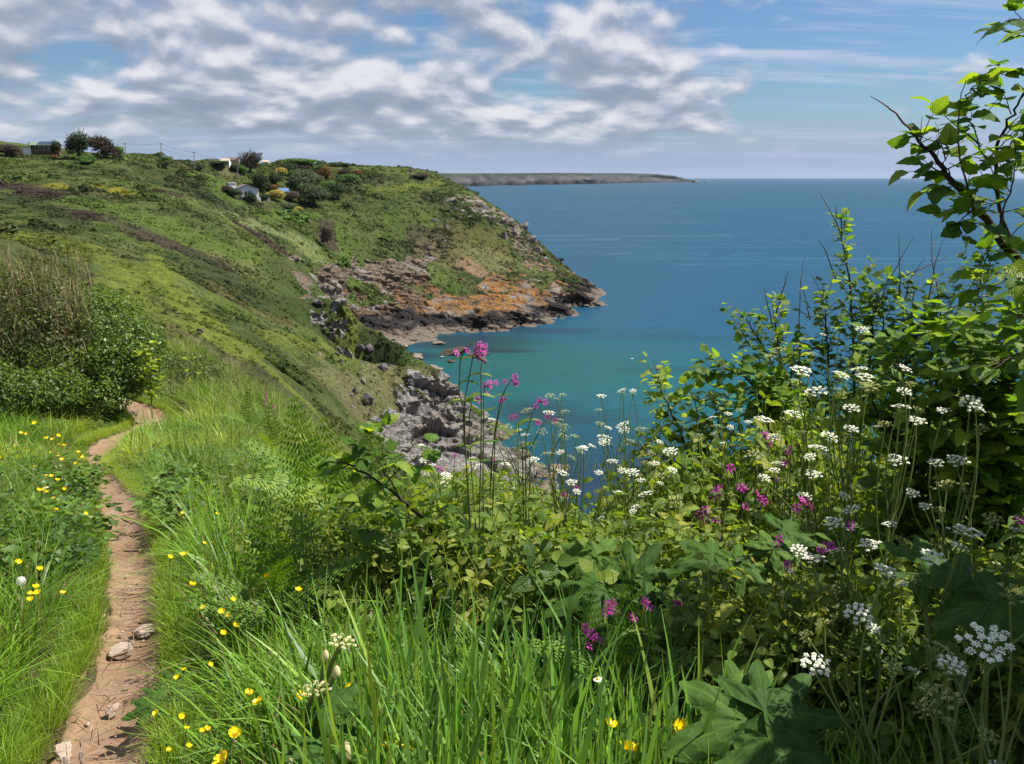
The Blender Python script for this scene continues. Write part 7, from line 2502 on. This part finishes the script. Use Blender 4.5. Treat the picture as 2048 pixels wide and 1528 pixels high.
def gable_wall(name, x0, x1, y0, y1, z0, ze, zr, along='x'):
    if along == 'x':
        ym = (y0 + y1) / 2
        pr = [(y0, z0), (y1, z0), (y1, ze), (ym, zr), (y0, ze)]
        v = [(x, a, b) for x in (x0, x1) for a, b in pr]
    else:
        xm = (x0 + x1) / 2
        pr = [(x0, z0), (x1, z0), (x1, ze), (xm, zr), (x0, ze)]
        v = [(a, y, b) for y in (y0, y1) for a, b in pr]
    q = [(i, (i + 1) % 5, (i + 1) % 5 + 5, i + 5) for i in range(5)]
    t_ = [(0, 4, 3), (0, 3, 2), (0, 2, 1), (5, 8, 9), (5, 7, 8), (5, 6, 7)]
    return mesh_np(name, v, [np.array(q), np.array(t_)], False)


def window(root, x, y, z, w_, h_):
    fr = link('window', box_mesh('window', x - w_ / 2 - .08, x + w_ / 2 + .08, y - .03, y + .05, z - .08, z + h_ + .08), M_WALL, root)
    link('pane', box_mesh('pane', x - w_ / 2, x + w_ / 2, y - .06, y - .032, z, z + h_), M_GLASS, fr)


def site(px, py, Y=None):
    p = hit(px, py) if Y is None else at(px, py, Y)
    return p


p = site(491, 393)
h = empty('bungalow', p + np.array((0, 0, 0.3)), 'white bungalow with brown roof and white gable among the trees', 'house', rz=0.55)
h.scale = (0.82, 0.82, 0.82)
link('wall', gable_wall('wall', -4.2, 4.2, -2.6, 2.6, -1.0, 2.2, 3.7, 'y'), M_WALL, h)
link('roof', gable_mesh('roof', -4.6, 4.6, -3.1, 3.0, 2.05, 3.78, 'y'), M_ROOFB, h)
e_ = link('extension', box_mesh('extension', -5.6, -2.9, 0.6, 3.6, -1.0, 4.3), M_WALL, h)
link('flat_roof', box_mesh('flat_roof', -5.8, -2.7, 0.4, 3.8, 4.302, 4.5), M_WALL, e_)
for x_ in (-3.2, -1.9, -0.6, 0.9):
    window(h, x_, -2.64, 0.3, 0.8, 1.25)
p = site(568, 392)
h = empty('shed', p, 'small garden shed with a bright blue roof beside yellow gorse', 'shed', rz=0.3)
link('wall', gable_wall('wall', -1.5, 1.5, -1.2, 1.2, -.6, 1.4, 2.3, 'x'), M_WALL, h)
link('roof', gable_mesh('roof', -1.7, 1.7, -1.5, 1.5, 1.25, 2.4, 'x'), M_BLUE, h)
p = site(588, 392)
h = empty('garage', p, 'flat-roofed white garage right of the blue-roofed shed', 'garage')
link('wall', box_mesh('wall', -1.4, 1.4, -1.2, 1.2, -.6, 1.3), M_WALL, h)
link('roof', box_mesh('roof', -1.6, 1.6, -1.4, 1.4, 1.302, 1.45), M_ROOFG, h)
link('door', box_mesh('door', -.9, .9, -1.26, -1.203, -.5, 1.0), M_BEIGE, h)
p = at(88, 309, 248)
h = empty('house', p + np.array((0, 0, 0.75)), 'long low dark timber house with solar panels on its roof, on the skyline', 'house')
h.scale = (0.8, 0.8, 0.8)
link('wall', gable_wall('wall', -3.2, 5.2, -2.2, 2.2, -1.0, 2.2, 3.3, 'x'), M_TIMBER, h)
rf = link('roof', gable_mesh('roof', -3.5, 5.5, -2.7, 2.7, 2.05, 3.4, 'x'), M_ROOFG, h)
for i in range(5):
    x_ = -0.9 + i * 1.25
    v = [(x_, -2.45, 2.40), (x_ + 1.15, -2.45, 2.40), (x_ + 1.15, -0.4, 3.42), (x_, -0.4, 3.42)]
    v = v + [(a, b, c + 0.06) for a, b, c in v]
    link('solar_panel', mesh_np('solar_panel', v, np.array([(0, 3, 2, 1), (4, 5, 6, 7), (0, 1, 5, 4), (1, 2, 6, 5), (2, 3, 7, 6), (3, 0, 4, 7)]), False), M_SOLAR, rf)
for i in range(4):
    window(h, -1.0 + i * 1.7, -2.24, 0.5, 1.0, 1.3)
w2 = link('wing', box_mesh('wing', -6.2, -3.25, -1.8, 1.8, -1.0, 1.5), M_WALL, h)
link('wing_roof', box_mesh('wing_roof', -6.4, -3.22, -2.0, 2.0, 1.502, 1.75), M_ROOFG, w2)
for (a, b, Y_, w_, lb, mr) in ((452, 327, 330, 1.4, 'tiny pale cottage on the skyline, left of the pair', M_BEIGE), (468, 324, 345, 1.9, 'small red-roofed cottage on the skyline above the pole', M_ROOFB), (532, 327, 350, 1.5, 'tiny beige cottage on the skyline right of the brown conifer', M_BEIGE)):
    p = hit(a, b + 2)
    h = empty('cottage', p, lb, 'house', 'far cottages on the skyline')
    link('wall', gable_wall('wall', -w_, w_, -1, 1, -2.0, 1.0, 1.7, 'x'), M_BEIGE if mr is M_ROOFB else M_WALL, h)
    link('roof', gable_mesh('roof', -w_ - .2, w_ + .2, -1.2, 1.2, .9, 1.75, 'x'), mr, h)
# ruined stone lookout at the top of the headland
p = hit(822, 345)
h = empty('ruin', p, 'broken stone lookout on the brow of the headland', 'ruin')
link('wall', box_mesh('wall', -1.2, 0.9, -.5, .5, -0.5, 1.3), M_STONE, h)
link('pillar', box_mesh('pillar', -0.5, 0.45, -.45, .45, 1.302, 2.4), M_STONE, h)
# two pale garden seats below the bungalow
for (a, b, lb) in ((517, 403, 'orange and white garden seat below the bungalow'), (535, 404, 'white garden seat right of the orange one')):
    p = hit(a, b)
    h = empty('garden_seat', p, lb, 'seat')
    mm_ = M_WALL if 'white garden' in lb else M_BEIGE
    link('seat', box_mesh('seat', -.6, .6, -.3, .3, .4, .5), M_WALL, h)
    link('backrest', box_mesh('backrest', -.6, .6, .302, .4, .4, 1.3), mm_, h)
    for x_ in (-.5, .5):
        link('leg', box_mesh('leg', x_ - .06, x_ + .06, -.28, .28, -.1, .398), M_WALL, h)

# ------------------------------------------------------------------ poles and wires
PO = [(57, 309, 284, 252, 'thin pole left of the solar-roofed house'), (250, 312, 286, 262, 'pole right of the windswept cypress'), (322, 316, 286, 268, 'tallest pole on the skyline, in the middle of the line'), (388, 330, 303, 262, 'pole standing in the pale shrubs below the skyline'), (475, 350, 320, 290, 'whitish pole on the green field beside the brown conifer')]
tops = []
for (a, b, c, Y_, lb) in PO:
    p0, p1 = at(a, b, Y_), at(a, c, Y_)
    h = empty('utility_pole', p0, lb, 'pole', 'poles of the overhead line')
    v, q = tube_geo(np.array([(0, 0, -1.5), p1 - p0]), 0.13, 0.09, 7)
    link('pole', mesh_np('pole', v, q), M_POLE, h)
    L_ = p1 - p0
    link('crossarm', box_mesh('crossarm', L_[0] - .5, L_[0] + .5, -.05 - .13, .05 - .13, L_[2] - .35, L_[2] - .22), M_POLE, h)
    tops.append(p1)
for i in range(len(tops) - 1):
    for k, lb in enumerate((('upper', 'lower') if i in (1, 2) else ('single',))):
        a, b = tops[i] + np.array((0, 0, -.15 - 1.2 * k)), tops[i + 1] + np.array((0, 0, -.15 - 1.2 * k))
        t_ = np.linspace(0, 1, 14)[:, None]
        pts = a * (1 - t_) + b * t_
        pts[:, 2] -= (np.linalg.norm(b - a) * 0.032 * (1 + k) * 4 * (t_ * (1 - t_)))[:, 0]
        v, q = tube_geo(pts, 0.022, 0.022, 3)
        span = ('from the leftmost pole behind the cypresses', 'between the cypress pole and the tallest pole', 'between the tallest pole and the pole in pale shrubs', 'down to the whitish field pole')[i]
        tag(link('wire', mesh_np('wire', v, q), M_WIRE), lb + ' sagging wire ' + span, 'wire', 'overhead wires')

# ------------------------------------------------------------------ a yacht and gulls
p = at_z(1999, 374, 0.0)
h = empty('sailboat', p, 'tiny white sailing boat far out on the sea, seen between elm leaves', 'boat')
hv = [(-5, 0, 1.2), (5.5, 0, 1.4), (0, -1.5, 1.2), (0, 1.5, 1.2), (-4, 0, -.3), (4, 0, -.3)]
link('hull', mesh_np('hull', hv, [np.array([(0, 2, 4), (2, 5, 4), (2, 1, 5), (0, 4, 3), (3, 4, 5), (3, 5, 1), (0, 3, 2), (1, 2, 3)])], False), M_WALL, h)
v, q = tube_geo(np.array([(0.5, 0, 1), (0.5, 0, 14)]), .1, .07, 5)
link('mast', mesh_np('mast', v, q), M_POLE, h)
link('sail', mesh_np('sail', [(0.3, .05, 2.2), (-4.6, .4, 2.4), (0.3, .05, 13.6), (-2.2, .5, 6.5)], [np.array([(0, 1, 3), (0, 3, 2)])], False), M_WALL, h)
link('jib', mesh_np('jib', [(0.8, .05, 2.0), (5.2, .1, 1.8), (0.8, .05, 12.0), (2.4, .5, 5.5)], [np.array([(0, 1, 3), (3, 1, 2), (0, 3, 2)])], False), M_WALL, h)


def gull(loc, span, label, flying):
    h = empty('gull', loc, label, 'bird')
    bp = np.array([(-.3, 0, 0), (-.18, 0, .02), (0, 0, .03), (.18, 0, .05), (.28, 0, .07)]) * span
    v, q = tube_geo(bp, 1, 1, 6)
    cen = np.repeat(bp, 6, axis=0)
    v = cen + (v - cen) * np.repeat([.01, .07, .1, .06, .02], 6)[:, None] * span
    link('body', mesh_np('body', v, q), M_WALL, h)
    for s_ in (-1, 1):
        wv = [(.08, s_ * .05, .05), (-.1, s_ * .05, .05), (-.06, s_ * .28, .14), (.1, s_ * .26, .15), (-.12, s_ * .5, .08)] if flying else [(.1, s_ * .06, .06), (-.12, s_ * .07, .07), (-.36, s_ * .03, .05), (.0, s_ * .1, .02), (-.2, s_ * .08, .02)]
        link('wing', mesh_np('wing', np.array(wv) * span, [np.array([(0, 1, 2), (0, 2, 3), (2, 4, 3)])], False), M_POLE, h)


gull(at_z(884, 714, 0.12), 1.6, 'white gull floating left of the dark weedy rock', False)
gull(at_z(1264, 718, 0.12), 1.5, 'white gull floating alone on open blue water', False)
gull(at(988, 337, 330), 1.3, 'dark bird flying just above the far headland', True)

# ------------------------------------------------------------------ sea air: thin even haze that pales the far headland
MHZ, t, out = new_mat('sea_air')
vp = t.node('ShaderNodeVolumePrincipled')
vp.inputs['Color'].default_value = (0.70, 0.84, 1.0, 1)
vp.inputs['Density'].default_value = 1.7e-5
vp.inputs['Anisotropy'].default_value = 0.1
t.l.new(vp.outputs[0], out.inputs['Volume'])
tag(link('haze', box_mesh('haze', -24000, 24000, -24000, 24000, -40, 150), MHZ), kind='stuff')
